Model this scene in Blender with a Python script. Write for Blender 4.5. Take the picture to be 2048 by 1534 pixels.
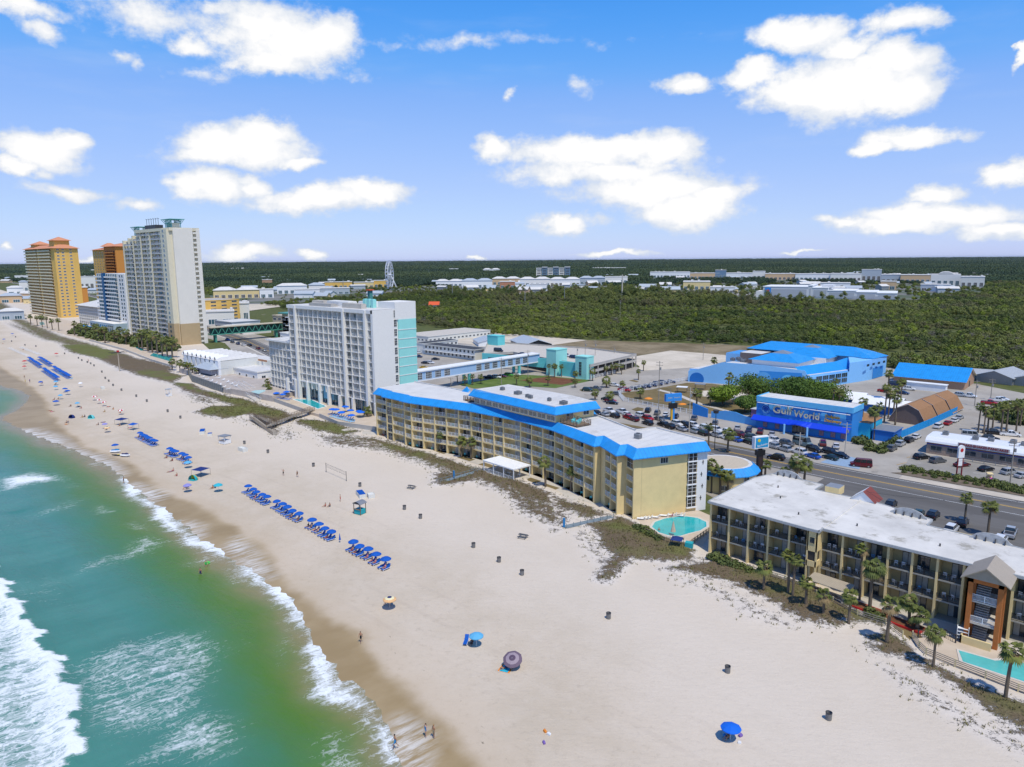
import bpy, bmesh, math, random
import numpy as np
from mathutils import Matrix, Vector, noise
C=bpy.context; D=bpy.data; SC=C.scene
for o in list(D.objects): D.objects.remove(o)
R=random.Random(7)
rad=math.radians
# ------------------------------------------------------------------ camera (x = along the shore, y = inland, z = up, metres)
F=1440.;CX=1024.;CY=767.;H=55.
TH=math.atan(247/F);ROLL=0.0073;YAW=rad(47)
_fx,_fy=-math.cos(YAW),math.sin(YAW)
FW=Vector((_fx*math.cos(TH),_fy*math.cos(TH),-math.sin(TH)))
RT=Vector((_fy,-_fx,0)); UP=Vector((_fx*math.sin(TH),_fy*math.sin(TH),math.cos(TH)))
_c,_s=math.cos(ROLL),math.sin(ROLL)
IR=RT*_c-UP*_s; IU=RT*_s+UP*_c
cam=D.objects.new('camera',D.cameras.new('camera')); SC.collection.objects.link(cam)
cam.data.sensor_width=36; cam.data.lens=F/2048*36; cam.data.clip_end=120000; cam.data.clip_start=1
cam.matrix_world=Matrix(((IR.x,IU.x,-FW.x,0),(IR.y,IU.y,-FW.y,0),(IR.z,IU.z,-FW.z,H),(0,0,0,1)))
SC.camera=cam
def ray(px,py): return FW+IR*((px-CX)/F)+IU*((CY-py)/F)
def G(px,py,z=0.):            # survey point of the photograph -> metres on the level z
    d=ray(px,py);t=(z-H)/d.z
    return (d.x*t,d.y*t)
def XatY(px,y,py=600):
    d=ray(px,py);return d.x*y/d.y
# ------------------------------------------------------------------ light
SC.view_settings.view_transform='Standard'; SC.view_settings.look='None'
SC.view_settings.exposure=0.0; SC.view_settings.gamma=1
SUN=Vector((.913,-.407,0)).normalized(); EL=rad(63)
sd=Vector((SUN.x*math.cos(EL),SUN.y*math.cos(EL),math.sin(EL)))
sun=D.objects.new('sun',D.lights.new('sun','SUN')); SC.collection.objects.link(sun)
sun.data.energy=3.7; sun.data.angle=rad(.5); sun.data.color=(1,.93,.78)
sun.rotation_euler=sd.to_track_quat('Z','Y').to_euler()
W=D.worlds.new('World'); SC.world=W; W.use_nodes=True
def world():
    nt=W.node_tree; N=nt.nodes; L=nt.links; N.clear()
    def mk(t,**k):
        n=N.new(t)
        for a,b in k.items(): setattr(n,a,b)
        return n
    def mth(op,a,b=None,c=None,cl=False):
        n=mk('ShaderNodeMath',operation=op,use_clamp=cl)
        for i,v in enumerate((a,b,c)):
            if v is None: continue
            if isinstance(v,(int,float)): n.inputs[i].default_value=v
            else: L.new(v,n.inputs[i])
        return n.outputs[0]
    sky=mk('ShaderNodeTexSky',sky_type='NISHITA',sun_disc=False,sun_elevation=EL,sun_rotation=math.atan2(SUN.x,SUN.y),altitude=0,air_density=1.0,dust_density=.25,ozone_density=2.2)
    tc=mk('ShaderNodeTexCoord'); sep=mk('ShaderNodeSeparateXYZ'); L.new(tc.outputs['Generated'],sep.inputs[0])
    # azimuth measured from the photograph's axis so that it never wraps in view
    rx,ry=RT.x,RT.y
    a=mth('ADD',mth('MULTIPLY',sep.outputs[0],rx),mth('MULTIPLY',sep.outputs[1],ry))
    b=mth('ADD',mth('MULTIPLY',sep.outputs[0],_fx),mth('MULTIPLY',sep.outputs[1],_fy))
    az=mth('ARCTAN2',a,b); el=mth('ARCSINE',sep.outputs[2])
    cmb=mk('ShaderNodeCombineXYZ'); L.new(az,cmb.inputs[0]); L.new(el,cmb.inputs[1])
    st=mk('ShaderNodeVectorMath',operation='MULTIPLY'); L.new(cmb.outputs[0],st.inputs[0]); st.inputs[1].default_value=(1,1.35,1)
    n1=mk('ShaderNodeTexNoise'); n1.inputs['Scale'].default_value=11; n1.inputs['Detail'].default_value=9; n1.inputs['Roughness'].default_value=.58; L.new(st.outputs[0],n1.inputs['Vector'])
    wv=mk('ShaderNodeVectorMath',operation='MULTIPLY_ADD'); L.new(n1.outputs['Color'],wv.inputs[0]); wv.inputs[1].default_value=(.10,.055,0)
    off=mk('ShaderNodeVectorMath',operation='ADD'); L.new(cmb.outputs[0],off.inputs[0]); off.inputs[1].default_value=(-.05,-.0275,0)
    L.new(off.outputs[0],wv.inputs[2])
    CL=[(580,78,150,66),(500,50,95,45),(640,70,90,45),(540,122,85,32),(395,78,62,24,.6),(300,25,150,38,.45),(60,16,85,20,.6),(80,55,48,20,.55),(440,12,60,20,.45),(235,105,34,10,.28),(270,120,22,14,.26),
     (80,305,112,44),(40,345,70,20),(130,290,62,28),(130,382,90,15,.55),(18,498,22,12,.7),
     (490,292,165,46),(520,262,95,30),(420,312,100,26),(600,322,60,19),(420,372,85,38),(500,372,65,26),(640,398,170,30),(740,390,88,28),(280,406,64,14,.5),
     (980,302,48,26),(1150,302,170,36),(1250,288,130,30),(1330,300,80,38),(1200,342,210,34,.9),(1300,382,200,42),(1370,420,135,40),(1430,392,90,30),(1130,447,88,20,.75),
     (1610,72,105,38),(1690,96,75,26),(1700,172,185,72),(1600,190,125,42),(1510,150,75,28),(1360,165,66,22),(1770,130,105,38),(1800,188,85,42),(1800,50,85,30,.85),(2048,110,16,34),
     (1820,268,122,26),(1750,287,60,15),(2015,345,66,28),(1870,387,60,26),(1900,430,210,36),(1800,452,150,20,.8),(2000,462,110,26),(1700,447,66,13,.7),
     (480,504,95,17,.85),(630,500,36,16),(955,512,22,6,.8),(1225,510,90,8),(170,518,34,8,.8),(1600,511,50,4,.7),(1165,168,36,14,.24),(1018,184,14,6,.3),(910,84,220,10,.17),(420,140,60,14,.22),(700,145,40,10,.25),(2300,300,200,60),(-300,250,220,70),(2500,120,160,50)]
    acc=None
    for c in CL:
        px,py,w,h=c[:4]; k=c[4] if len(c)>4 else 1.
        d=ray(px,py).normalized(); A=math.atan2(d.x*rx+d.y*ry,d.x*_fx+d.y*_fy); E=math.asin(d.z)
        cs=math.cos(A)
        s=mk('ShaderNodeVectorMath',operation='SUBTRACT'); L.new(wv.outputs[0],s.inputs[0]); s.inputs[1].default_value=(A,E,0)
        m=mk('ShaderNodeVectorMath',operation='MULTIPLY'); L.new(s.outputs[0],m.inputs[0]); m.inputs[1].default_value=(F/w/cs**2*1.,F/h/cs,0)
        l=mk('ShaderNodeVectorMath',operation='LENGTH'); L.new(m.outputs[0],l.inputs[0])
        v=mth('MULTIPLY_ADD',l.outputs['Value'],-k,k)
        acc=v if acc is None else mth('SMOOTH_MAX',acc,v,.12)
    n2=mk('ShaderNodeTexNoise'); n2.inputs['Scale'].default_value=26; n2.inputs['Detail'].default_value=10; n2.inputs['Roughness'].default_value=.62; L.new(st.outputs[0],n2.inputs['Vector'])
    n5=mk('ShaderNodeTexNoise'); n5.inputs['Scale'].default_value=75; n5.inputs['Detail'].default_value=8; n5.inputs['Roughness'].default_value=.7; L.new(st.outputs[0],n5.inputs['Vector'])
    dens=mth('ADD',mth('ADD',acc,mth('MULTIPLY_ADD',n2.outputs[0],.80,-.36)),mth('MULTIPLY_ADD',n5.outputs[0],.34,-.17))
    mask=mk('ShaderNodeMapRange',interpolation_type='SMOOTHSTEP'); L.new(dens,mask.inputs[0]); mask.inputs[1].default_value=-.04; mask.inputs[2].default_value=.40
    # thin high veil
    n3=mk('ShaderNodeTexNoise'); n3.inputs['Scale'].default_value=3.2; n3.inputs['Detail'].default_value=8; n3.inputs['Roughness'].default_value=.6
    s3=mk('ShaderNodeVectorMath',operation='MULTIPLY'); L.new(cmb.outputs[0],s3.inputs[0]); s3.inputs[1].default_value=(1,5,1); L.new(s3.outputs[0],n3.inputs['Vector'])
    veil=mk('ShaderNodeMapRange',interpolation_type='SMOOTHSTEP'); L.new(n3.outputs[0],veil.inputs[0]); veil.inputs[1].default_value=.5; veil.inputs[2].default_value=.85; veil.inputs[4].default_value=.22
    full=mth('MAXIMUM',mask.outputs[0],veil.outputs[0])
    tint=mk('ShaderNodeMix',data_type='RGBA',blend_type='MULTIPLY'); tint.inputs[0].default_value=1
    L.new(sky.outputs[0],tint.inputs[6]); tint.inputs[7].default_value=SKYTINT
    cv=mk('ShaderNodeRGBCurve')      # the camera's colour response to the blue of the air
    for ch,P in ((0,[(0,0),(.1,.05),(.15,.14),(.19,.26),(.3,.40),(.46,.52),(1,.9)]),(1,[(0,0),(.15,.12),(.22,.25),(.27,.35),(.41,.50),(.6,.62),(.75,.72),(1,.86)]),(2,[(0,0),(.3,.25),(.45,.55),(.6,.90),(.8,.97),(.9,1),(1,1)])):
        c=cv.mapping.curves[ch]; c.points[0].location=P[0]; c.points[-1].location=P[-1]
        for q in P[1:-1]: c.points.new(*q)
    cv.mapping.use_clip=False; cv.mapping.update()
    def vscale(v,k):
        n=mk('ShaderNodeVectorMath',operation='SCALE'); L.new(v,n.inputs[0]); n.inputs[3].default_value=k; return n.outputs[0]
    L.new(vscale(tint.outputs[2],.09),cv.inputs[1]); skyc=vscale(cv.outputs[0],1/.09)
    shade=mk('ShaderNodeMix',data_type='RGBA'); shade.inputs[6].default_value=(7.9,8.6,9.8,1); shade.inputs[7].default_value=(11.5,11.4,11.3,1)
    sh=mk('ShaderNodeMapRange',interpolation_type='SMOOTHSTEP'); L.new(mth('ADD',dens,mth('MULTIPLY_ADD',n1.outputs[0],.9,-.45)),sh.inputs[0]); sh.inputs[1].default_value=.15; sh.inputs[2].default_value=.7
    L.new(sh.outputs[0],shade.inputs[0])
    mix=mk('ShaderNodeMix',data_type='RGBA'); L.new(full,mix.inputs[0]); L.new(skyc,mix.inputs[6]); L.new(shade.outputs[2],mix.inputs[7])
    bg=mk('ShaderNodeBackground'); bg.inputs[1].default_value=.09; L.new(mix.outputs[2],bg.inputs[0])
    out=mk('ShaderNodeOutputWorld'); L.new(bg.outputs[0],out.inputs[0])
SKYTINT=(.85,1.1,1.5,1)
world()
# ------------------------------------------------------------------ materials
MATS={}
def mat(name,rgb,rough=.75,var=.1,sc=1.5,metal=0,bump=0,bsc=None,spec=.4,seam=None,trans=0,ior=1.45,dirt=None,seamc=(.72,.74,.78)):
    """plain surface with a little real unevenness of its own; seam=(axis,width) draws standing seams / boards"""
    if name in MATS: return MATS[name]
    m=D.materials.new(name); m.use_nodes=True; MATS[name]=m
    nt=m.node_tree; N=nt.nodes; L=nt.links; b=N['Principled BSDF']
    b.inputs['Roughness'].default_value=rough; b.inputs['Metallic'].default_value=metal; b.inputs['Specular IOR Level'].default_value=spec
    geo=N.new('ShaderNodeNewGeometry'); col=None
    if var:
        n=N.new('ShaderNodeTexNoise'); n.inputs['Scale'].default_value=sc; n.inputs['Detail'].default_value=6; n.inputs['Roughness'].default_value=.65
        L.new(geo.outputs['Position'],n.inputs['Vector'])
        mp=N.new('ShaderNodeMapRange'); L.new(n.outputs[0],mp.inputs[0]); mp.inputs[1].default_value=.3; mp.inputs[2].default_value=.7; mp.inputs[3].default_value=1-var; mp.inputs[4].default_value=1+var*.6
        mx=N.new('ShaderNodeMix'); mx.data_type='RGBA'; mx.blend_type='MULTIPLY'; mx.inputs[0].default_value=1; mx.inputs[6].default_value=(*rgb,1); L.new(mp.outputs[0],mx.inputs[7]); col=mx.outputs[2]
        if dirt:
            n4=N.new('ShaderNodeTexNoise'); n4.inputs['Scale'].default_value=dirt[1]; n4.inputs['Detail'].default_value=8; n4.inputs['Roughness'].default_value=.7
            L.new(geo.outputs['Position'],n4.inputs['Vector'])
            m4=N.new('ShaderNodeMapRange'); m4.interpolation_type='SMOOTHSTEP'; L.new(n4.outputs[0],m4.inputs[0]); m4.inputs[1].default_value=dirt[2]; m4.inputs[2].default_value=dirt[2]+.12; m4.inputs[4].default_value=dirt[3]
            x4=N.new('ShaderNodeMix'); x4.data_type='RGBA'; L.new(m4.outputs[0],x4.inputs[0]); L.new(col,x4.inputs[6]); x4.inputs[7].default_value=(*dirt[0],1); col=x4.outputs[2]
        L.new(col,b.inputs['Base Color'])
    else: b.inputs['Base Color'].default_value=(*rgb,1)
    if seam or bump:
        bp=N.new('ShaderNodeBump'); bp.inputs['Strength'].default_value=bump or .6; bp.inputs['Distance'].default_value=.08
        if seam:
            tc=N.new('ShaderNodeTexCoord'); w=N.new('ShaderNodeTexWave'); w.wave_type='BANDS'; w.bands_direction=seam[0]; w.wave_profile='SAW'; w.inputs['Scale'].default_value=.314/seam[1]/1.0
            w.inputs['Detail'].default_value=0
            L.new(tc.outputs['UV' if len(seam)>2 else 'Object'],w.inputs['Vector'])
            rp=N.new('ShaderNodeMapRange'); L.new(w.outputs[1],rp.inputs[0]); rp.inputs[1].default_value=.86; rp.inputs[2].default_value=.95
            L.new(rp.outputs[0],bp.inputs['Height'])
            if col is not None:
                x5=N.new('ShaderNodeMix'); x5.data_type='RGBA'; x5.blend_type='MULTIPLY'; L.new(rp.outputs[0],x5.inputs[0]); L.new(col,x5.inputs[6]); x5.inputs[7].default_value=(*seamc,1); L.new(x5.outputs[2],b.inputs['Base Color'])
        else:
            n2=N.new('ShaderNodeTexNoise'); n2.inputs['Scale'].default_value=bsc or 8; n2.inputs['Detail'].default_value=5; L.new(geo.outputs['Position'],n2.inputs['Vector']); L.new(n2.outputs[0],bp.inputs['Height'])
        L.new(bp.outputs[0],b.inputs['Normal'])
    return m
def c255(r,g,b): 
    f=lambda v:((v/255+.055)/1.055)**2.4 if v>10 else v/255/12.92
    return (f(r),f(g),f(b))
white=mat('white_paint',(.78,.79,.8),.55,.05)
offw=mat('offwhite_stucco',(.66,.66,.62),.8,.08,.6)
cream=mat('cream_stucco',(.72,.57,.29),.85,.08,.5)
creamd=mat('cream_stucco_deep',(.62,.49,.26),.85,.12,.7)  # deeper cream for the walls behind the hotel balconies
roofw=mat('white_roof_membrane',(.62,.61,.59),.75,.1,.25,dirt=((.36,.34,.3),.16,.56,.6),seam=('X',2.2,1),seamc=(.94,.94,.94))
roofm=mat('stained_white_roof',(.62,.60,.56),.75,.2,.15,dirt=((.27,.25,.2),.2,.54,.8))
blueroof=mat('blue_metal_roof',(.02,.29,.72),.4,.16,.5,spec=.5,seam=('X',.9,1),seamc=(.6,.66,.74),dirt=((.06,.36,.8),.35,.58,.6))
dkblue=mat('blue_trim',(.0,.07,.36),.5,.06)
glass=mat('dark_window_glass',(.03,.045,.06),.08,.3,.4,spec=.9)
glassb=mat('blue_window_glass',(.03,.1,.14),.08,.3,.3,spec=.9)
interior=mat('dark_interior',(.06,.055,.05),.9,.3,.8)
metalg=mat('grey_metal',(.35,.36,.37),.45,.12,2,metal=.5)
metald=mat('dark_metal',(.04,.04,.045),.5,.1)
concrete=mat('concrete',(.42,.4,.37),.9,.12,.4,dirt=((.25,.24,.22),.3,.6,.5))
conclt=mat('light_concrete',(.52,.48,.42),.9,.1,.5)
wood=mat('weathered_wood',(.2,.14,.09),.85,.25,3)
woodg=mat('grey_wood',(.3,.27,.23),.85,.2,3)
tyre=mat('tyre_rubber',(.015,.015,.016),.8,.1)
chrome=mat('wheel_alloy',(.5,.5,.52),.3,.05,metal=.8)
red=mat('red_paint',(.5,.02,.02),.5,.08)
black=mat('black_paint',(.015,.015,.017),.4,.1)
yellowp=mat('yellow_paint',(.65,.38,.03),.7,.12)
turq=mat('turquoise_stucco',(.13,.55,.57),.8,.06,.4)
aqua=mat('pale_aqua_stucco',(.3,.68,.64),.8,.05,.4)
poolw=mat('pool_water',(.02,.42,.45),.04,.15,.35,spec=.8,bump=.15,bsc=3)
# ------------------------------------------------------------------ mesh builder
class MB:
    def __init__(s): s.v=[];s.f=[];s.m=[];s.uv=None;s.T=None
    def add(s,vs,fs,m=0):
        k=len(s.v)
        if s.T is not None: vs=[s.T@Vector(p) for p in vs]
        s.v+= [tuple(p) for p in vs]
        for f in fs: s.f.append([k+i for i in f]); s.m.append(m)
    def quad(s,a,b,c,d,m=0): s.add([a,b,c,d],[(0,1,2,3)],m)
    def poly(s,pts,m=0): s.add(pts,[tuple(range(len(pts)))],m)
    def box(s,x0,x1,y0,y1,z0,z1,m=0,mt=None):
        s.add([(x0,y0,z0),(x1,y0,z0),(x1,y1,z0),(x0,y1,z0),(x0,y0,z1),(x1,y0,z1),(x1,y1,z1),(x0,y1,z1)],[(3,2,1,0),(0,1,5,4),(1,2,6,5),(2,3,7,6),(3,0,4,7)],m)
        s.add([(x0,y0,z1),(x1,y0,z1),(x1,y1,z1),(x0,y1,z1)],[(0,1,2,3)],m if mt is None else mt)
        return s
    def prism(s,pts,z0,z1,m=0,mt=None):
        n=len(pts)
        a=sum(pts[i][0]*pts[(i+1)%n][1]-pts[(i+1)%n][0]*pts[i][1] for i in range(n))
        if a<0: pts=pts[::-1]
        s.add([(x,y,z0) for x,y in pts]+[(x,y,z1) for x,y in pts],[(i,(i+1)%n,n+(i+1)%n,n+i) for i in range(n)]+[tuple(range(n-1,-1,-1))],m)
        s.add([(x,y,z1) for x,y in pts],[tuple(range(n))],m if mt is None else mt)
        return s
    def cyl(s,x,y,z0,z1,r0,r1=None,n=10,m=0,cap=True):
        r1=r0 if r1 is None else r1
        vs=[(x+r0*math.cos(6.2832*i/n),y+r0*math.sin(6.2832*i/n),z0) for i in range(n)]+[(x+r1*math.cos(6.2832*i/n),y+r1*math.sin(6.2832*i/n),z1) for i in range(n)]
        fs=[(i,(i+1)%n,n+(i+1)%n,n+i) for i in range(n)]
        if cap: fs+=[tuple(range(n-1,-1,-1)),tuple(range(n,2*n))]
        s.add(vs,fs,m); return s
    def tube(s,p,q,r,n=6,m=0,r2=None):
        p=Vector(p);q=Vector(q);d=(q-p).normalized();a=d.orthogonal().normalized();b=d.cross(a);r2=r if r2 is None else r2
        vs=[p+a*r*math.cos(6.2832*i/n)+b*r*math.sin(6.2832*i/n) for i in range(n)]+[q+a*r2*math.cos(6.2832*i/n)+b*r2*math.sin(6.2832*i/n) for i in range(n)]
        s.add(vs,[(i,(i+1)%n,n+(i+1)%n,n+i) for i in range(n)]+[tuple(range(n-1,-1,-1)),tuple(range(n,2*n))],m); return s
    def rings(s,rs,m=0,closed=False,cap=True):
        n=len(rs[0]);k=[p for r in rs for p in r];fs=[]
        for j in range(len(rs)-1):
            for i in range(n): fs.append((j*n+i,j*n+(i+1)%n,(j+1)*n+(i+1)%n,(j+1)*n+i))
        if cap: fs+=[tuple(range(n-1,-1,-1)),tuple(range((len(rs)-1)*n,len(rs)*n))]
        s.add(k,fs,m); return s
    def mesh(s,name,mats,smooth=False):
        me=D.meshes.new(name); me.from_pydata(s.v,[],s.f)
        for q in mats if isinstance(mats,(list,tuple)) else [mats]: me.materials.append(q)
        me.polygons.foreach_set('material_index',s.m)
        if smooth: me.polygons.foreach_set('use_smooth',[True]*len(s.f))
        if len(s.f)<4000:
            uv=me.uv_layers.new(name='UVMap')      # metre scale, x along the horizontal of each face
            for p in me.polygons:
                n=p.normal; t=Vector((-n.y,n.x,0)); t=t.normalized() if t.length>.05 else Vector((1,0,0)); w=n.cross(t)
                for li in p.loop_indices:
                    v=me.vertices[me.loops[li].vertex_index].co; uv.data[li].uv=(v.dot(t),v.dot(w))
        me.update(); return me
    def build(s,name,mats,parent=None,smooth=False,loc=None):
        return obj(name,s.mesh(name,mats,smooth),parent,loc)
def obj(name,me,parent=None,loc=None,rz=0,sc=None):
    o=D.objects.new(name,me); SC.collection.objects.link(o)
    if parent: o.parent=parent
    if loc is not None: o.location=loc
    if rz: o.rotation_euler[2]=rz
    if sc is not None: o.scale=sc if hasattr(sc,'__len__') else (sc,)*3
    return o
def tag(o,label,cat,group=None,kind=None):
    o['label']=label; o['category']=cat
    if group: o['group']=group
    if kind: o['kind']=kind
    return o
def thing(name,label,cat,loc=(0,0,0),rz=0,group=None):
    o=D.objects.new(name,None); SC.collection.objects.link(o); o.location=loc; o.rotation_euler[2]=rz; o.empty_display_size=.3
    return tag(o,label,cat,group)
def struct(name,mb,mats): 
    o=mb.build(name,mats); o['kind']='structure'; return o
def dup(root,loc,rz=0,label=None,sc=None,group=None):
    def cp(o,par):
        c=o.copy(); SC.collection.objects.link(c)
        if par: c.parent=par
        for k in o.children: cp(k,c)
        return c
    r=cp(root,None); r.location=loc; r.rotation_euler[2]=rz
    if sc is not None: r.scale=(sc,)*3 if not hasattr(sc,'__len__') else sc
    if label: r['label']=label
    if group: r['group']=group
    return r
_o1=['','first','second','third','fourth','fifth','sixth','seventh','eighth','ninth','tenth','eleventh','twelfth','thirteenth','fourteenth','fifteenth','sixteenth','seventeenth','eighteenth','nineteenth']
_t=['','','twent','thirt','fort','fift','sixt','sevent','eight','ninet']
def nth(n):
    if n<20: return _o1[n]
    return _t[n//10]+('ieth' if n%10==0 else 'y-'+_o1[n%10])
def frame(P0,P1,z=0.,base=(0,0,0)):
    """matrix of a wall line P0->P1: x along, y into the building, z up"""
    d=Vector((P1[0]-P0[0],P1[1]-P0[1],0)); L=d.length; d/=L
    return Matrix(((d.x,-d.y,0,P0[0]-base[0]),(d.y,d.x,0,P0[1]-base[1]),(0,0,1,z-base[2]),(0,0,0,1))),L
SPLIT=dict(window='pane',hall_window='pane',penthouse_window='pane',diner_window='pane',stair_window='pane',sliding_door='glass_panel',screen='pane',podium_window='pane',shop_front='pane')
class Lot:
    """many alike parts of one thing: the 100 that show largest are objects, the rest one mesh"""
    def __init__(s,par,base): s.p=par; s.b=Vector(base); s.d={}
    def add(s,name,key,fn,mats,M):
        s.d.setdefault(name,[]).append((key,fn,mats,M))
    def done(s):
        for name,L in s.d.items():
            cache={}
            L.sort(key=lambda q:((q[3].translation+s.b)-Vector((0,0,H))).length)
            for q in L[:100]:
                k=q[0]
                if k not in cache:
                    mb=MB(); q[1](mb); sp=SPLIT.get(name)
                    if sp:      # glass panes are pieces of their own inside the frame
                        g,h=MB(),MB()
                        for f,mi in zip(mb.f,mb.m):
                            d=g if mi==0 else h; kk=len(d.v); d.v+=[mb.v[i] for i in f]; d.f.append(list(range(kk,kk+len(f)))); d.m.append(mi)
                        cache[k]=(h.mesh(name,q[2]),g.mesh(sp,q[2]))
                    else: cache[k]=(mb.mesh(name,q[2]),None)
                o=obj(name,cache[k][0],s.p); o.matrix_local=q[3]
                if cache[k][1]: obj(SPLIT[name],cache[k][1],o)
            if len(L)>100:
                mb=MB(); mats=[]
                for q in L[100:]:
                    t=MB(); q[1](t); mm=q[2] if isinstance(q[2],(list,tuple)) else [q[2]]
                    idx=[]
                    for x in mm:
                        if x not in mats: mats.append(x)
                        idx.append(mats.index(x))
                    k=len(mb.v); mb.v+=[tuple(q[3]@Vector(v)) for v in t.v]; mb.f+=[[k+i for i in f] for f in t.f]; mb.m+=[idx[i] for i in t.m]
                o=obj(name,mb.mesh(name,mats),s.p); o['kind']='stuff'
        s.d={}
def rail(w,h=1.05,gap=.22,post=1.4,y=.05,t=.05,mid=0):
    def fn(mb):
        mb.box(0.03,w-.03,y,y+t,h-.06,h); mb.box(.03,w-.03,y,y+t,.1,.15)
        n=max(2,int(w/gap)); 
        for i in range(1,n): x=.03+(w-.06)*i/n; mb.add([(x-.018,y+.01,.15),(x+.018,y+.01,.15),(x+.018,y+.01,h-.06),(x-.018,y+.01,h-.06),(x-.018,y+.04,.15),(x+.018,y+.04,.15),(x+.018,y+.04,h-.06),(x-.018,y+.04,h-.06)],[(0,1,2,3),(1,5,6,2),(5,4,7,6),(4,0,3,7)])
        k=max(1,round(w/post))
        for i in range(k+1): x=.03+(w-.06)*i/k; mb.box(x-.04,x+.04,y-.01,y+t+.01,0,h)
    return fn
BAL=[]
def door(w,h,curt=True,fm=1,v=0):
    def fn(mb):
        mb.box(0,w,-.06,0,0,h,fm)
        n=max(2,round(w/1.1)); g=(w-.08*(n+1))/n
        for i in range(n):
            x=.08+i*(g+.08); mb.box(x,x+g,-.075,-.055,.1,h-.08,2 if ((v==0 and i%2==0) or v==1 or (v==3 and i==0)) else 0)
    return fn
def win(w,h,nx=1,ny=1,fr=.08):
    def fn(mb):
        mb.box(0,w,-.08,0,0,h,1)
        gx=(w-fr*(nx+1))/nx; gy=(h-fr*(ny+1))/ny
        for i in range(nx):
            for j in range(ny):
                x=fr+i*(gx+fr); z=fr+j*(gy+fr); mb.box(x,x+gx,-.1,-.07,z,z+gy,0)
    return fn
curtain=mat('pale_curtain',(.42,.4,.36),.8,.25,1.2)
def T(x,y,z): return Matrix.Translation((x,y,z))
def facade(par,base,P0,P1,xs,zs,depth,mw,mr,mg,pier=.3,slab=.25,skipground=True,doorw=.5,raily=.05,mp=None,ms=None,lot=None,fills=(),back=True,railh=1.05,fr=white,pext=.0,doorside=1,rgap=.22):
    """balcony front: xs pier centre lines, zs floor levels (last = top)"""
    Fm,L=frame(P0,P1,0,base); own=lot is None
    if own: lot=Lot(par,base)
    mp=mp or mw; ms=ms or mw; z0,z1=zs[0],zs[-1]
    if back: lot.add('rear_wall',('bw',L,depth),lambda mb:mb.box(0,L,depth,depth+.2,z0,z1),[mw],Fm.copy())
    for x in xs: lot.add('pier',('p',depth),lambda mb:mb.box(-pier/2,pier/2,-.12-pext,depth,z0,z1),[mp],Fm@T(x,0,0))
    for k,z in enumerate(zs):
        zz=z if k else z+.05
        lot.add('floor_slab',('s',L,zz),lambda mb,zz=zz:mb.box(xs[0],xs[-1],0,depth-.002,zz-slab,zz),[ms],Fm.copy())
    for i in range(len(xs)-1):
        x0=xs[i]+pier/2; w=xs[i+1]-xs[i]-pier
        for k in range(len(zs)-1):
            h=zs[k+1]-zs[k]-slab
            if (i,k) in fills: 
                lot.add('screen',('f',round(w,2),round(h,2)),lambda mb,w=w,h=h:win(w,h,max(2,round(w/1.2)),2)(mb),[glass,offw],Fm@T(x0,.15,zs[k])); continue
            dw=min(w-.3,w*doorw+.4); s=(i+doorside)%2
            vv=(i*7+k*5+i*k)%4; BAL.append((Vector((*base,))+(Fm@T(x0+w*(.3+.1*vv),depth*.45,zs[k]+.02)).translation,i,k)); lot.add('sliding_door',('d',round(dw,2),round(h,1),vv),door(dw,min(2.25,h-.15),v=vv),[mg,fr,curtain],Fm@T(x0+(.1 if s else w-dw-.1),depth-.003,zs[k]+.01))
            if k or not skipground: lot.add('balcony_railing',('r',round(w,2)),rail(w,railh,gap=rgap,y=raily),[mr],Fm@T(x0,0,zs[k]))
    if own: lot.done()
    return Fm,L
def windows(lot,P0,P1,base,pts,w,h,nx=1,ny=1,mg=None,mf=None,name='window'):
    Fm,L=frame(P0,P1,0,base)
    for x,z in pts: lot.add(name,('w',w,h,nx),win(w,h,nx,ny),[mg or glass,mf or white],Fm@T(x,0,z))
# ================================================================== the setting
def zp(zx,zy,k,pts,z=0): return [G(zx+a/k,zy+b/k,z) for a,b in pts]
SH=sorted([(240,5),(140,14),(60,22),(0,30),(-30,36),(-50,41),(-58.2,43.0),(-66.1,46.9),(-72.2,48.3),(-78.2,48.1),(-82.7,49.8),(-87.8,50.6),(-97.5,53.9),(-105.6,55.9),(-116.4,56.6),(-122.8,56.5),(-134.4,57.2),(-143.9,57.4),(-161.6,59.4),(-174.0,59.7),(-192.2,61.6),(-210.3,63.5),(-243.6,62.5),(-270.5,59.9),(-293.0,59.4),(-305.3,59.1),(-313.5,60.9),(-322.1,67.5),(-339.5,74.6),(-355.8,79.3),(-377.1,80.0),(-390.2,77.2),(-420,79),(-460,84),(-600,98),(-860,145),(-1500,235),(-3000,420),(-9000,1200)])
WET=sorted([(240,12),(60,30),(0,37),(-35,43),(-50.8,49.7),(-65.1,53.2),(-75.4,54.7),(-84.7,57.2),(-96.1,58.5),(-105.4,58.6),(-124.5,64.4),(-138.9,65.6),(-155.7,66.9),(-175.3,66.0),(-214.8,69.5),(-244.7,67.5),(-302.8,74.5),(-340,82),(-370.6,86.3),(-437.2,91.5),(-462.8,93.7),(-600,107),(-860,153),(-1500,243),(-9000,1210)])
INL=sorted([(240,124),(-5,124),(-60,124),(-95,140),(-100,143),(-190,146),(-300,160),(-400,185),(-490,215),(-850,262),(-1500,345),(-9000,1300)])
ip=lambda P,x: np.interp(x,[p[0] for p in P],[p[1] for p in P])
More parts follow.
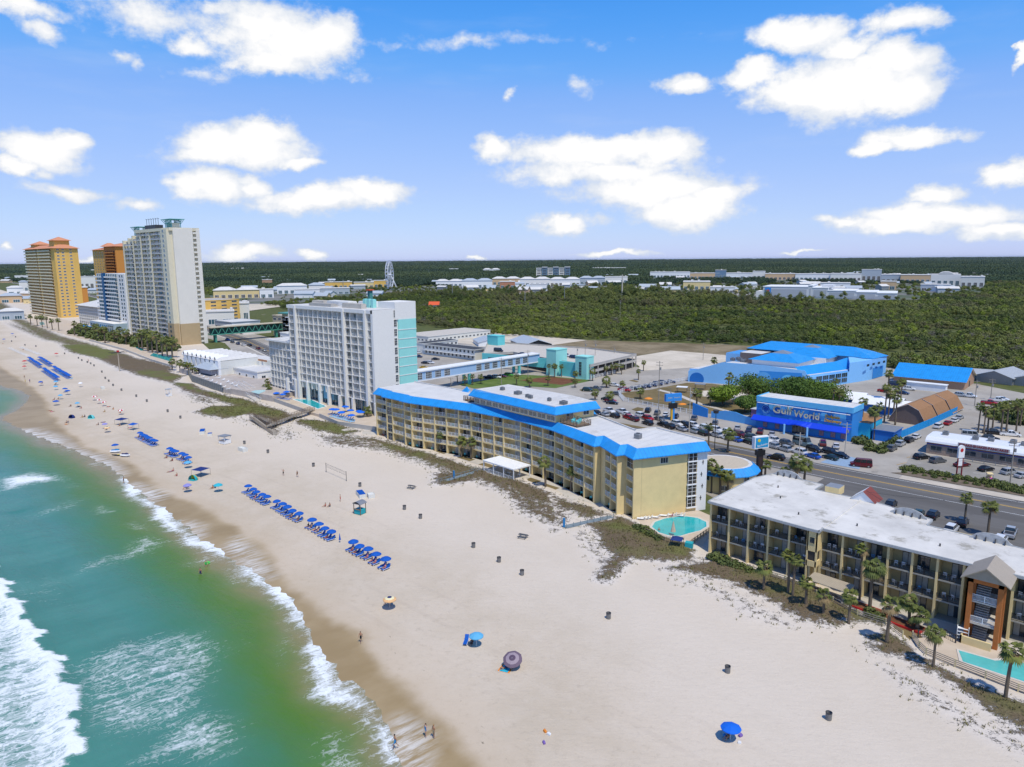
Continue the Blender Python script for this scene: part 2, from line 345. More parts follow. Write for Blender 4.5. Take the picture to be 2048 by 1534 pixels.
def sdist(X,Y,poly):
    """signed distance to a polygon, positive inside"""
    P=np.array(poly); d=np.full(X.shape,1e9); ins=np.zeros(X.shape,bool)
    for i in range(len(P)):
        a=P[i];b=P[(i+1)%len(P)];e=b-a; t=np.clip(((X-a[0])*e[0]+(Y-a[1])*e[1])/(e@e+1e-9),0,1)
        d=np.minimum(d,np.hypot(X-a[0]-t*e[0],Y-a[1]-t*e[1]))
        if a[1]!=b[1]: ins^=((a[1]>Y)!=(b[1]>Y))&(X<(b[0]-a[0])*(Y-a[1])/(b[1]-a[1])+a[0])
    return np.where(ins,d,-d)
def soft(X,Y,poly,w=2.): return np.clip(sdist(X,Y,poly)/w*.5+.5,0,1)
def gridmesh(name,xs,ys_fn,ny,zfn,attrs,matl,cut=None):
    X=np.repeat(xs[:,None],ny,1); lo,hi=ys_fn(xs); tt=np.linspace(0,1,ny)[None,:]; Y=lo[:,None]+(hi-lo)[:,None]*tt
    A={k:f(X,Y) for k,f in attrs.items()}; Z=zfn(X,Y,A)
    nx=len(xs); me=D.meshes.new(name)
    vs=np.stack([X,Y,Z],-1).reshape(-1,3); I=np.arange(nx*ny).reshape(nx,ny)
    fa=np.stack([I[:-1,:-1],I[1:,:-1],I[1:,1:],I[:-1,1:]],-1).reshape(-1,4)
    me.vertices.add(len(vs)); me.vertices.foreach_set('co',vs.ravel())
    me.loops.add(len(fa)*4); me.loops.foreach_set('vertex_index',fa.ravel())
    me.polygons.add(len(fa)); me.polygons.foreach_set('loop_start',np.arange(len(fa))*4); me.polygons.foreach_set('loop_total',np.full(len(fa),4))
    me.update(calc_edges=True); me.polygons.foreach_set('use_smooth',[True]*len(fa))
    for k,a in A.items(): at=me.attributes.new(k,'FLOAT','POINT'); at.data.foreach_set('value',a.ravel().astype(np.float32))
    me.materials.append(matl); return me
def nodes(name):
    m=D.materials.new(name); m.use_nodes=True; nt=m.node_tree; return m,nt.nodes,nt.links,nt.nodes['Principled BSDF']
class SN:   # tiny shader helpers
    def __init__(s,N,L): s.N=N;s.L=L
    def at(s,n): k=s.N.new('ShaderNodeAttribute'); k.attribute_name=n; return k.outputs['Fac']
    def inp(s,n,i,v):
        if isinstance(v,(int,float)): n.inputs[i].default_value=v
        elif isinstance(v,tuple): n.inputs[i].default_value=v if len(v)!=3 or n.inputs[i].type!='RGBA' else (*v,1)
        else: s.L.new(v,n.inputs[i])
    def noise(s,sc,det=6,ro=.6,vec=None,map=None,dist=0):
        n=s.N.new('ShaderNodeTexNoise'); n.inputs['Scale'].default_value=sc; n.inputs['Detail'].default_value=det; n.inputs['Roughness'].default_value=ro; n.inputs['Distortion'].default_value=dist
        v=vec or s.N.new('ShaderNodeNewGeometry').outputs['Position']
        if map: mp=s.N.new('ShaderNodeMapping'); mp.vector_type='TEXTURE'; mp.inputs['Rotation'].default_value=(0,0,-map[0]); mp.inputs['Scale'].default_value=(1/map[1],1/map[2],1); s.L.new(v,mp.inputs[0]); v=mp.outputs[0]
        s.L.new(v,n.inputs['Vector']); return n.outputs[0]
    def m(s,op,a,b=0,c=0,cl=False):
        n=s.N.new('ShaderNodeMath'); n.operation=op; n.use_clamp=cl
        for i,v in enumerate((a,b,c)): s.inp(n,i,v)
        return n.outputs[0]
    def ss(s,v,a,b,lo=0,hi=1):
        n=s.N.new('ShaderNodeMapRange'); n.interpolation_type='SMOOTHSTEP'
        for i,q in enumerate((v,a,b,lo,hi)): s.inp(n,i,q)
        return n.outputs[0]
    def mix(s,f,a,b,bt='MIX'):
        n=s.N.new('ShaderNodeMix'); n.data_type='RGBA'; n.blend_type=bt
        s.inp(n,0,f); s.inp(n,6,(*a,1) if isinstance(a,tuple) else a); s.inp(n,7,(*b,1) if isinstance(b,tuple) else b); return n.outputs[2]
    def bump(s,h,st,di=1):
        n=s.N.new('ShaderNodeBump'); n.inputs['Strength'].default_value=st; n.inputs['Distance'].default_value=di; s.L.new(h,n.inputs['Height']); return n.outputs[0]
# ---- dune vegetation patches (outlines surveyed from the photograph): polygon, density, greenness
Z=lambda pts:[G(*p) for p in pts]
DUNES=[(Z([(0,632),(60,640),(130,672),(200,690),(255,712),(310,722),(262,738),(180,712),(120,690),(60,670)]),.62,.5),
 (Z([(175,690),(220,700),(262,712),(300,730),(250,742),(190,716),(140,705),(120,690)]),.9,.8),
 (Z([(0,640),(40,650),(130,680),(90,684),(20,655)]),.6,.4),
 (Z([(235,708),(320,725),(350,735),(345,750),(290,757),(245,742),(200,722)]),.75,0.),
 (Z([(262,745),(300,738),(370,752),(345,765),(300,757)]),.95,.7),
 (Z([(262,752),(350,765),(470,790),(400,800),(385,806),(330,770)]),.45,.2),
 (Z([(340,765),(380,768),(420,785),(490,800),(560,822),(600,838),(555,845),(500,830),(445,838),(390,824),(420,815),(470,812),(420,796),(370,782)]),.97,.8),
 (Z([(360,775),(400,785),(440,805),(420,812),(385,803)]),.55,0.),
 (Z([(430,830),(500,835),(560,830),(590,855),(560,885),(520,862),(470,845)]),.38,.3),
 (Z([(600,838),(660,845),(720,862),(690,872),(630,862),(590,845)]),.9,.8),
 (Z([(560,862),(600,865),(590,880),(562,880)]),.5,.4),
 (Z([(620,868),(700,868),(800,880),(880,915),(940,940),(905,955),(840,935),(760,905),(650,893)]),.5,.25),
 (Z([(700,870),(760,880),(850,905),(950,935),(1050,965),(1160,1010),(1220,1030),(1180,1042),(1100,1010),(1000,975),(900,945),(800,910)]),.8,.45),
 (Z([(870,940),(960,935),(1050,968),(1130,1000),(1150,1040),(1120,1065),(1040,1030),(1000,990),(930,960),(875,965)]),.55,.1),
 (Z([(868,948),(950,942),(980,958),(900,970),(870,972)]),.85,.3),
 (Z([(1040,1000),(1100,1030),(1135,1060),(1110,1075),(1060,1040)]),.45,.2),
 (Z([(1100,960),(1110,985),(1120,1020),(1128,1060),(1120,1060),(1105,1020),(1095,985)]),0.,0.),
 (Z([(1170,1050),(1240,1036),(1300,1062),(1380,1095),(1385,1118),(1330,1125),(1290,1118),(1260,1120),(1215,1165),(1195,1160),(1230,1110),(1200,1090),(1200,1065)]),.96,.65),
 (Z([(1195,1060),(1270,1070),(1300,1095),(1270,1105),(1210,1085)]),.85,.0),
 (Z([(1130,1060),(1190,1055),(1220,1100),(1240,1130),(1190,1140),(1160,1110)]),.38,.3),
 (Z([(1320,1140),(1420,1115),(1500,1140),(1600,1175),(1680,1215),(1730,1245),(1660,1258),(1590,1240),(1540,1205),(1440,1160),(1360,1150)]),.72,.2),
 (Z([(1440,1118),(1520,1140),(1600,1165),(1680,1200),(1760,1250),(1700,1240),(1600,1215),(1500,1165)]),.9,.5),
 (Z([(1310,1150),(1400,1150),(1500,1190),(1580,1230),(1640,1262),(1560,1265),(1480,1240),(1430,1200),(1350,1170)]),.36,.25),
 (Z([(1735,1275),(1770,1262),(1800,1280),(1850,1320),(1950,1370),(2048,1410),(2110,1440),(2110,1500),(2000,1440),(1900,1370),(1810,1320),(1745,1300)]),.85,.45),
 (Z([(1715,1300),(1760,1310),(1850,1360),(1960,1430),(2048,1480),(2100,1520),(2048,1530),(1950,1480),(1850,1420),(1770,1360)]),.4,.3),
 ([(-10,95),(240,88),(240,102),(-6,103)],.75,.4),(Z([(0,600),(60,632),(0,640),(-80,600),(-100,590)]),.7,.5)]
def veg(X,Y):
    v=np.zeros_like(X)
    for p,d,g in DUNES:
        s=np.clip(sdist(X,Y,p)/(2.5+.006*np.abs(X))*.5+.5,0,1)
        v=np.minimum(v,1-s) if d==0 else np.maximum(v,s*d)
    return v
def vgr(X,Y):
    w=np.zeros_like(X)+.01;a=np.zeros_like(X)
    for p,d,g in DUNES: s=np.clip(sdist(X,Y,p)/3*.5+.5,0,1)*(d>0); a=a*(1-s*.8)+g*s*.8
    return a
def shore(X,Y): return Y-ip(SH,X)
def wetd(X,Y): return Y-ip(WET,X)
WASH=[zp(0,820,4.036,[(130,150),(290,145),(515,225),(580,290),(700,340),(790,350),(930,430),(1000,520),(860,520),(740,490),(620,440),(450,340),(280,290),(130,265)]),
      Z([(265,965),(300,975),(335,985),(300,1010),(270,985)]),Z([(365,1040),(400,1050),(400,1085),(360,1065)]),Z([(455,1095),(475,1075),(500,1100),(540,1150),(505,1145)]),Z([(800,1440),(850,1470),(840,1534),(760,1534)])]
def wash(X,Y):
    v=np.zeros_like(X)
    for p in WASH: v=np.maximum(v,soft(X,Y,p,2.5))
    return v
m_,N_,L_,b_=nodes('beach_sand'); s=SN(N_,L_)
big=s.noise(.035,6,.6); fine=s.noise(2.2,8,.75); mid=s.noise(.3,6,.6)
ripple=s.noise(1.2,5,.6,map=(.9,1,.35)); foot=s.noise(.85,7,.8); wvt=N_.new('ShaderNodeTexWave'); wvt.bands_direction='Y'; wvt.inputs['Scale'].default_value=.05; wvt.inputs['Distortion'].default_value=9; wvt.inputs['Detail'].default_value=5; wvt.inputs['Detail Scale'].default_value=.25; gp=N_.new('ShaderNodeNewGeometry'); mpp=N_.new('ShaderNodeMapping'); mpp.inputs['Scale'].default_value=(.12,1,1); mpp.inputs['Rotation'].default_value=(0,0,.06); L_.new(gp.outputs['Position'],mpp.inputs[0]); L_.new(mpp.outputs[0],wvt.inputs['Vector']); trk=s.m('MULTIPLY',s.ss(wvt.outputs[1],.93,.985),s.ss(s.noise(.05,3),.45,.6))
sand=s.mix(s.ss(big,.35,.65),(.50,.422,.322),(.585,.50,.40)); sand=s.mix(s.ss(mid,.4,.75,0,.35),sand,(.60,.525,.435))
sand=s.mix(s.ss(fine,.5,.8,0,.45),sand,(.44,.375,.30))
sand=s.mix(s.ss(foot,.5,.7,0,.6),sand,(.41,.345,.265)); sand=s.mix(s.m('MULTIPLY',trk,.2),sand,(.42,.35,.28))
# duller raked sand towards the dunes is whiter; wet band by the water
wd=s.m('ADD',s.at('wetd'),s.m('MULTIPLY',s.m('SUBTRACT',s.noise(.09,4,.5),.5),6.)); wd=s.m('ADD',wd,s.m('MULTIPLY',s.m('SUBTRACT',mid,.5),1.6))
damp=s.ss(wd,9,-1.5); wet=s.ss(wd,1.2,-2.2)
sand=s.mix(s.m('MULTIPLY',damp,.55),sand,(.47,.37,.255))
wetc=s.mix(s.ss(s.noise(.12,5,.6,map=(.1,1,.5)),.35,.65),(.30,.215,.105),(.37,.275,.15)); sand=s.mix(wet,sand,wetc)
sand=s.mix(s.ss(wd,14,40,0,.6),sand,s.mix(s.ss(fine,.5,.8,0,.4),(.63,.56,.475),(.50,.43,.35)))
# wrack line of weed specks
wr=s.m('ADD',wd,s.m('MULTIPLY',s.m('SUBTRACT',s.noise(.5,4),.5),3)); wl=s.m('MULTIPLY',s.ss(wr,2.,2.8),s.ss(wr,4.2,3.2)); sp=s.ss(s.noise(1.6,4,.7,map=(.3,.5,1)),.66,.72)
sand=s.mix(s.m('MULTIPLY',s.m('MULTIPLY',wl,sp),.75),sand,(.09,.075,.05))
# dune plants
vg=s.at('veg'); gn=s.at('vgr')
pn=s.noise(.62,8,.78); pf=s.noise(4.2,6,.8); pz=s.m('ADD',s.m('MULTIPLY',pn,.6),s.m('MULTIPLY',pf,.4))
th=s.m('SUBTRACT',.69,s.m('MULTIPLY',vg,.43)); pm=s.m('MULTIPLY',s.ss(pz,s.m('SUBTRACT',th,.02),s.m('ADD',th,.05)),s.ss(vg,.02,.12))
brown=s.mix(s.ss(pf,.35,.65),(.075,.055,.032),(.19,.145,.09)); green=s.mix(s.ss(pf,.35,.65),(.07,.085,.022),(.175,.18,.055))
pc=s.mix(s.ss(s.m('ADD',gn,s.m('MULTIPLY',s.m('SUBTRACT',s.noise(.12,5),.5),1.3)),.2,.7),brown,green)
dsand=s.mix(s.ss(vg,.1,.5),sand,(.64,.585,.525)); base=s.mix(pm,dsand,pc)
ws=s.at('wash'); wn=s.ss(s.noise(1.1,8,.7,map=(-1.39,.16,1)),.38,.62); base=s.mix(s.m('MULTIPLY',s.m('MULTIPLY',ws,wn),.85),base,(.78,.78,.76))
L_.new(base,b_.inputs['Base Color']); b_.inputs['Specular IOR Level'].default_value=.25
L_.new(s.m('SUBTRACT',.95,s.m('MULTIPLY',wet,.5)),b_.inputs['Roughness'])
dry=s.m('SUBTRACT',1.0,damp,cl=True)
hh=s.m('ADD',s.m('MULTIPLY',s.m('ADD',fine,s.m('MULTIPLY',ripple,1.2)),s.m('MULTIPLY_ADD',dry,.085,.006)),s.m('MULTIPLY',pm,.16))
L_.new(s.bump(hh,.8,1),b_.inputs['Normal'])
M_SAND=m_
def zbeach(X,Y,A):
    sh=A['shore']; z=np.interp(sh,[-60,-12,0,6,14,2000],[-3,-1.0,-.34,-.12,0,0])
    wob=np.sin(X*.21+np.sin(Y*.17)*2)*np.sin(Y*.26+1)*.5+np.sin(X*.53+Y*.31)*.25+.5
    return z+np.clip(A['veg'],0,1)*wob*.9*np.clip((sh-25)/10,0,1)
ba={'shore':shore,'wetd':wetd,'veg':veg,'vgr':vgr,'wash':wash}
for nm,x0,x1,st,ny in (('beach_sand',-330,240,1.1,110),('beach_sand',-800,-330,2.6,70),('beach_sand',-9000,-800,14,40)):
    xs=np.arange(x0,x1+st*.5,st); xs[-1]=x1
    o=obj(nm,gridmesh(nm,xs,lambda x:(ip(SH,x)-14,ip(INL,x)),ny,zbeach,ba,M_SAND)); o['kind']='structure'
# ---- sea
PF=[([(0,545),(250,495),(420,510),(525,562),(400,562),(250,592),(120,630),(0,655)],.92),([(0,965),(120,890),(300,810),(560,712),(680,705),(600,775),(300,870),(100,940),(0,985)],.62),
 ([(1170,978),(1350,1055),(1425,1030),(1360,1070),(1200,1150),(900,1235),(640,1310),(630,1250),(950,1150)],.66),([(790,770),(892,808),(790,822)],.9),([(560,595),(612,612),(560,604)],.9),([(1060,905),(1152,945),(1100,938)],.95),
 ([(1670,1165),(1795,1208),(1600,1222),(1490,1243)],.8),([(1845,1245),(2018,1300),(2100,1330),(2018,1350),(1875,1385)],.85),([(1000,800),(1260,780),(1240,850),(1020,850)],.4),([(1180,1340),(1440,1270),(1540,1300),(1300,1370)],.32),
 ([(0,700),(170,700),(200,730),(0,760)],.4),([(0,1340),(500,1370),(640,1240),(620,1420),(300,1534),(0,1534)],.38),([(300,900),(500,890),(380,960)],.33),([(900,560),(1000,640),(860,720)],.3)]
PF=[(zp(0,820,4.036,p),d) for p,d in PF]+[(Z(p),d) for p,d in [([(120,1330),(250,1270),(420,1250),(470,1290),(440,1350),(400,1450),(250,1480),(150,1480)],.55),([(330,1440),(400,1410),(490,1430),(500,1480),(420,1534),(250,1534)],.6),
 ([(0,1190),(90,1130),(160,1150),(160,1200),(110,1240)],.35),([(560,1240),(585,1225),(590,1280),(560,1330),(545,1300)],.6),([(600,1490),(640,1440),(700,1440),(770,1480),(780,1600),(600,1600)],.5),([(470,1280),(510,1280),(505,1295),(468,1292)],.45),([(450,1100),(500,1120),(540,1170),(500,1160),(460,1135)],.75)]]
BRK=sorted([(-600,60),(-400,40),(-250,31),(-150.2,26.1),(-126.9,25.1),(-112.4,24.6),(-100.7,23.8),(-94.3,22.5),(-87.3,20.2),(-82,15),(-70,4),(-50,-16),(60,-80)])
def foam(X,Y):
    v=np.zeros_like(X)
    for p,d in PF: v=np.maximum(v,soft(X,Y,p,4.)*d*1.12)
    bd=ip(BRK,X)+np.sin(X*.55)*.7+np.sin(X*1.3+2)*.35-Y
    b=np.where(bd>0,np.interp(bd,[0,1.2,4,14,30,60],[1.2,1.0,.78,.68,.62,.35]),0)*np.clip((bd+.6)/.8,0,1)
    v=np.maximum(v,b)
    sh=shore(X,Y)+sum(np.sin(X*f+p)*a for f,p,a in ((.071,.3,1.0),(.173,1.9,.7),(.311,.6,.45),(.67,2.4,.3),(1.21,.9,.25),(1.9,4,.15)))
    w=np.interp(X,[-330,-215,-190,-100,-50],[.3,.45,1.,.95,.85])*(1+.18*np.sin(X*.23+1)+.12*np.sin(X*.57))
    return np.maximum(v,w*np.interp(sh,[-6,-3,-1.4,-.5,.3,1.0,3],[0,.3,.58,.85,1.0,.85,.6]))
def zsea(X,Y,A):
    d=-A['shore']; bd=ip(BRK,X)-Y
    z=-.30+np.clip(d/20,0,1)*.15*np.sin((Y+6*np.sin(X*.02)+2*np.sin(X*.09))*.55)+.05*np.sin(Y*1.3+X*.2)+.03*np.sin(Y*.9-X*.35)
    z+=.55*np.exp(-((bd-.8)/1.2)**2)+.18*np.exp(-((d-24)/2.5)**2)*(np.sin(X*.05)>0)
    return np.where(d<2,-.30+.012*np.sin(X*.47+Y)+.012*np.sin(X*1.1+2)+.01*np.sin(X*2.3),z)
m_,N_,L_,b_=nodes('sea_water'); s=SN(N_,L_)
dp=s.m('MULTIPLY_ADD',s.m('SUBTRACT',s.noise(.05,5,.6,map=(-.1,1,1.6)),.5),10.,s.m('MULTIPLY',s.at('shore'),-1.))
c=s.mix(s.ss(dp,-1,5),(.27,.21,.10),(.15,.19,.045)); c=s.mix(s.ss(dp,2,8),c,(.08,.175,.02)); c=s.mix(s.ss(dp,6,14),c,(.055,.18,.07)); c=s.mix(s.ss(dp,10,22),c,(.05,.195,.155)); c=s.mix(s.ss(dp,60,400),c,(.02,.11,.13))
c=s.mix(s.m('MULTIPLY',s.ss(s.noise(.09,5,.6,map=(-1.39,.4,1.2)),.4,.7,0,.5),s.ss(dp,12,24)),c,(.09,.27,.22))
fo=s.at('foam'); st1=s.noise(.95,9,.74,map=(-1.39,.17,1.2),dist=.5); st2=s.noise(3.5,8,.78,map=(-1.39,.22,1.1),dist=.4)
vo=N_.new('ShaderNodeTexVoronoi'); vo.feature='DISTANCE_TO_EDGE'; vo.inputs['Scale'].default_value=.75; vo.inputs['Randomness'].default_value=1
mp=N_.new('ShaderNodeMapping'); mp.vector_type='TEXTURE'; mp.inputs['Rotation'].default_value=(0,0,1.39); mp.inputs['Scale'].default_value=(2.4,.9,1); gq=N_.new('ShaderNodeNewGeometry')
wv=N_.new('ShaderNodeVectorMath'); wv.operation='MULTIPLY_ADD'; nz=N_.new('ShaderNodeTexNoise'); nz.inputs['Scale'].default_value=.8; nz.inputs['Detail'].default_value=7; L_.new(gq.outputs['Position'],nz.inputs['Vector']); L_.new(nz.outputs['Color'],wv.inputs[0]); wv.inputs[1].default_value=(5,5,0); L_.new(gq.outputs['Position'],wv.inputs[2]); L_.new(wv.outputs[0],mp.inputs[0]); L_.new(mp.outputs[0],vo.inputs['Vector'])
lace=s.ss(vo.outputs['Distance'],.16,.0)
nn=s.m('ADD',s.m('ADD',s.m('MULTIPLY',st1,.56),s.m('MULTIPLY',st2,.34)),s.m('MULTIPLY',lace,.09))
th=s.m('SUBTRACT',.76,s.m('MULTIPLY',fo,.43)); fm=s.m('MULTIPLY',s.ss(nn,s.m('SUBTRACT',th,.08),s.m('ADD',th,.15)),s.ss(fo,.03,.25))
c=s.mix(s.m('MULTIPLY',s.ss(fo,.1,1.),.2),c,(.2,.38,.33)); c=s.mix(s.m('MULTIPLY',fm,s.ss(fo,.2,1.,.62,.97)),c,(.80,.84,.86))
L_.new(c,b_.inputs['Base Color']); b_.inputs['Specular IOR Level'].default_value=.25
L_.new(s.m('MULTIPLY_ADD',fm,.6,.22),b_.inputs['Roughness'])
L_.new(s.bump(s.m('ADD',s.m('MULTIPLY',s.noise(.9,7,.65,map=(-.05,.5,1.3)),.42),s.m('MULTIPLY',fm,.15)),.55,1),b_.inputs['Normal'])
M_SEA=m_
wa={'shore':shore,'foam':foam}
for x0,x1,st,d,ny in ((-430,240,1.0,130,130),(-9000,-430,30,130,40)):
    xs=np.arange(x0,x1+st*.5,st); xs[-1]=x1
    o=obj('sea_water',gridmesh('sea_water',xs,lambda x:(ip(SH,x)-130,ip(SH,x)+3),ny,zsea,wa,M_SEA)); o['kind']='structure'
xs=np.concatenate([np.linspace(-60000,-9000,20),np.linspace(-8900,240,60),np.linspace(400,60000,20)])
o=obj('open_sea',gridmesh('open_sea',xs,lambda x:(x*0-60000,np.minimum(ip(SH,x),ip(SH,x*0+240)*0+ip(SH,x))-129),30,lambda X,Y,A:X*0-.33,{'shore':lambda X,Y:np.maximum(shore(X,Y),-3000),'foam':lambda X,Y:X*0},M_SEA)); o['kind']='structure'
# ---- inland ground
m_,N_,L_,b_=nodes('ground_scrub'); s=SN(N_,L_)
n1=s.noise(.02,8,.65); n2=s.noise(.25,8,.7); n3=s.noise(1.6,6,.7)
g=s.mix(s.ss(n2,.35,.65),(.075,.095,.03),(.12,.13,.05)); g=s.mix(s.ss(n1,.62,.7),g,(.3,.26,.2)); g=s.mix(s.ss(n3,.5,.75,0,.5),g,(.03,.035,.015))
L_.new(g,b_.inputs['Base Color']); b_.inputs['Roughness'].default_value=.95; b_.inputs['Specular IOR Level'].default_value=.1
mb=MB(); pts=[(p[0],p[1]-6) for p in INL if p[0]<200]
for i in range(len(pts)-1):
    a,b=pts[i],pts[i+1]; mb.quad((a[0],a[1],-.05),(b[0],b[1],-.05),(b[0],3000,-.05),(a[0],3000,-.05))
mb.quad((pts[-1][0],pts[-1][1],-.05),(3000,118,-.05),(3000,3000,-.05),(pts[-1][0],3000,-.05)); mb.quad((-70000,3000,-.05),(3000,3000,-.05),(3000,90000,-.05),(-70000,90000,-.05)); mb.quad((3000,118,-.05),(70000,118,-.05),(70000,90000,-.05),(3000,90000,-.05)); mb.quad((-70000,1300,-.05),(-9000,1300,-.05),(-9000,3000,-.05),(-70000,3000,-.05))
struct('ground',mb,m_)
def sheetmat(name,c1,c2,sc,c3=None,t3=.6,rough=.92,stretch=None):
    m,N,L,b=nodes(name); s=SN(N,L); c=s.mix(s.ss(s.noise(sc,8,.68,map=stretch),.35,.65),c1,c2)
    c=s.mix(s.ss(s.noise(sc*9,6,.7),.55,.85,0,.4),c,tuple(v*.6 for v in c1))
    if c3: c=s.mix(s.ss(s.noise(sc*2.7,8,.7),t3,t3+.07),c,c3)
    L.new(c,b.inputs['Base Color']); b.inputs['Roughness'].default_value=rough; b.inputs['Specular IOR Level'].default_value=.25; MATS[name]=m; return m
asph=sheetmat('asphalt',(.105,.1,.095),(.15,.145,.14),.06,(.07,.068,.066),.62,.9,(0,.25,2.2))
asphl=sheetmat('pale_asphalt_lot',(.31,.285,.25),(.40,.37,.325),.05,(.24,.22,.195),.6)
lotc=sheetmat('worn_lot',(.24,.225,.20),(.33,.31,.275),.05,(.34,.32,.3),.6)
sandlot=sheetmat('sand_lot_surface',(.50,.44,.35),(.62,.55,.45),.06,(.42,.37,.27),.62)
field=sheetmat('dry_field_grass',(.15,.115,.06),(.27,.215,.13),.05,(.08,.09,.035),.62)
lawn=sheetmat('lawn_grass',(.08,.13,.025),(.13,.18,.045),.15,(.17,.14,.06),.62)
dryl=sheetmat('dry_lawn_grass',(.13,.1,.04),(.2,.15,.07),.1,(.09,.1,.035),.6)
mulch=sheetmat('red_mulch',(.13,.05,.025),(.18,.08,.04),.4)
pave=sheetmat('pool_paving',(.50,.41,.31),(.56,.47,.37),.3,(.42,.34,.26),.64)
walk=sheetmat('pale_concrete_walk',(.46,.42,.36),(.54,.5,.44),.2,(.38,.34,.29),.62)
lev=[.012]
def sheet(name,pts,m,z=None,t=0):
    """flat area; each one a few millimetres above the ones before it"""
    if z is None: lev[0]+=.004; z=lev[0]
    mb=MB(); 
    if sum(pts[i][0]*pts[(i+1)%len(pts)][1]-pts[(i+1)%len(pts)][0]*pts[i][1] for i in range(len(pts)))<0: pts=pts[::-1]
    if t: mb.prism(pts,z-t,z)
    else: mb.poly([(x,y,z) for x,y in pts])
    o=mb.build(name,m)
    bm=bmesh.new(); bm.from_mesh(o.data); bmesh.ops.triangulate(bm,faces=[f for f in bm.faces if len(f.verts)>4]); bm.to_mesh(o.data); bm.free()
    o['kind']='structure'; return o
# big paved apron between the beach buildings and the wood
sheet('paved_ground',[(240,150),(-64,143),(-80,152),(-170,152),(-200,160),(-290,176),(-400,196),(-480,226),(-700,262),(-700,300),(-470,262),(-430,262),(-425,330),(-290,330),(-262,340),(-250,330),(-195,310),(-180,352),(-150,400),(-100,392),(-40,350),(240,330)],asphl)
sheet('sand_lot',[(-228,340),(-226,384),(-192,386),(-178,372),(-176,340),(-184,325),(-196,303),(-204,316)],sandlot)
sheet('dry_field',[(-300,345),(-300,398),(-238,424),(-190,440),(-168,415),(-178,372),(-192,386),(-226,384),(-229,344)],field)
sheet('sandy_clearing',[(-400,330),(-400,395),(-300,398),(-300,330)],sandlot)
sheet('side_road',[(-180,352),(-170,400),(-150,440),(-140,440),(-152,395),(-158,350)],asphl)
# the beach road
def rw(x): return float(np.interp(x,[-3000,-1500,-850,-600,-480,-380,-330,-200,-60,240],[620,440,330,268,242,213,203,195,188,186]))
def strip(name,o1,o2,m,x0=-2600,x1=240,z=None):
    xs=list(range(x0,x1+1,20)); 
    if z is None: lev[0]+=.004; z=lev[0]
    mb=MB()
    for a,b in zip(xs[:-1],xs[1:]): mb.quad((a,rw(a)+o1,z),(b,rw(b)+o1,z),(b,rw(b)+o2,z),(a,rw(a)+o2,z))
    return struct(name,mb,m)
strip('motel_parking_lot',-38,-6.2,asph,-62,240)
strip('roadside_verge',-7.8,-6.2,conclt,-2600,-70); strip('roadside_verge',6.2,9.6,sheetmat('verge_sand',(.45,.4,.33),(.55,.49,.41),.2),-48,240)
strip('road',-6.2,6.2,asph)
strip('centre_line',-.32,-.14,yellowp,z=lev[0]+.006); strip('centre_line',.14,.32,yellowp,z=lev[0]+.006)
strip('edge_line',-5.0,-4.87,white,z=lev[0]+.006); strip('edge_line',4.87,5.0,white,z=lev[0]+.006)
strip('road_median_grass',6.4,7.6,dryl,-185,-82)
lev[0]+=.01
# lawns, walks, beds
sheet('lawn',[(-236,217),(-232,256),(-221,261),(-196,265),(-196,238),(-217,230),(-222,214)],lawn)
sheet('mulch_bed',[(-222,243),(-218,260),(-200,262),(-199,246)],mulch)
sheet('dry_lawn',[(-168,247),(-156,235),(-126,230),(-112,240),(-108,262),(-116,280),(-128,290),(-150,292),(-160,287),(-163,262)],dryl)
sheet('lawn_path',[(-160,262),(-150,258),(-132,246),(-116,240),(-115,242),(-131,248),(-149,260.5),(-160,264.5)],walk)
sheet('play_sand',[(-148,268),(-140,262),(-128,262),(-122,270),(-126,279),(-140,281)],sandlot)
sheet('grass_island',zp(1150,640,4.551,[(515,815),(570,795),(625,805),(620,825),(560,832)]),dryl)
sheet('grass_island',zp(1150,640,4.551,[(40,635),(85,625),(135,640),(120,652),(60,650)]),dryl)
sheet('grass_island',zp(1150,640,4.551,[(490,552),(530,545),(580,560),(560,568)]),dryl)
sheet('median_grass',zp(1150,640,4.551,[(0,905),(120,905),(370,930),(660,985),(600,990),(330,945)]),dryl)
sheet('median_grass',zp(1150,640,4.551,[(860,1030),(1080,1078),(1060,1086),(870,1040)]),dryl)
sheet('verge_shrub_bed',[(-51,198),(-44,205),(240,208),(240,198)],sheetmat('bark_bed',(.12,.095,.07),(.19,.15,.11),.5))
sheet('diner_parking_lot',[(-50,206.5),(-52,222),(-46,224),(240,226),(240,209),(-44,206)],lotc)
sheet('sandy_lot',[(-46,238),(-44,262),(-30,264),(240,262),(240,240)],sandlot)
sheet('hotel_walk',[(-200,130),(-184,133),(-164,130.2),(-152,132.2),(-140,132.8),(-120,131.8),(-110,130),(-94,124.5),(-84,121.5),(-80,121),(-72,137),(-95,150),(-150,156),(-200,150)],walk,z=.05)
for k,(a,b,y) in enumerate([(-157,-151.5,133.2),(-146,-140.5,134.4),(-136.5,-131.6,133.5),(-117.8,-113.8,131.6),(-111.5,-106.8,130.3)]): sheet('lawn_strip',[(a,y-.9),(b,y-1.2),(b,y+1.1),(a,y+1.5)],dryl,z=.058)
sheet('motel_walk',[(-64,120.6),(-61,117.6),(-41,117.4),(-38,113.5),(-20,110),(240,108),(240,146),(-62,146)],walk,z=.03)
sheet('garden_bed',[(-37.5,113.2),(-28,111.5),(-21,109),(-23.5,113.5),(-30,116.3),(-37,117.2)],dryl,z=.04)
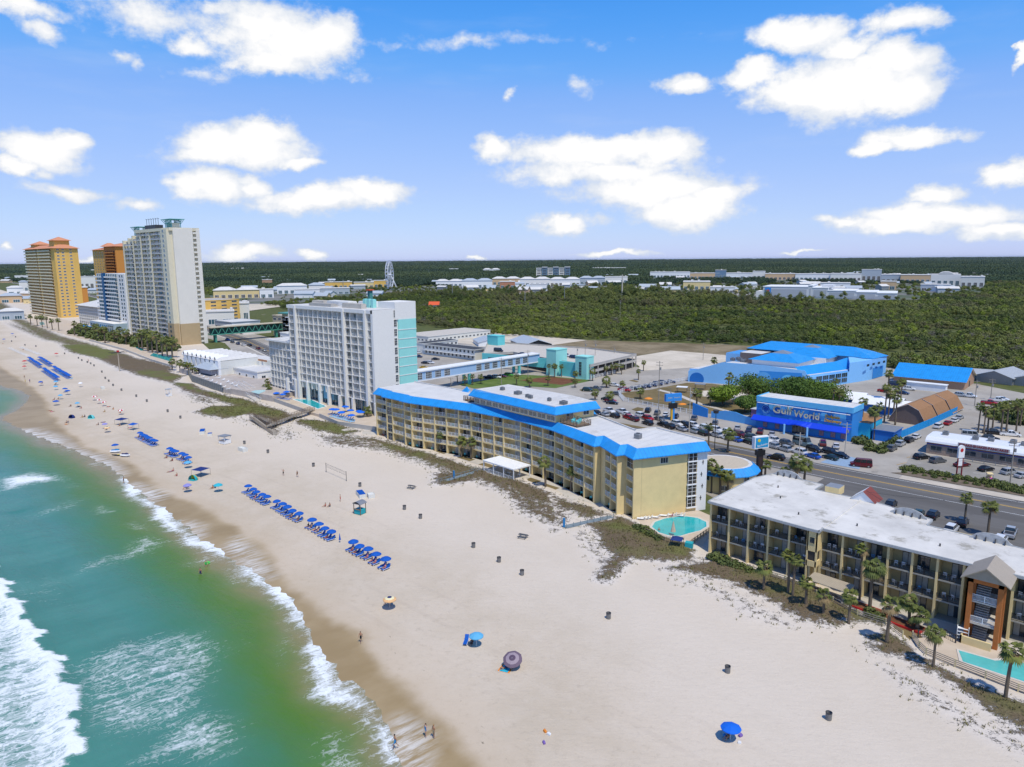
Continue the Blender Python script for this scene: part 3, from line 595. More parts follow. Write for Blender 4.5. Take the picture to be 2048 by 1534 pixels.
# parking lines
mb=MB()
for i in range(11): x=-52+i*3.1; mb.quad((x,206.8,.078),(x+.13,206.8,.078),(x+1.6,211.5,.078),(x+1.47,211.5,.078),0); mb.quad((x,216.5,.078),(x+.13,216.5,.078),(x+1.6,221.5,.078),(x+1.47,221.5,.078),0)
for i in range(12): x=-45+i*2.9; mb.quad((x,144.5,.07),(x+.12,144.5,.07),(x+.12,150,.07),(x,150,.07),1)
mb.quad((-68,196,.07),(-58,196,.07),(-60,206,.07),(-67,208,.07),2)
struct('parking_lines',mb,[yellowp,white,mat('blue_lot_paint',(.25,.36,.5),.8,.2,2)])
# ================================================================== main beach hotel (cream, blue eaves)
def mansard(mb,line,z0,z1,over,inset,m=0,drop=.0,closed=False):
    """sloping metal skirt along a polyline (x,y); outward = right of travel"""
    n=len(line); O=[];I=[]
    for i,p in enumerate(line):
        ds=[]
        if i>0 or closed: a=line[i-1]; ds.append(Vector((p[0]-a[0],p[1]-a[1])).normalized())
        if i<n-1 or closed: b=line[(i+1)%n]; ds.append(Vector((b[0]-p[0],b[1]-p[1])).normalized())
        t=sum(ds,Vector((0,0))).normalized(); nrm=Vector((t.y,-t.x)); k=1/max(.55,abs(nrm.dot(Vector((ds[0].y,-ds[0].x)))))
        O.append((p[0]+nrm.x*over*k,p[1]+nrm.y*over*k)); I.append((p[0]-nrm.x*inset*k,p[1]-nrm.y*inset*k))
    r=range(n if closed else n-1)
    for i in r:
        j=(i+1)%n; a,b,c,d=O[i],O[j],I[j],I[i]
        mb.quad((*a,z0),(*b,z0),(*c,z1),(*d,z1),m)
        mb.quad((*a,z0-.22),(*b,z0-.22),(*b,z0),(*a,z0),m)
        mb.quad((*d,z1-.02),(*c,z1-.02),(*b,z0-.22),(*a,z0-.22),m if len(line)<0 else 1)
    if not closed:
        for i in (0,n-1): mb.poly([(*O[i],z0-.22),(*O[i],z0),(*I[i],z1),(*I[i],z0-.22)],m)
    return O,I
def ac_unit(par,base,x,y,z,w=1.1,h=.9,name='roof_ac_unit'):
    mb=MB(); mb.box(x-w/2,x+w/2,y-w/2,y+w/2,z,z+h); mb.cyl(x,y,z+h,z+h+.06,w*.38,n=12,m=1)
    for i in range(5): mb.box(x-w/2-.02,x+w/2+.02,y-w/2-.02,y+w/2+.02,z+.12+i*.15*h/.9,z+.17+i*.15*h/.9,1)
    mb.v=[(a-base[0],b-base[1],c-base[2]) for a,b,c in mb.v]; return mb.build(name,[metalg,metald],par)
def deck(par,base,P0,P1,w,z,name='roof_deck'):
    Fm,L=frame(P0,P1,z,base); mb=MB(); mb.T=Fm
    mb.box(0,L,0,w,.25,.33); 
    for i in range(int(L/1.2)+1):
        x=min(L-.1,i*1.2); mb.box(x,x+.1,0,.1,0,1.35); mb.box(x,x+.1,w-.1,w,0,1.35)
    for i in range(int(w/1.2)+1): y=min(w-.1,i*1.2); mb.box(0,.1,y,y+.1,0,1.35); mb.box(L-.1,L,y,y+.1,0,1.35)
    for z0 in (.6,.95,1.3):
        mb.box(0,L,.02,.06,z0,z0+.1); mb.box(0,L,w-.06,w-.02,z0,z0+.1); mb.box(.02,.06,0,w,z0,z0+.1); mb.box(L-.06,L-.02,0,w,z0,z0+.1)
    return mb.build(name,[wood],par)
def main_hotel():
    B=(-130,140,0)
    t=thing('beach_hotel','long curved cream hotel with bright blue metal eaves and five rows of balconies','hotel',B)
    lot=Lot(t,B); fz=[0,2.72,5.44,8.16,10.88,13.6]
    mw,mr,mg=cream,white,glass
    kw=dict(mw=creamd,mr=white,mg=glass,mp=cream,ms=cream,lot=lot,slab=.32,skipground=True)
    segs=[((-184.5,134.6),(-177.6,134.0),[0,6.9],[]),((-177.6,133.4),(-168.2,133.2),[0,2.9,9.3],[(0,1),(0,2),(0,3),(0,0)]),((-168.2,132.9),(-164.6,132.6),[0,3.6],[]),
          ((-164.6,132.6),(-142.7,136.2),None,[]),((-142.7,136.2),(-124.0,136.2),[0,4.3,8.8,12.4,18.7],[]),((-124.0,136.2),(-110.4,133.8),None,[]),((-110.4,133.8),(-94,128.2),None,[]),
          ((-93.2,129.4),(-85.7,125.2),[2.2,5.2,8.45],[]),((-84.9,127.0),(-81.6,125.25),[0.3,3.6],[(0,4)])]
    for p,q,xs,fi in segs:
        L=math.hypot(q[0]-p[0],q[1]-p[1])
        if xs is None: n=round(L/4.3); xs=[L*i/n for i in range(n+1)]
        xs=[min(x,L) for x in xs]
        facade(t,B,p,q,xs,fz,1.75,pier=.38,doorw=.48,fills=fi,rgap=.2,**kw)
    lot.done()
    # solid body behind the balconies
    body=[(-184.3,136.3),(-177.6,135.8),(-168.2,135),(-164.6,134.6),(-142.9,138.2),(-124,138.2),(-110,135.7),(-94,130.1),(-92.2,131),(-84.8,127),(-84.6,129),(-81.6,125.35),(-73.2,141.2),(-74.6,142),(-88.6,145),(-91,139.6),(-107.6,147),(-145,151),(-156,149),(-184.3,150)]
    mb=MB(); mb.prism([(x-B[0],y-B[1]) for x,y in body],0,13.55); mb.build('wall',[cream],t)
    mb=MB()   # buttress at the step and blank strip
    for p,q in (((-94.2,128.1),(-93.1,130.4)),((-85.8,125.1),(-84.85,127.1))):
        Fm,L=frame(p,q,0,B); mb.T=Fm; mb.box(0,L,0,.3,0,13.55)
    Fm,L=frame((-93.2,129.4),(-91.3,128.3),0,B); mb.T=Fm; mb.box(0,L,0,1.7,0,13.5); mb.build('stepped_wall',[cream],t)
    # roof
    out=[(-184.8,134.6),(-177.6,134.0),(-177.6,133.2),(-168.2,133.0),(-168.2,132.6),(-164.6,132.4),(-142.7,136.1),(-124,136.1),(-110.4,133.7),(-94,128.1),(-93.3,129.7),(-85.7,125.1),(-84.9,126.9),(-81.4,125.1),(-73.0,141.3)]
    mb=MB(); O,I=mansard(mb,out,13.75,15.35,.95,1.15); mb.v=[(a-B[0],b-B[1],c) for a,b,c in mb.v]; mb.build('blue_eaves',[blueroof,dkblue],t)
    rear=[(-74.6,142.2),(-88.6,145.2),(-91,139.8),(-107.6,147.2),(-145,151.2),(-156,149.2),(-184.5,150.2)]
    top=I+rear
    mb=MB(); mb.prism([(x-B[0],y-B[1]) for x,y in top],13.6,15.3,1,0)
    for a,b in zip(rear[:-1],rear[1:]):
        Fm,L=frame(b,a,15.3,B); mb.T=Fm; mb.box(0,L,0,.3,0,.35,0)
    mb.T=None; mb.build('roof',[roofw,cream],t)
    mb=MB()
    for cx,cy in ((-158.5,148.7),(-113,150)):
        x,y=cx-B[0],cy-B[1]; mb.add([(x-3,y-1,13.6),(x+3,y-1,13.6),(x+3,y+2,13.6),(x-3,y+2,13.6),(x,y+1,16.9)],[(0,1,4),(1,2,4),(2,3,4),(3,0,4)])
    mb.build('gable_peak',[blueroof],t)
    # penthouse
    pf=[(-143.6,138.4),(-127.6,136.6),(-110.8,134.6),(-107.9,146.4),(-143,151)]
    mb=MB(); mb.prism([(x-B[0],y-B[1]) for x,y in pf],15.2,17.9); mb.build('penthouse_wall',[cream],t)
    lot=Lot(t,B)
    for (p,q,n) in (((-143.6,138.4),(-127.6,136.6),6),((-127.6,136.6),(-110.8,134.6),5)):
        Fm,L=frame(p,q,15.5,B); w=L/n
        for i in range(n): lot.add('penthouse_window',('pw',round(w,2)),win(w-.35,1.35,2,1,.1),[mat('greenish_pane',(.16,.18,.17),.12,.25,.7,spec=.8),white],Fm@T(i*w+.17,-.02,0))
    Fm,L=frame((-110.8,134.6),(-107.9,146.4),15.5,B); lot.add('window',('q1',),win(1.9,1.2,2),[glass,white],Fm@T(8.6,0,.55)); lot.add('window',('q2',),win(2.3,1.9,2),[glass,white],Fm@T(3.2,0,.0))
    Fm,L=frame((-81.6,125.35),(-73.2,141.2),0,B); lot.add('window',('q3',),win(1.9,1.3,3),[glass,white],Fm@T(6.2,0,11.7)); lot.done()
    mb=MB(); po=[(-144.6,137.9),(-127.6,135.7),(-110.2,133.7),(-106.9,147)]
    mansard(mb,po,17.7,19.2,.8,1.2); mb.v=[(a-B[0],b-B[1],c) for a,b,c in mb.v]; mb.build('penthouse_eaves',[blueroof,dkblue],t)
    mb=MB(); mb.prism([(x-B[0],y-B[1]) for x,y in [(-143.6,139),(-127.5,136.9),(-111.2,134.8),(-108.2,147),(-117,149.5),(-142.5,151.2)]],17.8,19.15,1,0)
    for i in range(9): y=137.6+i*1.4; mb.box(-142.5-B[0]+i*.1,-110.6-B[0]+i*.3,y-B[1],y+.06-B[1],19.15,19.19)
    mb.build('penthouse_roof',[roofw,cream],t)
    for x,y,w in ((-137,143,1.0),(-129.5,141.2,1.6),(-124.5,139.5,.9),(-123,139,.9),(-117,139.5,.8),(-111.6,138.6,1.5)): ac_unit(t,B,x,y,19.15,w,.9)
    ac_unit(t,B,-86.6,134.2,15.3,1.3,1.2)
    deck(t,B,(-149.0,139.2),(-145.2,138.3),4.5,15.3); deck(t,B,(-109.4,134.6),(-103.2,133.4),4.6,15.3)
    for i,(x,y) in enumerate(((-106.9,136.5),(-105,135.9),(-105.6,137.3))):
        o=MB().cyl(x-B[0],y-B[1],15.65,16.35,.5,.45,10).box(x-B[0]-.35,x-B[0]+.35,y-B[1]+.5,y-B[1]+.58,15.7,16.6).build('deck_chair',[turq],t)
    # glazed stair bay and white end wall
    Fm,L=frame((-81.6,125.35),(-73.2,141.2),0,B); mb=MB(); mb.T=Fm
    mb.box(13.0,15.3,-.06,0,1,13.4,1)
    for k in range(5):
        z=1.0+k*2.62; mb.box(12.9,15.4,-.5,-.06,z-.12,z+.08,0)
        for q in (0,.9,1.75): mb.box(13.0,15.3,-.42,-.36,z+.1+q,z+.16+q,0)
        for x in (13.0,14.1,15.22): mb.box(x,x+.08,-.44,-.36,z,z+2.5,0)
    mb.build('stair_glazing',[white,interior],t)
    mb=MB(); mb.T=Fm; mb.box(15.45,17.95,-.1,0,.0,13.6,0); 
    for k in range(4):
        x,z=16.5+(k%2)*.3,2.4+k*2.7; mb.box(x,x+.12,-.2,-.1,z,z+1.0,1); mb.box(x-.2,x+.3,-.18,-.1,z+.5,z+.6,1)
    mb.build('white_end_wall',[white,metald],t)
main_hotel()
HB=[]
for b in BAL: HB.append(b)
def pavilion():
    B=(-124.5,131.2,0); t=thing('beach_pavilion','white open pavilion with flat ribbed roof in front of the cream hotel','pavilion',B,rad(-5))
    mb=MB(); mb.box(-6,6,-3,3,2.9,3.2)
    for i in range(24): mb.box(-6+i*.5,-5.94+i*.5,-3,3,3.2,3.25)
    mb.build('roof',[white],t)
    for x in (-5.8,-2,2,5.8):
        for y in (-2.8,2.8): MB().box(x-.1,x+.1,y-.1,y+.1,0,2.9).build('post',[white],t)
    mb=MB(); mb.box(-6,6,-3,3,.02,.18); mb.build('floor',[conclt],t)
    for y,x0,x1 in ((-2.8,-5.8,5.8),): 
        mb=MB(); rail(x1-x0,.95,.25,1.9,0)(mb); o=mb.build('railing',[white],t,loc=(x0,y,.18))
    for i in range(4):
        x=-4.3+i*2.9; mb=MB(); mb.cyl(0,0,0,.72,.05,n=6); mb.cyl(0,0,.72,.77,.55,n=12)
        o=tag(mb.build('cafe_table',[white],loc=(B[0]+x,B[1]-.37-x*.087+(i%2)*.9,.2)),f'{nth(i+1)} round white table from the left under the white pavilion','table',group='tables under the pavilion')
pavilion()
def round_house():
    cx,cy,r=-78.4,160.2,7.6; t=thing('round_restaurant','round cream building with a blue metal skirt roof beside the hotel','restaurant',(cx,cy,0))
    mb=MB(); mb.cyl(0,0,0,4.6,r,n=16); mb.build('wall',[cream],t)
    pts=[(r*math.cos(6.2832*i/16),r*math.sin(6.2832*i/16)) for i in range(16)]
    mb=MB(); O,I=mansard(mb,pts,4.5,6.0,.9,.9,closed=True); mb.build('blue_eaves',[blueroof,dkblue],t)
    mb=MB(); mb.prism(I,4.6,5.9,0,0); mb.prism([(x*.86,y*.86) for x,y in I],5.9,5.93,1,1); mb.build('roof',[roofw,mat('tan_gravel_roof',(.5,.43,.33),.9,.1)],t)
    for k,a in enumerate((-150,-118,-95,-62,-20)):
        mb=MB(); win(1.7,1.2,2)(mb); o=mb.build('window',[glass,white],t); aa=rad(a); o.location=((r*.985)*math.cos(aa)-.85*math.cos(aa+1.5708),(r*.985)*math.sin(aa)-.85*math.sin(aa+1.5708),.9 if k%2 else 2.9); o.rotation_euler[2]=aa+1.5708
    mb=MB(); mb.box(-11.5,-6.5,-2.6,0.5,0,2.6); mb.box(-11.5,-6.8,-2.6,.5,2.6,2.7); mb.box(-11,-7,-5.5,-2.7,0,1.1); mb.build('side_annex',[cream],t)
round_house()
# ================================================================== foreground motel
def plastic_chair_mb(mb):
    for x in (-.22,.22):
        for y in (-.2,.22): mb.box(x-.02,x+.02,y-.02,y+.02,0,.44)
    mb.box(-.26,.26,-.24,.26,.42,.46); mb.box(-.26,.26,.22,.27,.46,.9); mb.box(-.28,-.23,-.24,.26,.62,.66); mb.box(.23,.28,-.24,.26,.62,.66)
PC=None
def chair_at(x,y,z,rz,label,group,m=None):
    global PC
    if PC is None: mb=MB(); plastic_chair_mb(mb); PC=mb.mesh('plastic_chair',[white])
    o=obj('plastic_chair',PC,None,(x,y,z),rz)
    if m: o.data=PC.copy(); o.data.materials[0]=m
    return tag(o,label,'chair',group)
def motel():
    B=(-40,130,0); t=thing('beach_motel','three storey cream motel with flat white roof and dark balconies in the near right','motel',B)
    lot=Lot(t,B); fz=[0,3.15,6.45,9.85]; darkr=mat('black_railing',(.02,.02,.022),.5,.05)
    wl=mat('cream_motel_wall',(.47,.38,.2),.9,.12,.9)
    xsA=[0,3.72,7.45,11.15,14.9,18.6]; xsB=[i*3.47 for i in range(7)]
    kw=dict(mr=darkr,mg=glass,mp=cream,ms=mat('grey_slab',(.33,.32,.28),.8,.15),lot=lot,slab=.22,pier=.34,railh=1.1,fr=interior,rgap=.16,doorw=.42)
    facade(t,B,(-60.9,119.9),(-42.3,119.9),xsA,fz,2.3,mw=wl,**kw)
    facade(t,B,(-40.6,119.9),(-40.6+xsB[-1],119.9),xsB,fz,2.3,mw=wl,**kw)
    facade(t,B,(-13.6,119.9),(-13.6+34.7,119.9),[i*3.47 for i in range(11)],fz,2.3,mw=wl,**kw)
    lot.done()
    mb=MB(); b=lambda x0,x1,y0,y1,z0,z1,m=0,mt=None: mb.box(x0-B[0],x1-B[0],y0-B[1],y1-B[1],z0,z1,m,mt)
    b(-61,-42.3,122.3,139,3.0,9.8); b(-57,-42.3,122.3,139,0,3.0); b(-42.3,-18,122.3,134,0,9.8); b(-20,22,122.3,131,0,9.8)
    mb.build('wall',[wl],t)
    # carport columns under the left end
    for x in (-60.7,-57.3): 
        for y in (124.5,131,138): MB().box(x-B[0]-.2,x-B[0]+.2,y-B[1]-.2,y-B[1]+.2,0,3.1).build('carport_column',[cream],t)
    for i in range(9):
        x=-54.6+i*4.1 if i<3 else -39.5+(i-3)*3.47
        mb=MB(); mb.box(0,.95,-.06,0,0,2.1); mb.build('room_door',[white],t,loc=(x-B[0],122.28-B[1],.05))
    # enclosed corner box
    mb=MB(); b(-42.3,-40.6,118.1,122.4,6.3,9.8); b(-42.3,-40.6,118.1,122.4,3.6,4.6); b(-42.3,-40.6,120.8,122.4,0,9.8); b(-42.35,-42.1,118.1,118.35,0,9.8); b(-40.85,-40.55,118.1,118.35,0,9.8); mb.build('corner_bay',[cream],t)
    mb=MB(); b(-42.1,-40.8,118.25,120.7,4.6,6.3); mb.build('corner_screen',[interior],t)
    mb=MB(); win(.95,1.2)(mb); mb.build('window',[glass,cream],t,loc=(-41.9-B[0],118.08-B[1],7.7))
    # roof slabs with parapet lip
    rp=[(-61.4,119.3),(-42.4,117.8),(-40.3,117.8),(-40.3,119.3),(22,119.3),(22,131.5),(-14,131.5),(-27.8,132.8),(-27.8,136.4),(-38,139.6),(-46.8,139.6),(-49,139.6),(-49,144),(-59.6,144.8),(-61.4,139)]
    mb=MB(); mb.prism([(x-B[0],y-B[1]) for x,y in rp],9.86,10.2,1,0)
    for (a,c) in zip(rp,rp[1:]+rp[:1]):
        Fm,L=frame(a,c,10.2,B); mb.T=Fm; mb.box(.01,L-.01,.01,.22,0,.1,1)
    mb.T=None; b(-40.6,-40.3,119.6,139.3,10.2,10.36,0); mb.build('roof',[roofm,mat('grey_fascia',(.38,.4,.41),.7,.1)],t)
    mb=MB(); b(-47.2,-44.6,139.4,142.4,9.9,11.4,0,1); mb.build('roof_hut',[cream,metalg],t)
    mb=MB(); x,y=-40-B[0],138.5-B[1]; mb.add([(x-2.2,y,10.2),(x+2.2,y,10.2),(x,y,12),(x-2.2,y+4,10.2),(x+2.2,y+4,10.2),(x,y+4,12)],[(0,1,2),(3,5,4)],1); mb.add([(x-2.4,y-.2,10.1),(x,y-.2,12.1),(x,y+4.2,12.1),(x-2.4,y+4.2,10.1)],[(0,1,2,3)],0); mb.add([(x+2.4,y-.2,10.1),(x,y-.2,12.1),(x,y+4.2,12.1),(x+2.4,y+4.2,10.1)],[(3,2,1,0)],2); mb.build('entry_gable',[white,white,mat('dark_red_shingle',(.2,.05,.04),.8,.1)],t)
    for (x0,y0) in ((-56.5,144.3),(-31.5,135.6),(-18.5,131.4)):
        mb=MB(); n=14; P=[]
        for i in range(n+1): u=i/n; P.append((-2.9+5.8*u,10.2+.25+1.15*math.sin(math.pi*u)**.7*(.55 if u<.12 or u>.88 else 1)))
        for i in range(n):
            a,c=P[i],P[i+1]; mb.add([(a[0],-.1,10.2),(c[0],-.1,10.2),(c[0],-.1,c[1]),(a[0],-.1,a[1]),(a[0],.1,10.2),(c[0],.1,10.2),(c[0],.1,c[1]),(a[0],.1,a[1])],[(0,1,2,3),(5,4,7,6),(3,2,6,7),(1,0,4,5)])
        for i in range(4): mb.box(-2+i*1.3,-1.9+i*1.3,-.5,-.1,10.2,10.9,1)
        mb.build('arched_parapet',[mat('weathered_grey_white',(.45,.46,.46),.8,.3,1.5),metald],t,loc=(x0-B[0],y0-B[1],0))
    for x,y in ((-36.5,124.5),(-24,124),(-46,123.5),(-52,130),(-55,136)):
        MB().cyl(x-B[0],y-B[1],10.2,10.65,.12,n=8).build('roof_vent',[metald],t)
    # stair tower with gabled roof
    ta=mat('rust_orange_stucco',(.42,.14,.035),.8,.12); gr=mat('tan_ribbed_roof',(.36,.31,.25),.6,.06,1,seam=('X',.35,1))
    tx0,tx1,ty0,ty1=-18.3,-14.1,115.2,121.5
    for x in (tx0,tx1-.6):
        MB().box(x-B[0],x+.6-B[0],ty0-B[1],ty0+.7-B[1],0,9.9).build('tower_column',[ta],t)
        MB().box(x-B[0],x+.6-B[0],ty0+2.4-B[1],ty0+3-B[1],0,9.9).build('tower_column',[ta],t)
    mb=MB(); b(tx0,tx1,ty0,ty0+.5,9.2,9.9); mb.build('tower_beam',[ta],t)
    for k in range(1,3):
        z=fz[k]; mb=MB(); b(tx0+.3,tx1-.3,ty0+.2,ty0+4.6,z-.22,z,0); mb.build('landing',[conclt],t)
        mb=MB(); rail(tx1-tx0-.6,1.0,.14,2,0)(mb); mb.build('landing_railing',[white],t,loc=(tx0+.3-B[0],ty0+.25-B[1],z))
    for k in range(3):
        mb=MB()
        for i in range(12): b(tx0+.8,tx1-1.7,ty0+.7+i*.28,ty0+1.0+i*.28,fz[k]+i*.25,fz[k]+.12+i*.25)
        mb.build('stair_flight',[concrete],t)
    mb=MB(); b(tx0+.62,tx1-.62,ty0+4.7,ty0+4.9,0,9.8); mb.build('tower_shade_backing',[interior],t)  # dark sheet added to make the stair opening look shaded
    mb=MB(); b(tx0-.2,tx1-.6,ty0-1.0,ty0-.7,0,1.2); b(tx0-.2,tx0,ty0-1,ty0+2.5,0,1.2); mb.build('stair_base_wall',[cream],t)
    mb=MB(); cx=(tx0+tx1)/2-B[0]; y0=ty0-.9-B[1]; y1=ty0+5.6-B[1]; w=3.0; ze,zr=9.9,12.0
    mb.quad((cx-w,y0,ze),(cx-w,y1,ze),(cx,y1,zr),(cx,y0,zr)); mb.quad((cx,y0,zr),(cx,y1,zr),(cx+w,y1,ze),(cx+w,y0,ze)); mb.v=[v for v in mb.v]
    mb.quad((cx-w,y0,ze-.15),(cx,y0,zr-.15),(cx,y1,zr-.15),(cx-w,y1,ze-.15),1); mb.quad((cx,y0,zr-.15),(cx+w,y0,ze-.15),(cx+w,y1,ze-.15),(cx,y1,zr-.15),1)
    mb.add([(cx-w+.4,y0+.4,ze+.05),(cx+w-.4,y0+.4,ze+.05),(cx,y0+.4,zr-.2)],[(0,1,2)],1)
    for s_ in (-1,1): mb.add([(cx+s_*w,y0,ze-.15),(cx+s_*w,y0,ze+.02),(cx,y0,zr+.02),(cx,y0,zr-.15)],[(0,1,2,3)],1)
    mb.build('tower_roof',[gr,mat('tan_trim',(.33,.29,.23),.7,.1)],t)
    # balcony chairs: things resting on the motel
    R2=random.Random(3); n=0
    cells=[(-60.9+xsA[i],xsA[1],'left block') for i in range(5)]+[(-40.6+xsB[i],3.47,'long block') for i in range(6)]+[(-13.6+3.47*i,3.47,'block right of the orange stair tower') for i in range(3)]
    for ci,(x0,w,bl) in enumerate(cells):
        for k in (1,2):
            if R2.random()<.12 and ci<5: continue
            for q in range(2):
                if R2.random()<.1: continue
                col=mat('blue_plastic',(.05,.25,.5),.5,.05) if R2.random()<.12 else None
                lab=('blue' if col else 'white')+f' plastic chair, {"left" if q==0 else "right"} of its pair, {"middle" if k==1 else "top"} balcony {nth(ci+1)} from the left'
                chair_at(x0+.9+q*(.95+R2.random()*.5),120.9+R2.random()*.6,fz[k]+.02,R2.uniform(-.6,.6)+math.pi,lab,'chairs on the motel balconies',col)
motel()
R5=random.Random(8); cc={}
TC=PC.copy(); TC.materials[0]=turq; RC=PC.copy(); RC.materials[0]=mat('red_plastic',(.5,.04,.03),.5,.05)
fl_=['ground','second','third','fourth','top']
for p,i,k in sorted(HB,key=lambda q:(q[2],q[0].x)):
    if R5.random()<.6:
        c='turquoise' if R5.random()<.82 else 'red'; cc[(c,k)]=cc.get((c,k),0)+1
        o=obj('plastic_chair',TC if c[0]=='t' else RC,None,p,R5.uniform(-.8,.8)+math.pi); tag(o,f'{nth(cc[(c,k)])} {c} chair from the left on the {fl_[min(4,k)]} floor of the cream hotel','chair','chairs on the cream hotel balconies')
# ================================================================== white hotel with aqua band
def white_hotel():
    B=(-235,158,0); t=thing('white_hotel','tall white hotel with grid of balconies and a pale aqua stair tower','hotel',B)
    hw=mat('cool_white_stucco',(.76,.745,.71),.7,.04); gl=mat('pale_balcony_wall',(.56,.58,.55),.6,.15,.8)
    lot=Lot(t,B); zt=37.0; z0=8.6; n=10; fl=[z0+(zt-z0)*i/n for i in range(n+1)]
    X=lambda px:px+0.0
    y0=149.4
    xs=[-260.5,-256.7,-253,-249.6,-246.2,-242.9,-239.6,-236.4,-233,-229.8,-226.4,-223,-218.6,-214.2,-209.4]
    def seg(i0,i1,fz):
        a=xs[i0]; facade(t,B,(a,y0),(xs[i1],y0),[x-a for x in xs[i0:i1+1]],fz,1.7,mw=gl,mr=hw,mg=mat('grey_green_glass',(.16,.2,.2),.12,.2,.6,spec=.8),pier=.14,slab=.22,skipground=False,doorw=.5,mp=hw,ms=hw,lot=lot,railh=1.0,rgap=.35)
    seg(0,8,fl); seg(8,14,[z0-2.84]+fl)
    facade(t,B,(-208.2,y0),(-205.4,y0),[0,2.8],[z0-2.84]+fl,1.7,mw=gl,mr=hw,mg=glass,pier=.2,slab=.22,skipground=False,mp=hw,ms=hw,lot=lot,rgap=.35)
    lot.done()
    o=lambda mb,x0,x1,ya,yb,za,zb,m=0,mt=None: mb.box(x0-B[0],x1-B[0],ya-B[1],yb-B[1],za,zb,m,mt)
    mb=MB(); o(mb,-260.6,-204.6,151.3,160,5.7,zt+.6); mb.build('wall',[hw],t)
    mb=MB(); o(mb,-261,-204.55,148.9,160.2,37.0,38.2); mb.build('parapet',[hw],t)
    mb=MB(); o(mb,-260.4,-205,149.5,159.6,38.2,38.26); mb.build('roof',[roofw],t)
    for x in (-254.9,-222.2,-208.9): mb=MB(); o(mb,x-.55,x+.55,148.55,149.9,.4,38.1); mb.build('tall_rib',[hw],t)
    # end wall, window strip, aqua tower
    mb=MB(); o(mb,-205.5,-204.3,148.9,157.9,0,38.2); mb.build('end_wall',[hw],t)
    lot=Lot(t,B)
    for k in range(11): lot.add('stair_window',('sw',),win(1.3,2.6,2,3,.1),[glass,hw],Matrix.Translation((-204.6-B[0],158.15-B[1],2.2+k*3.3))@Matrix.Rotation(rad(90),4,'Z'))
    lot.done()
    mb=MB(); o(mb,-213,-204.2,159.9,168,0,34.4,0); 
    for k in range(10): o(mb,-213.05,-204.1,159.85,168.05,.9+k*3.3,1.15+k*3.3,1)
    mb.build('aqua_tower',[aqua,hw],t)
    mb=MB(); o(mb,-214,-204.25,158.6,168.05,34.4,40.6); mb.build('tower_top',[hw],t)
    mb=MB(); o(mb,-260,-213,160.1,168,0,38.2,0,1); mb.build('rear_wing',[hw,roofw],t)
    # entrance hall behind the pilotis
    mb=MB(); o(mb,-258,-232,152.2,160,0,8.4); o(mb,-232,-204.7,151.8,160,0,5.6); mb.build('lobby_glazing',[glassb],t)
    for q in ((-239.8,-233,150.4,152.3,3,8.5),(-206.5,-203.9,150,152.5,0,5.7)): mb=MB(); o(mb,*q); mb.build('blue_lobby_wall',[mat('sky_blue_panel',(.2,.42,.55),.6,.1)],t)
    mb=MB(); 
    for i in range(22): o(mb,-257.9+i*2.4,-257.75+i*2.4,151.7,151.85,0,5.6 if i>10 else 8.4)
    mb.build('lobby_mullions',[hw],t)
    for x in (-264.2,-257.6,-249,-240.3,-234.2,-227,-218.5,-209.2,-204.9): 
        mb=MB(); o(mb,x-.45,x+.45,148.7,149.9,.4,8.4 if x<-230 else 5.6); mb.build('piloti',[hw],t)
    mb=MB(); o(mb,-260.6,-231,149.3,151.4,8.15,8.5,0,0); mb.build('soffit_beam',[hw],t)
    # rooftop plant
    for (x0,x1,ya,yb,h,m) in ((-252,-244,155,158,1.6,conclt),(-247,-232,150.5,153,1.,concrete),(-240,-226,154,158,1.9,hw),(-231,-222,162,166,1.6,hw),(-226,-214,151.3,153.5,1.6,conclt),(-221,-219.6,157,158.5,3,aqua),(-218.6,-217.2,157,158.5,3,aqua),(-216.2,-214.8,157,158.5,3,aqua)):
        mb=MB(); o(mb,x0,x1,ya,yb,38.2,38.2+h); o(mb,x0+.2,x1-.2,ya+.2,yb-.2,38.2+h,38.4+h); mb.build('rooftop_plant',[m],t)
    R2=random.Random(5)
    for i in range(14): ac_unit(t,B,-250+i*2.6,153.5+R2.random()*3.2,38.26,.9,.7)
white_hotel()
def white_wing():
    B=(-272,158,0); t=thing('low_white_wing','seven storey white balcony wing left of the tall white hotel','hotel',B)
    hw=MATS['cool_white_stucco']; gl=MATS['pale_balcony_wall']; xs=[0,3.2,5.9,9.1,12.3,15.8,19.2]
    fz=[.3+3.15*i for i in range(8)]
    facade(t,B,(-283.2,152.5),(-264,151),xs,fz,1.6,mw=gl,mr=hw,mg=MATS['grey_green_glass'],pier=.16,slab=.22,skipground=False,mp=hw,ms=hw,railh=1.0,rgap=.35)
    mb=MB(); mb.box(-283-B[0],-262-B[0],154-B[1],168-B[1],0,22.3,0,1); mb.build('wall',[hw,roofw],t)
    mb=MB(); mb.box(-283.6-B[0],-262-B[0],151-B[1],168.2-B[1],22.3,22.9,0,1); mb.build('roof',[hw,roofw],t)
    mb=MB(); mb.box(-264-B[0],-260.8-B[0],151.2-B[1],168-B[1],0,36.9); mb.build('link_tower',[hw],t)
    lot=Lot(t,B)
    for k in range(10): lot.add('open_stair',('os',),lambda mb:(mb.box(0,3.2,-1.4,0,0,.2),rail(3.2,1,.35)(mb)),[hw],T(-264-B[0],151-B[1],3.2+k*3.3)); 
    lot.done()
white_wing()
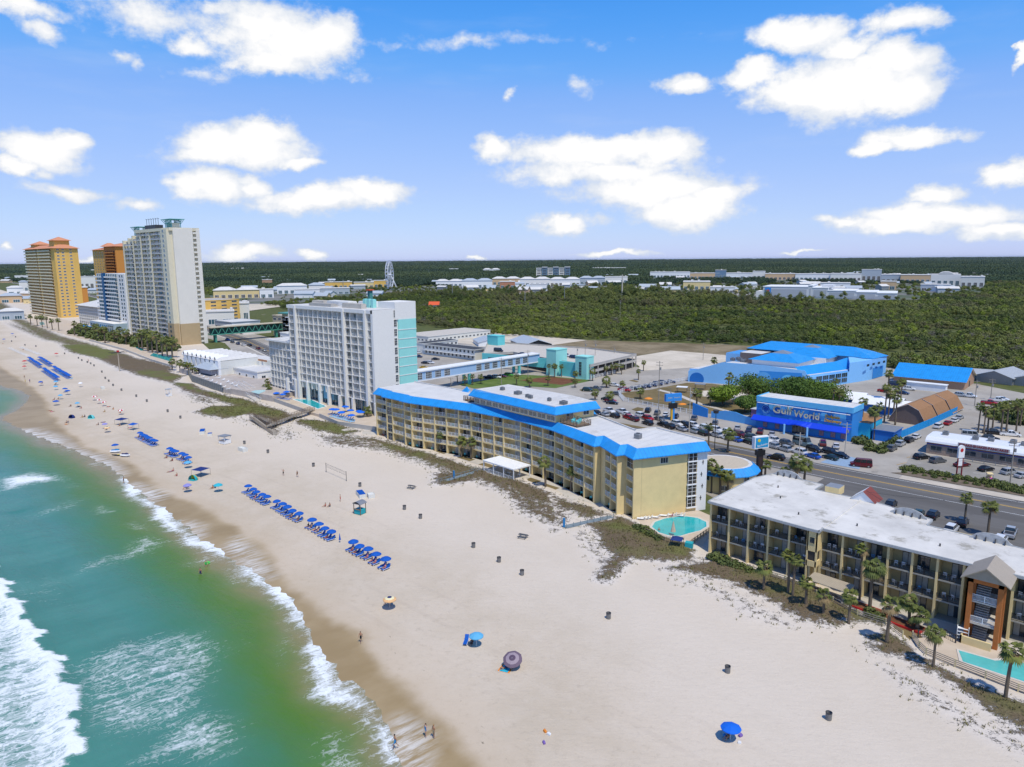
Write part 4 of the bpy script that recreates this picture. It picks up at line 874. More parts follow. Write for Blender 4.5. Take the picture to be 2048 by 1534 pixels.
def hotel_terrace():
    sheet('pool_terrace',[(-276,143.4),(-230,137.7),(-222,137.4),(-206,134.4),(-190,138),(-186,150),(-262,153),(-280,150)],pave,z=1.0,t=1.0)
    mb=MB()
    for a,b in (((-276,143.3),(-230,137.6)),((-222,137.3),(-206,134.3)),((-206,134.3),(-190,137.9))):
        Fm,L=frame(a,b,0); mb.T=Fm; mb.box(0,L,-.25,0,0,1.5)
    tag(mb.build('terrace_wall',[concrete]),'grey concrete retaining wall below the turquoise pool terrace','wall')
    P=[(-256.2,146.4),(-249.5,150.8),(-233.2,147.2),(-231.4,142.4)]
    sheet('swimming_pool',P,poolw,z=1.03); mb=MB()
    for a,b in zip(P,P[1:]+P[:1]): Fm,L=frame(a,b,1.0); mb.T=Fm; mb.box(0,L,-.2,.2,0,.09)
    struct('pool_coping',mb,white)
hotel_terrace()
def arch_hotel():
    B=(-347,160,0); t=thing('arched_white_motel','white three storey motel with scalloped arched roof along the beach','motel',B)
    hw=MATS['cool_white_stucco']; n=8; w=4.95; x0=-368.2; y0=150.6
    mb=MB(); mb.box(x0-B[0],x0+n*w-B[0],y0+1.2-B[1],y0+14-B[1],0,9.0); mb.build('wall',[offw],t)
    roofp=MB()
    for i in range(n):
        xa=x0+i*w-B[0]; ya=y0-B[1]
        mb=MB(); mb.box(xa+1.5,xa+w,ya,ya+1.2,0,9.2); mb.build('wall_panel',[white],t)
        mb=MB()
        for k in range(3): win(1.35,2.2,1,1,.08)(mb)if 0 else None
        for k in range(3):
            q=MB(); win(1.35,2.0,1,2,.08)(q); q.build('window',[glass,white],t,loc=(xa+.08,ya+1.18,.6+k*2.9))
        # pointed dormer
        mb=MB(); P=[(0,8.6),(1.5,8.6),(1.5,9.9),(1.2,10.5),(.75,11.1),(.3,10.5),(0,9.9)]
        mb.add([(xa+a,ya+.5,b) for a,b in P]+[(xa+a,ya+7,b) for a,b in P],[tuple(range(7))]+[(j,(j+1)%7,7+(j+1)%7,7+j)[::-1] for j in range(7)]); mb.build('arched_dormer',[white],t)
        q=MB(); q.add([(xa+.15+a*.8,ya+.47,b*.97+.25) for a,b in P],[tuple(range(7))]); q.build('dormer_opening',[interior],t)
    for i in range(n): 
        xa=x0+i*w-B[0]; S=8
        for j in range(S):
            u0,u1=j/S,(j+1)/S; f=lambda u:9.2+1.5*math.sin(math.pi*u)**.8
            roofp.quad((xa+w*u0,y0-B[1]-.1,f(u0) if 0 else 9.2+(f(u0)-9.2)*.1),(xa+w*u1,y0-B[1]-.1,9.2+(f(u1)-9.2)*.1),(xa+w*u1,y0+3-B[1],f(u1)),(xa+w*u0,y0+3-B[1],f(u0)))
            roofp.quad((xa+w*u0,y0+3-B[1],f(u0)),(xa+w*u1,y0+3-B[1],f(u1)),(xa+w*u1,y0+20-B[1],f(u1)),(xa+w*u0,y0+20-B[1],f(u0)))
    roofp.build('scalloped_roof',[roofw],t)
    mb=MB(); mb.box(x0-B[0]+2,x0+n*w-B[0],y0+14-B[1],y0+20-B[1],0,9.1); mb.box(x0+6-B[0],x0+n*w-B[0]+3,y0+19-B[1],y0+31-B[1],0,7.4,0,1); mb.build('rear_wing',[offw,roofw],t)
    mb=MB(); mb.box(x0+14-B[0],x0+n*w-B[0]+8,y0+20-B[1],y0+20.4-B[1],7.4,8.3); mb.build('brick_parapet',[mat('tan_brick',(.42,.22,.12),.9,.15)],t)
    mb=MB()
    for k in range(3): mb.box(x0-2.5-B[0],x0-B[0],y0+1-B[1],y0+9-B[1],k*3.+2.7,k*3+2.9); 
    for k in range(3): mb.box(x0-2.5-B[0],x0-2.4-B[0],y0+1-B[1],y0+9-B[1],k*3.+2.9,k*3+3.9)
    mb.build('side_gallery',[white],t)
arch_hotel()
def block(name,label,cat,x0,x1,y0,y1,h,wall,roof,par=.5,wins=(),over=.3,base=0,dz=0,rz=0):
    """flat roofed block with windows: wins = (face, z, w, h, n)"""
    cx,cy=(x0+x1)/2,(y0+y1)/2; t=thing(name,label,cat,(cx,cy,dz),rz); a,b=(x1-x0)/2,(y1-y0)/2
    MB().box(-a,a,-b,b,base,h).build('wall',[wall],t)
    mb=MB(); mb.box(-a-over,a+over,-b-over,b+over,h,h+.25,1,0)
    if par: 
        for q in ((-a-over,a+over,-b-over,-b-over+.25),(-a-over,a+over,b+over-.25,b+over),(-a-over,-a-over+.25,-b-over+.25,b+over-.25),(a+over-.25,a+over,-b-over+.25,b+over-.25)): mb.box(*q,h+.25,h+.25+par*.6,1)
    mb.build('roof',[roof,wall],t)
    lot=Lot(t,(cx,cy,dz))
    for f,z,w,hh,n in wins:
        if f=='s': P0,P1=(-a,-b),(a,-b)
        elif f=='e': P0,P1=(a,-b),(a,b)
        elif f=='w': P0,P1=(-a,b),(-a,-b)
        else: P0,P1=(a,b),(-a,b)
        Fm,L=frame(P0,P1,0)
        for i in range(n): lot.add('window',('w',w,hh),win(w,hh,max(1,round(w/1.3)),1),[glass,white],Fm@T(L*(i+.5)/n-w/2,0,z))
    lot.done(); return t
hw=MATS['cool_white_stucco']
block('office_block','low white glazed building right of the scalloped roof','building',-352,-306,166,172,5.0,hw,roofw,wins=[('s',1,2.4,2.6,10),('e',1,2,2.4,2)])
block('pool_house','white flat roofed pool building beside the white hotel wing','building',-333,-306,158,170,5.2,hw,roofw,wins=[('s',2.4,1.6,1.2,4),('e',1,2,2.6,2)])
def tiki():
    B=(-337,150.5,3); t=thing('beach_bar','beach bar with pale blue metal hip roof on the white motel terrace','bar',B)
    mb=MB(); mb.box(-7,7,-3,3,0,2.6); mb.build('wall',[mat('grey_lattice',(.35,.34,.37),.8,.2)],t)
    mb=MB(); mb.add([(-8.5,-4.5,2.5),(8.5,-4.5,2.5),(8.5,4.5,2.5),(-8.5,4.5,2.5),(-4,0,5),(4,0,5)],[(0,1,5,4),(1,2,5),(2,3,4,5),(3,0,4)]); mb.build('roof',[mat('pale_blue_metal',(.42,.47,.52),.5,.06,1,seam=('X',.4,1))],t)
tiki()
sheet('motel_terrace',[(-368,148.6),(-354.5,147.8),(-335,140.9),(-296,137),(-262,141),(-262,151),(-300,163),(-345,165),(-368,152)],mat('terrace_paving',(.45,.40,.36),.9,.2,.3,dirt=((.3,.16,.1),.12,.58,.6)),z=2.4,t=2.4)
mb=MB()
for a,b in (((-354.5,147.8),(-335,140.9)),((-335,140.9),(-296,137))):
    Fm,L=frame(a,b,0); mb.T=Fm; mb.box(0,L,-.3,0,0,3.2)
    for i in range(int(L/2.4)): mb.box(i*2.4,i*2.4+.25,-.5,-.3,0,3.2)
tag(mb.build('seawall',[mat('grey_seawall',(.2,.21,.21),.85,.2)]),'dark grey panelled seawall under the white motel terrace','seawall')
P=zp(340,680,7.314,[(1180,760),(1250,735),(1390,730),(1400,745),(1300,790)],2.4); sheet('kiddie_pool',P,mat('pale_pool_water',(.25,.5,.5),.1,.1),z=2.43)
def ramp():
    t=thing('beach_ramp','pale grey concrete stair ramp from the terrace down to the dunes','ramp',(-285,139,0)); B=(-285,139)
    for k,(p,q) in enumerate((((-303,143.2),(-266,136.2)),((-300,145.8),(-268,140.5)))):
        Fm,L=frame(p,q,0,(*B,0)); mb=MB(); mb.T=Fm
        mb.add([(0,0,2.4),(L,0,.2),(L,2.2,.2),(0,2.2,2.4),(0,0,0),(L,0,0),(L,2.2,0),(0,2.2,0)],[(0,1,2,3),(4,5,1,0),(7,3,2,6),(5,6,2,1)]); mb.build('ramp_slab',[conclt],t)
        mb=MB(); mb.T=Fm
        for y in (0,2.1):
            for i in range(int(L/2)+1): x=min(i*2,L-.1); z=2.4-2.2*x/L; mb.box(x,x+.08,y,y+.08,z,z+1.1)
            mb.add([(0,y,3.5),(L,y,1.3),(L,y+.08,1.3),(0,y+.08,3.5),(0,y,3.4),(L,y,1.2),(L,y+.08,1.2),(0,y+.08,3.4)],[(0,1,2,3),(4,5,1,0),(7,3,2,6)])
        mb.build('handrail',[white],t)
ramp()
# ================================================================== tall towers to the left
def beige_tower():
    B=(-535,208,0); t=thing('beige_tower','tallest beige condominium tower with curved balconies and teal roof crown','tower',B)
    bw=mat('warm_beige_stucco',(.70,.64,.48),.8,.05,.2); bg=mat('pale_greige_wall',(.75,.71,.63),.8,.04,.2); tan=mat('tan_stucco',(.46,.34,.19),.8,.05,.3); tl=mat('teal_steel',(.1,.4,.38),.5,.08)
    n=24; fh=3.15; o=lambda mb,x0,x1,ya,yb,za,zb,m=0,mt=None: mb.box(x0-B[0],x1-B[0],ya-B[1],yb-B[1],za,zb,m,mt)
    X=[-575,-565.5,-556.5,-548.5,-542,-532,-525.5,-509,-501]
    tops=[70,71.5,73,75.6,75.6,75.6,75.6,75.6]
    lot=Lot(t,B)
    for i in range(8):
        xa,xb=X[i]+.9,X[i+1]-.9; w=xb-xa; bow=.9 if w>5 else .45; y=199.6 if i%2 else 200.6
        nf=int(tops[i]/fh)
        for k in range(nf):
            z=k*fh+1.2
            def bal(mb,w=w,bow=bow):
                P=[(0,0)]+[(w*j/6,-bow-bow*math.sin(math.pi*j/6)) for j in range(7)]+[(w,0)]
                mb.prism(P,-.25,0,0)
                for a,c in zip(P[:-1],P[1:]):
                    if a!=c: mb.add([(a[0],a[1]+.05,.1),(c[0],c[1]+.05,.1),(c[0],c[1]+.05,1.05),(a[0],a[1]+.05,1.05)],[(0,1,2,3),(3,2,1,0)],1)
            lot.add('balcony',('b',round(w,1)),bal,[white,mat('silver_railing',(.6,.61,.63),.5,.1)],T(xa-B[0],y-B[1],z))
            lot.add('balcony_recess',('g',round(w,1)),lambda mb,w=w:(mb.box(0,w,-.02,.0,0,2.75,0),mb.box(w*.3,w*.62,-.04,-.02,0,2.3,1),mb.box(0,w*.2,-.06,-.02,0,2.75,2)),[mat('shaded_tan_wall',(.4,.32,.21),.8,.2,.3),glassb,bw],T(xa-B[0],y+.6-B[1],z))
        mb=MB(); o(mb,xa,xb,y+.6,219,0,tops[i]+.3); mb.build('bay_wall',[bw],t)
        mb=MB(); o(mb,X[i]-.9,X[i]+.9,199.4+(i%2)*.4,219,0,tops[i]+1.0); mb.build('pier',[bw],t)
    lot.done()
    mb=MB(); o(mb,-501.9,-492,197.6,219,0,76.6); mb.build('corner_wall',[bw],t)
    mb=MB(); o(mb,-501.95,-491.9,197.5,200.9,0,14.8); o(mb,-501.95,-490.2,201.2,214.2,0,14.4); mb.build('tan_base',[tan],t)
    mb=MB(); o(mb,-501.5,-490.35,201.3,214.1,0,77.2); mb.build('end_wall',[bg],t)
    lot=Lot(t,B)
    for k in range(24): lot.add('window',('w',),win(2.6,1.7,3,2,.1),[glassb,white],T(-498.6-B[0],197.58-B[1],2.2+k*fh))
    lot.done()
    lot=Lot(t,B)
    for k in range(24):
        lot.add('stair_landing',('l',),lambda mb:(mb.box(-2,0,0,2.2,0,.2),mb.box(-.08,0,0,2.2,.2,1.2)),[bg],T(-490.6-B[0],214.4-B[1],k*fh+1.2))
    lot.done()
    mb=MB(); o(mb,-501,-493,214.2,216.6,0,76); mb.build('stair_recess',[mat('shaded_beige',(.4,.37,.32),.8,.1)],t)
    mb=MB(); o(mb,-505,-490.6,216.6,219,0,76.8); mb.build('rear_pier',[bg],t)
    mb=MB(); o(mb,-550,-490.8,199,219,75.6,77.6,0,1); mb.build('roof',[bw,roofw],t)
    for (x,y,w,z0,z1) in ((-556,206,14,72,80),(-503,207,15,77.6,83.2)):
        mb=MB(); x-=B[0]; y-=B[1]
        for i in range(6): 
            for j in (0,1): a=x-w*.32+w*.64*i/5; mb.tube((a,y-3+6*j,z0),(a,y-3+6*j,z1),.25,5); mb.tube((a,y-3+6*j,z1-3),(a+(a-x)*.45,y-3+6*j+(j*2-1)*1.6,z1),.16,4)
        mb.box(x-w*.52,x+w*.52,y-4.8,y+4.8,z1,z1+.35); mb.box(x-w*.3,x+w*.3,y-2.6,y+2.6,z0,z1-2.2,1); mb.build('crown_canopy',[tl,bw],t)
    mb=MB(); o(mb,-541,-522,203,208,77.6,80.6); mb.build('plant_screen',[metald],t)
    mb=MB()
    for i in range(6): x=-542+i*4-B[0]; mb.tube((x,205-B[1],80),(x,205-B[1],85),.15,4); mb.tube((x-1.5,205-B[1],85.2),(x+1.8,205-B[1],84.6),.15,4)
    mb.build('antenna_mast',[metald],t)
beige_tower()
def yellow_tower():
    B=(-890,240,0); t=thing('yellow_tower','far yellow condominium tower with orange tiled roof at the left','tower',B)
    yw=mat('golden_yellow_stucco',(.74,.46,.12),.8,.05,.1); og=mat('orange_stucco',(.6,.25,.05),.8,.05); rt=mat('orange_roof_tile',(.6,.26,.14),.8,.1); bl=mat('pale_yellow_balcony',(.72,.64,.42),.7,.08)
    o=lambda mb,x0,x1,ya,yb,za,zb,m=0,mt=None: mb.box(x0-B[0],x1-B[0],ya-B[1],yb-B[1],za,zb,m,mt)
    mb=MB(); o(mb,-944,-839,225.5,247,0,70.2); mb.build('wall',[yw],t)
    mb=MB(); o(mb,-850,-838.7,247.1,252,0,30); mb.build('orange_wing',[og],t); mb=MB(); o(mb,-851,-838.2,246.9,252.5,30,31.2); mb.build('cornice',[white],t)
    n=22; fh=3.15; lot=Lot(t,B)
    for k in range(n):
        z=1.2+k*fh
        for (xa,xb) in ((-944,-897),(-894,-850)):
            w=xb-xa
            lot.add('balcony',('b',round(w)),lambda mb,w=w:(mb.box(0,w,-1.6,0,-.2,0,0),mb.box(0,w,-1.6,-1.5,0,1.0,1)),[white,bl],T(xa-B[0],225.5-B[1],z))
            lot.add('balcony_glazing',('g',round(w)),lambda mb,w=w:[mb.box(i*3.6+.5,i*3.6+2.9,-.12,-.05,0,2.4) for i in range(int(w/3.6))],[mat('amber_shade_wall',(.36,.19,.05),.6,.3,.4)],T(xa-B[0],225.5-B[1],z))
        for y in (227.5,232,239): lot.add('window',('w',),win(2.4,1.5,2,1,.15),[glass,white],Matrix.Translation((-839-B[0],y-B[1],z+.7))@Matrix.Rotation(rad(90),4,'Z'))
    lot.done()
    mb=MB(); x0,x1,y0,y1=-946-B[0],-837-B[0],223-B[1],249-B[1]
    mb.add([(x0,y0,70),(x1,y0,70),(x1,y1,70),(x0,y1,70),(x0+12,y0+10,74),(x1-12,y0+10,74),(x1-12,y1-10,74),(x0+12,y1-10,74)],[(0,1,5,4),(1,2,6,5),(2,3,7,6),(3,0,4,7),(4,5,6,7)]); mb.build('roof',[rt],t)
    for x,h in ((-925,78),(-858,81)):
        mb=MB(); o(mb,x-8,x+8,229,243,72,h-3,0); mb.build('roof_tower',[yw],t)
        mb=MB(); a,b=x-B[0],236-B[1]; mb.add([(a-10,b-9,h-3),(a+10,b-9,h-3),(a+10,b+9,h-3),(a-10,b+9,h-3),(a,b,h+1)],[(0,1,4),(1,2,4),(2,3,4),(3,0,4)]); mb.build('tower_cap',[rt],t)
yellow_tower()
def orange_tower():
    B=(-960,305,0); t=thing('orange_tower','orange condominium tower half hidden behind the blue glass hotel','tower',B)
    yw=MATS['golden_yellow_stucco']; rt=MATS['orange_roof_tile']; og=MATS['orange_stucco']
    o=lambda mb,x0,x1,ya,yb,za,zb,m=0,mt=None: mb.box(x0-B[0],x1-B[0],ya-B[1],yb-B[1],za,zb,m,mt)
    mb=MB(); o(mb,-953,-905,296,330,0,70); mb.build('wall',[yw],t)
    mb=MB(); o(mb,-905,-870,293,330,0,73,0); mb.build('orange_bay',[og],t)
    lot=Lot(t,B)
    for k in range(21):
        for i in range(5): lot.add('window',('w',),win(2.6,1.6,2,1,.15),[glass,yw],T(-948+i*8.5-B[0],296-B[1],3+k*3.15))
        lot.add('balcony',('b',),lambda mb:(mb.box(0,30,-2,0,-.2,0),mb.box(0,30,-2,-1.9,0,1),[mb.box(1+i*6,5+i*6,-.1,-.02,0,2.3,1) for i in range(5)]),[og,interior],T(-902-B[0],293-B[1],3+k*3.15))
    lot.done()
    mb=MB(); 
    for (xa,xb,ya,yb,z,h) in ((-955,-903,294,332,70,4),(-907,-868,291,332,73,4),(-940,-924,300,316,74,4)):
        a0,a1,b0,b1=xa-B[0],xb-B[0],ya-B[1],yb-B[1]; q=min(a1-a0,b1-b0)*.4
        mb.add([(a0,b0,z),(a1,b0,z),(a1,b1,z),(a0,b1,z),(a0+q,b0+q,z+h),(a1-q,b0+q,z+h),(a1-q,b1-q,z+h),(a0+q,b1-q,z+h)],[(0,1,5,4),(1,2,6,5),(2,3,7,6),(3,0,4,7),(4,5,6,7)])
    mb.build('roof',[rt],t)
orange_tower()
def blue_hotel():
    B=(-625,212,0); t=thing('blue_glass_hotel','blue and white glass hotel left of the beige tower','hotel',B)
    w=MATS['cool_white_stucco']; db=mat('deep_blue_panel',(.0,.07,.2),.4,.08,.2)
    o=lambda mb,x0,x1,ya,yb,za,zb,m=0,mt=None: mb.box(x0-B[0],x1-B[0],ya-B[1],yb-B[1],za,zb,m,mt)
    mb=MB(); o(mb,-662,-601,207,228,0,46.5,0,1); mb.build('wall',[w,roofw],t)
    mb=MB(); o(mb,-645,-641,204.8,207,8,47); mb.build('blue_fin',[db],t)
    lot=Lot(t,B)
    for k in range(12):
        z=10+k*3.05
        for xa,xb in ((-662,-645.2),(-640.8,-616)):
            ww=xb-xa
            lot.add('balcony',('b',round(ww)),lambda mb,ww=ww:(mb.box(0,ww,-1.8,0,-.25,0),mb.box(0,ww,-1.8,-1.7,0,.9)),[w],T(xa-B[0],207-B[1],z))
            lot.add('window_band',('g',round(ww)),lambda mb,ww=ww:(mb.box(0,ww,-.1,-.02,0,2.7,0),[mb.box(i*4+.3,i*4+.7,-.3,-.1,0,2.75,1) for i in range(int(ww/4)+1)]),[glassb,w],T(xa-B[0],207-B[1],z))
        lot.add('window',('w',),win(3,1.9,2),[glass,w],T(-612-B[0],207-B[1],z+.3)); lot.add('window',('w',),win(3,1.9,2),[glass,w],T(-607-B[0],207-B[1],z+.3))
    lot.done()
    mb=MB(); o(mb,-658,-604,197,208,0,8.5,0,1); o(mb,-650,-620,190,198,0,4,0,1); mb.build('podium',[mat('glassy_blue_podium',(.3,.4,.46),.3,.1,.2),w],t)
    lot=Lot(t,B)
    for i in range(12): lot.add('podium_window',('pw',),win(3.6,5.5,2,2),[glassb,w],T(-656+i*4.3-B[0],196.95-B[1],1.5))
    lot.done()
blue_hotel()
def low_white():
    B=(-716,222,0); t=thing('white_hip_roof_hotel','six storey white hotel with white hip roof beside the blue glass hotel','hotel',B)
    w=MATS['cool_white_stucco']; o=lambda mb,x0,x1,ya,yb,za,zb,m=0,mt=None: mb.box(x0-B[0],x1-B[0],ya-B[1],yb-B[1],za,zb,m,mt)
    mb=MB(); o(mb,-745,-688,216.5,250,0,17.2); mb.build('wall',[w],t)
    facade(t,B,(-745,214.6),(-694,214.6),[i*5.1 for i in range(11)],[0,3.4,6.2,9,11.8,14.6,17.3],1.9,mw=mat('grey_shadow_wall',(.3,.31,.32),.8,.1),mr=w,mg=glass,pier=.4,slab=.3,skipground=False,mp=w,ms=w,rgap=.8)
    lot=Lot(t,B)
    for k in range(6): lot.add('window',('w',),win(3,1.6,2),[glass,w],Matrix.Translation((-687.98-B[0],217.5-B[1],1+k*2.85))@Matrix.Rotation(rad(90),4,'Z'))
    lot.done()
    mb=MB(); x0,x1,y0,y1=-748-B[0],-686-B[0],213-B[1],252-B[1]; mb.add([(x0,y0,17.2),(x1,y0,17.2),(x1,y1,17.2),(x0,y1,17.2),(x0+18,y0+18,22.5),(x1-18,y0+18,22.5)],[(0,1,5,4),(1,2,5),(2,3,4,5),(3,0,4)]); mb.build('roof',[roofw],t)
low_white()
block('grey_parking_block','grey block of flats between the yellow tower and the white hip roof','building',-880,-800,300,330,17,metalg,concrete,wins=[('s',3+i*4,5,2,9) for i in range(4)])
block('yellow_garage','yellow parking garage just right of the beige tower','garage',-700,-655,285,325,20,MATS['golden_yellow_stucco'],concrete,wins=[('s',2+i*3.2,5,1.4,5) for i in range(6)]+[('e',2+i*3.2,5,1.4,4) for i in range(6)])
# ================================================================== across the road
def text(par,s,size,M,m,name='lettering',ext=.04,wd=None,shear=0,off=0):
    cu=D.curves.new(name,'FONT'); cu.body=s; cu.size=size; cu.extrude=ext; cu.align_x='CENTER'; cu.align_y='CENTER'; cu.shear=shear; cu.offset=off; cu.resolution_u=3
    o=D.objects.new(name,cu); SC.collection.objects.link(o); C.view_layer.update()
    me=D.meshes.new_from_object(o.evaluated_get(C.evaluated_depsgraph_get())); D.objects.remove(o); me.materials.clear(); me.materials.append(m)
    if wd:
        xs=[v.co.x for v in me.vertices]; k=wd/(max(xs)-min(xs))
        for v in me.vertices: v.co.x*=k
    o=D.objects.new(name,me); SC.collection.objects.link(o); o.parent=par; o.matrix_local=M; return o
UPR=Matrix.Rotation(rad(90),4,'X')
mural=[mat('mural_blue_a',(.03,.25,.68),.7,.06),mat('mural_blue_b',(.1,.37,.76),.7,.06),mat('mural_blue_c',(.01,.15,.52),.7,.06),mat('mural_aqua',(.12,.47,.8),.7,.06)]
skyb=mat('sky_blue_stucco',(.22,.5,.86),.7,.05)
def local(B): return lambda mb,x0,x1,ya,yb,za,zb,m=0,mt=None: mb.box(x0-B[0],x1-B[0],ya-B[1],yb-B[1],za,zb,m,mt)
def sign_building():
    B=(-84.5,229,0); t=thing('aquarium_entrance','blue mural entrance building with large pale Gulf World lettering and blue awning','entrance',B); o=local(B)
    mb=MB(); o(mb,-99.5,-69.5,224.6,234,0,10.2,0,1); mb.build('wall',[mural[0],roofw],t)
    mb=MB(); 
    for q in ((-99.5,-69.5,224.4,224.6),(-69.5,-69.3,224.6,234),(-99.7,-99.5,224.6,234)): o(mb,*q,8.8,10.5)
    mb.build('parapet',[mural[3]],t)
    mb=MB(); R2=random.Random(2)
    for k in range(16):
        x=-99+k*1.85; z0=4.2+R2.random()*3; o(mb,x,x+1.2+R2.random()*3,224.5-.004*k,224.6,z0,z0+1.4+R2.random()*2.2 if z0<6 else 8.4,k%3)
    mb.v=[(min(a,-69.6-B[0]),b,min(c,8.6)) for a,b,c in mb.v]; mb.build('mural_patch',[mural[2],mural[1],mural[3]],t)
    mb=MB(); mb.tube((-99-B[0],224.0-B[1],8.5),(-70-B[0],224.0-B[1],8.3),.16,6,0)
    for k in range(7): mb.tube((-98-B[0]+k*4.5,224.6-B[1],8.9),(-98-B[0]+k*4.5,223.9-B[1],8.5),.07,4,1)
    mb.build('sign_light_bar',[white,metald],t)
    aw=mat('royal_blue_awning',(.0,.05,.62),.6,.06); mb=MB()
    a,b=-100.2-B[0],-69.6-B[0]; y0,y1=224.3-B[1],222.2-B[1]; P=[]; n=24
    for i in range(n+1):
        x=a+(b-a)*i/n; u=(x-(-84.8))/1; d=abs(x+84.5-84.5+0.5); k=max(0,1-abs(x+.0)/3.6); P.append((x,3.0+1.0*math.sin(k*1.57)**2*.8,y1-1.6*k))
    for p,q in zip(P[:-1],P[1:]):
        mb.quad((p[0],p[2],p[1]),(q[0],q[2],q[1]),(q[0],y0,4.3),(p[0],y0,4.3)); mb.quad((p[0],p[2],p[1]-.25),(q[0],q[2],q[1]-.25),(q[0],q[2],q[1]),(p[0],p[2],p[1]))
    mb.build('awning',[aw],t)
    for x in (-88.6,-81.4): mb=MB(); mb.cyl(x-B[0],221.2-B[1],0,3.2,.32,n=12); mb.build('awning_column',[skyb],t)
    lot=Lot(t,B)
    for x in (-97,-93,-79,-75.5,-72.5): lot.add('poster_window',('w',),win(1.5,2.0,1),[mat('poster_print',(.3,.2,.28),.4,.5,2.5),dkblue],T(x-B[0],224.58-B[1],.5))
    lot.add('entrance_door',('d',),win(5,2.6,5,1),[glass,metalg],T(-87.4-B[0],224.55-B[1],0)); lot.done()
    cw=mat('pale_sand_lettering',(.66,.6,.42),.5,.12,2); yl=mat('orange_yellow_lettering',(.8,.42,.02),.5,.06)
    x,y,z=-89.3-B[0],224.32-B[1],6.35
    text(t,'Gulf',3.3,T(-90.8-B[0],y,z+.45)@UPR,cw,'lettering_gulf',.12,6.4,off=.05); text(t,'World',3.0,T(-83.0-B[0],y,z-.05)@UPR,cw,'lettering_world',.12,8.0,off=.05)
    text(t,'Dolphin',1.3,T(-75.2-B[0],y,z+.55)@UPR,yl,'lettering_dolphin',.08,4.3,off=.02); text(t,'Discovery',1.3,T(-75.0-B[0],y,z-.75)@UPR,yl,'lettering_discovery',.08,5.0,off=.02)
    mb=MB(); cx,cz=-96.2-B[0],6.6
    def disc(cx,cz,r,y,m,a0=0,a1=6.2832,ri=0,n=20):
        for i in range(n):
            p,q=a0+(a1-a0)*i/n,a0+(a1-a0)*(i+1)/n
            mb.quad((cx+ri*math.cos(p),y,cz+ri*math.sin(p)),(cx+r*math.cos(p),y,cz+r*math.sin(p)),(cx+r*math.cos(q),y,cz+r*math.sin(q)),(cx+ri*math.cos(q),y,cz+ri*math.sin(q)),m)
    disc(cx,cz,1.35,224.3-B[1],0); disc(cx,cz,1.38,224.28-B[1],1,ri=1.28); disc(cx-.1,cz-.35,.85,224.27-B[1],1,3.3,6.1,ri=.72); disc(cx+.05,cz-.15,.95,224.26-B[1],2,ri=.88)
    mb.add([(cx-.3,224.3-B[1],cz+1.2),(cx-.9,224.3-B[1],cz+2.1),(cx+.5,224.3-B[1],cz+1.7),(cx+.6,224.3-B[1],cz+1.1)],[(3,2,1,0)],1); mb.build('round_emblem',[dkblue,skyb,mural[3]],t)
    # blue side annex with brown slope
    mb=MB(); o(mb,-72.5,-66.2,231,243,0,5.0); mb.add([(-72.5-B[0],243-B[1],5),(-66.0-B[0],243-B[1],5),(-66-B[0],231-B[1],5),(-72.5-B[0],231-B[1],5),(-72.5-B[0],237-B[1],7.4),(-66-B[0],237-B[1],5.05)],[(3,2,5,4),(4,5,1,0),(0,3,4)],1); mb.build('side_annex',[mat('bright_turquoise_wall',(.02,.4,.62),.7,.05),mat('brown_shingle',(.30,.16,.075),.85,.12,1,dirt=((.2,.1,.05),1.2,.55,.4))],t)
sign_building()
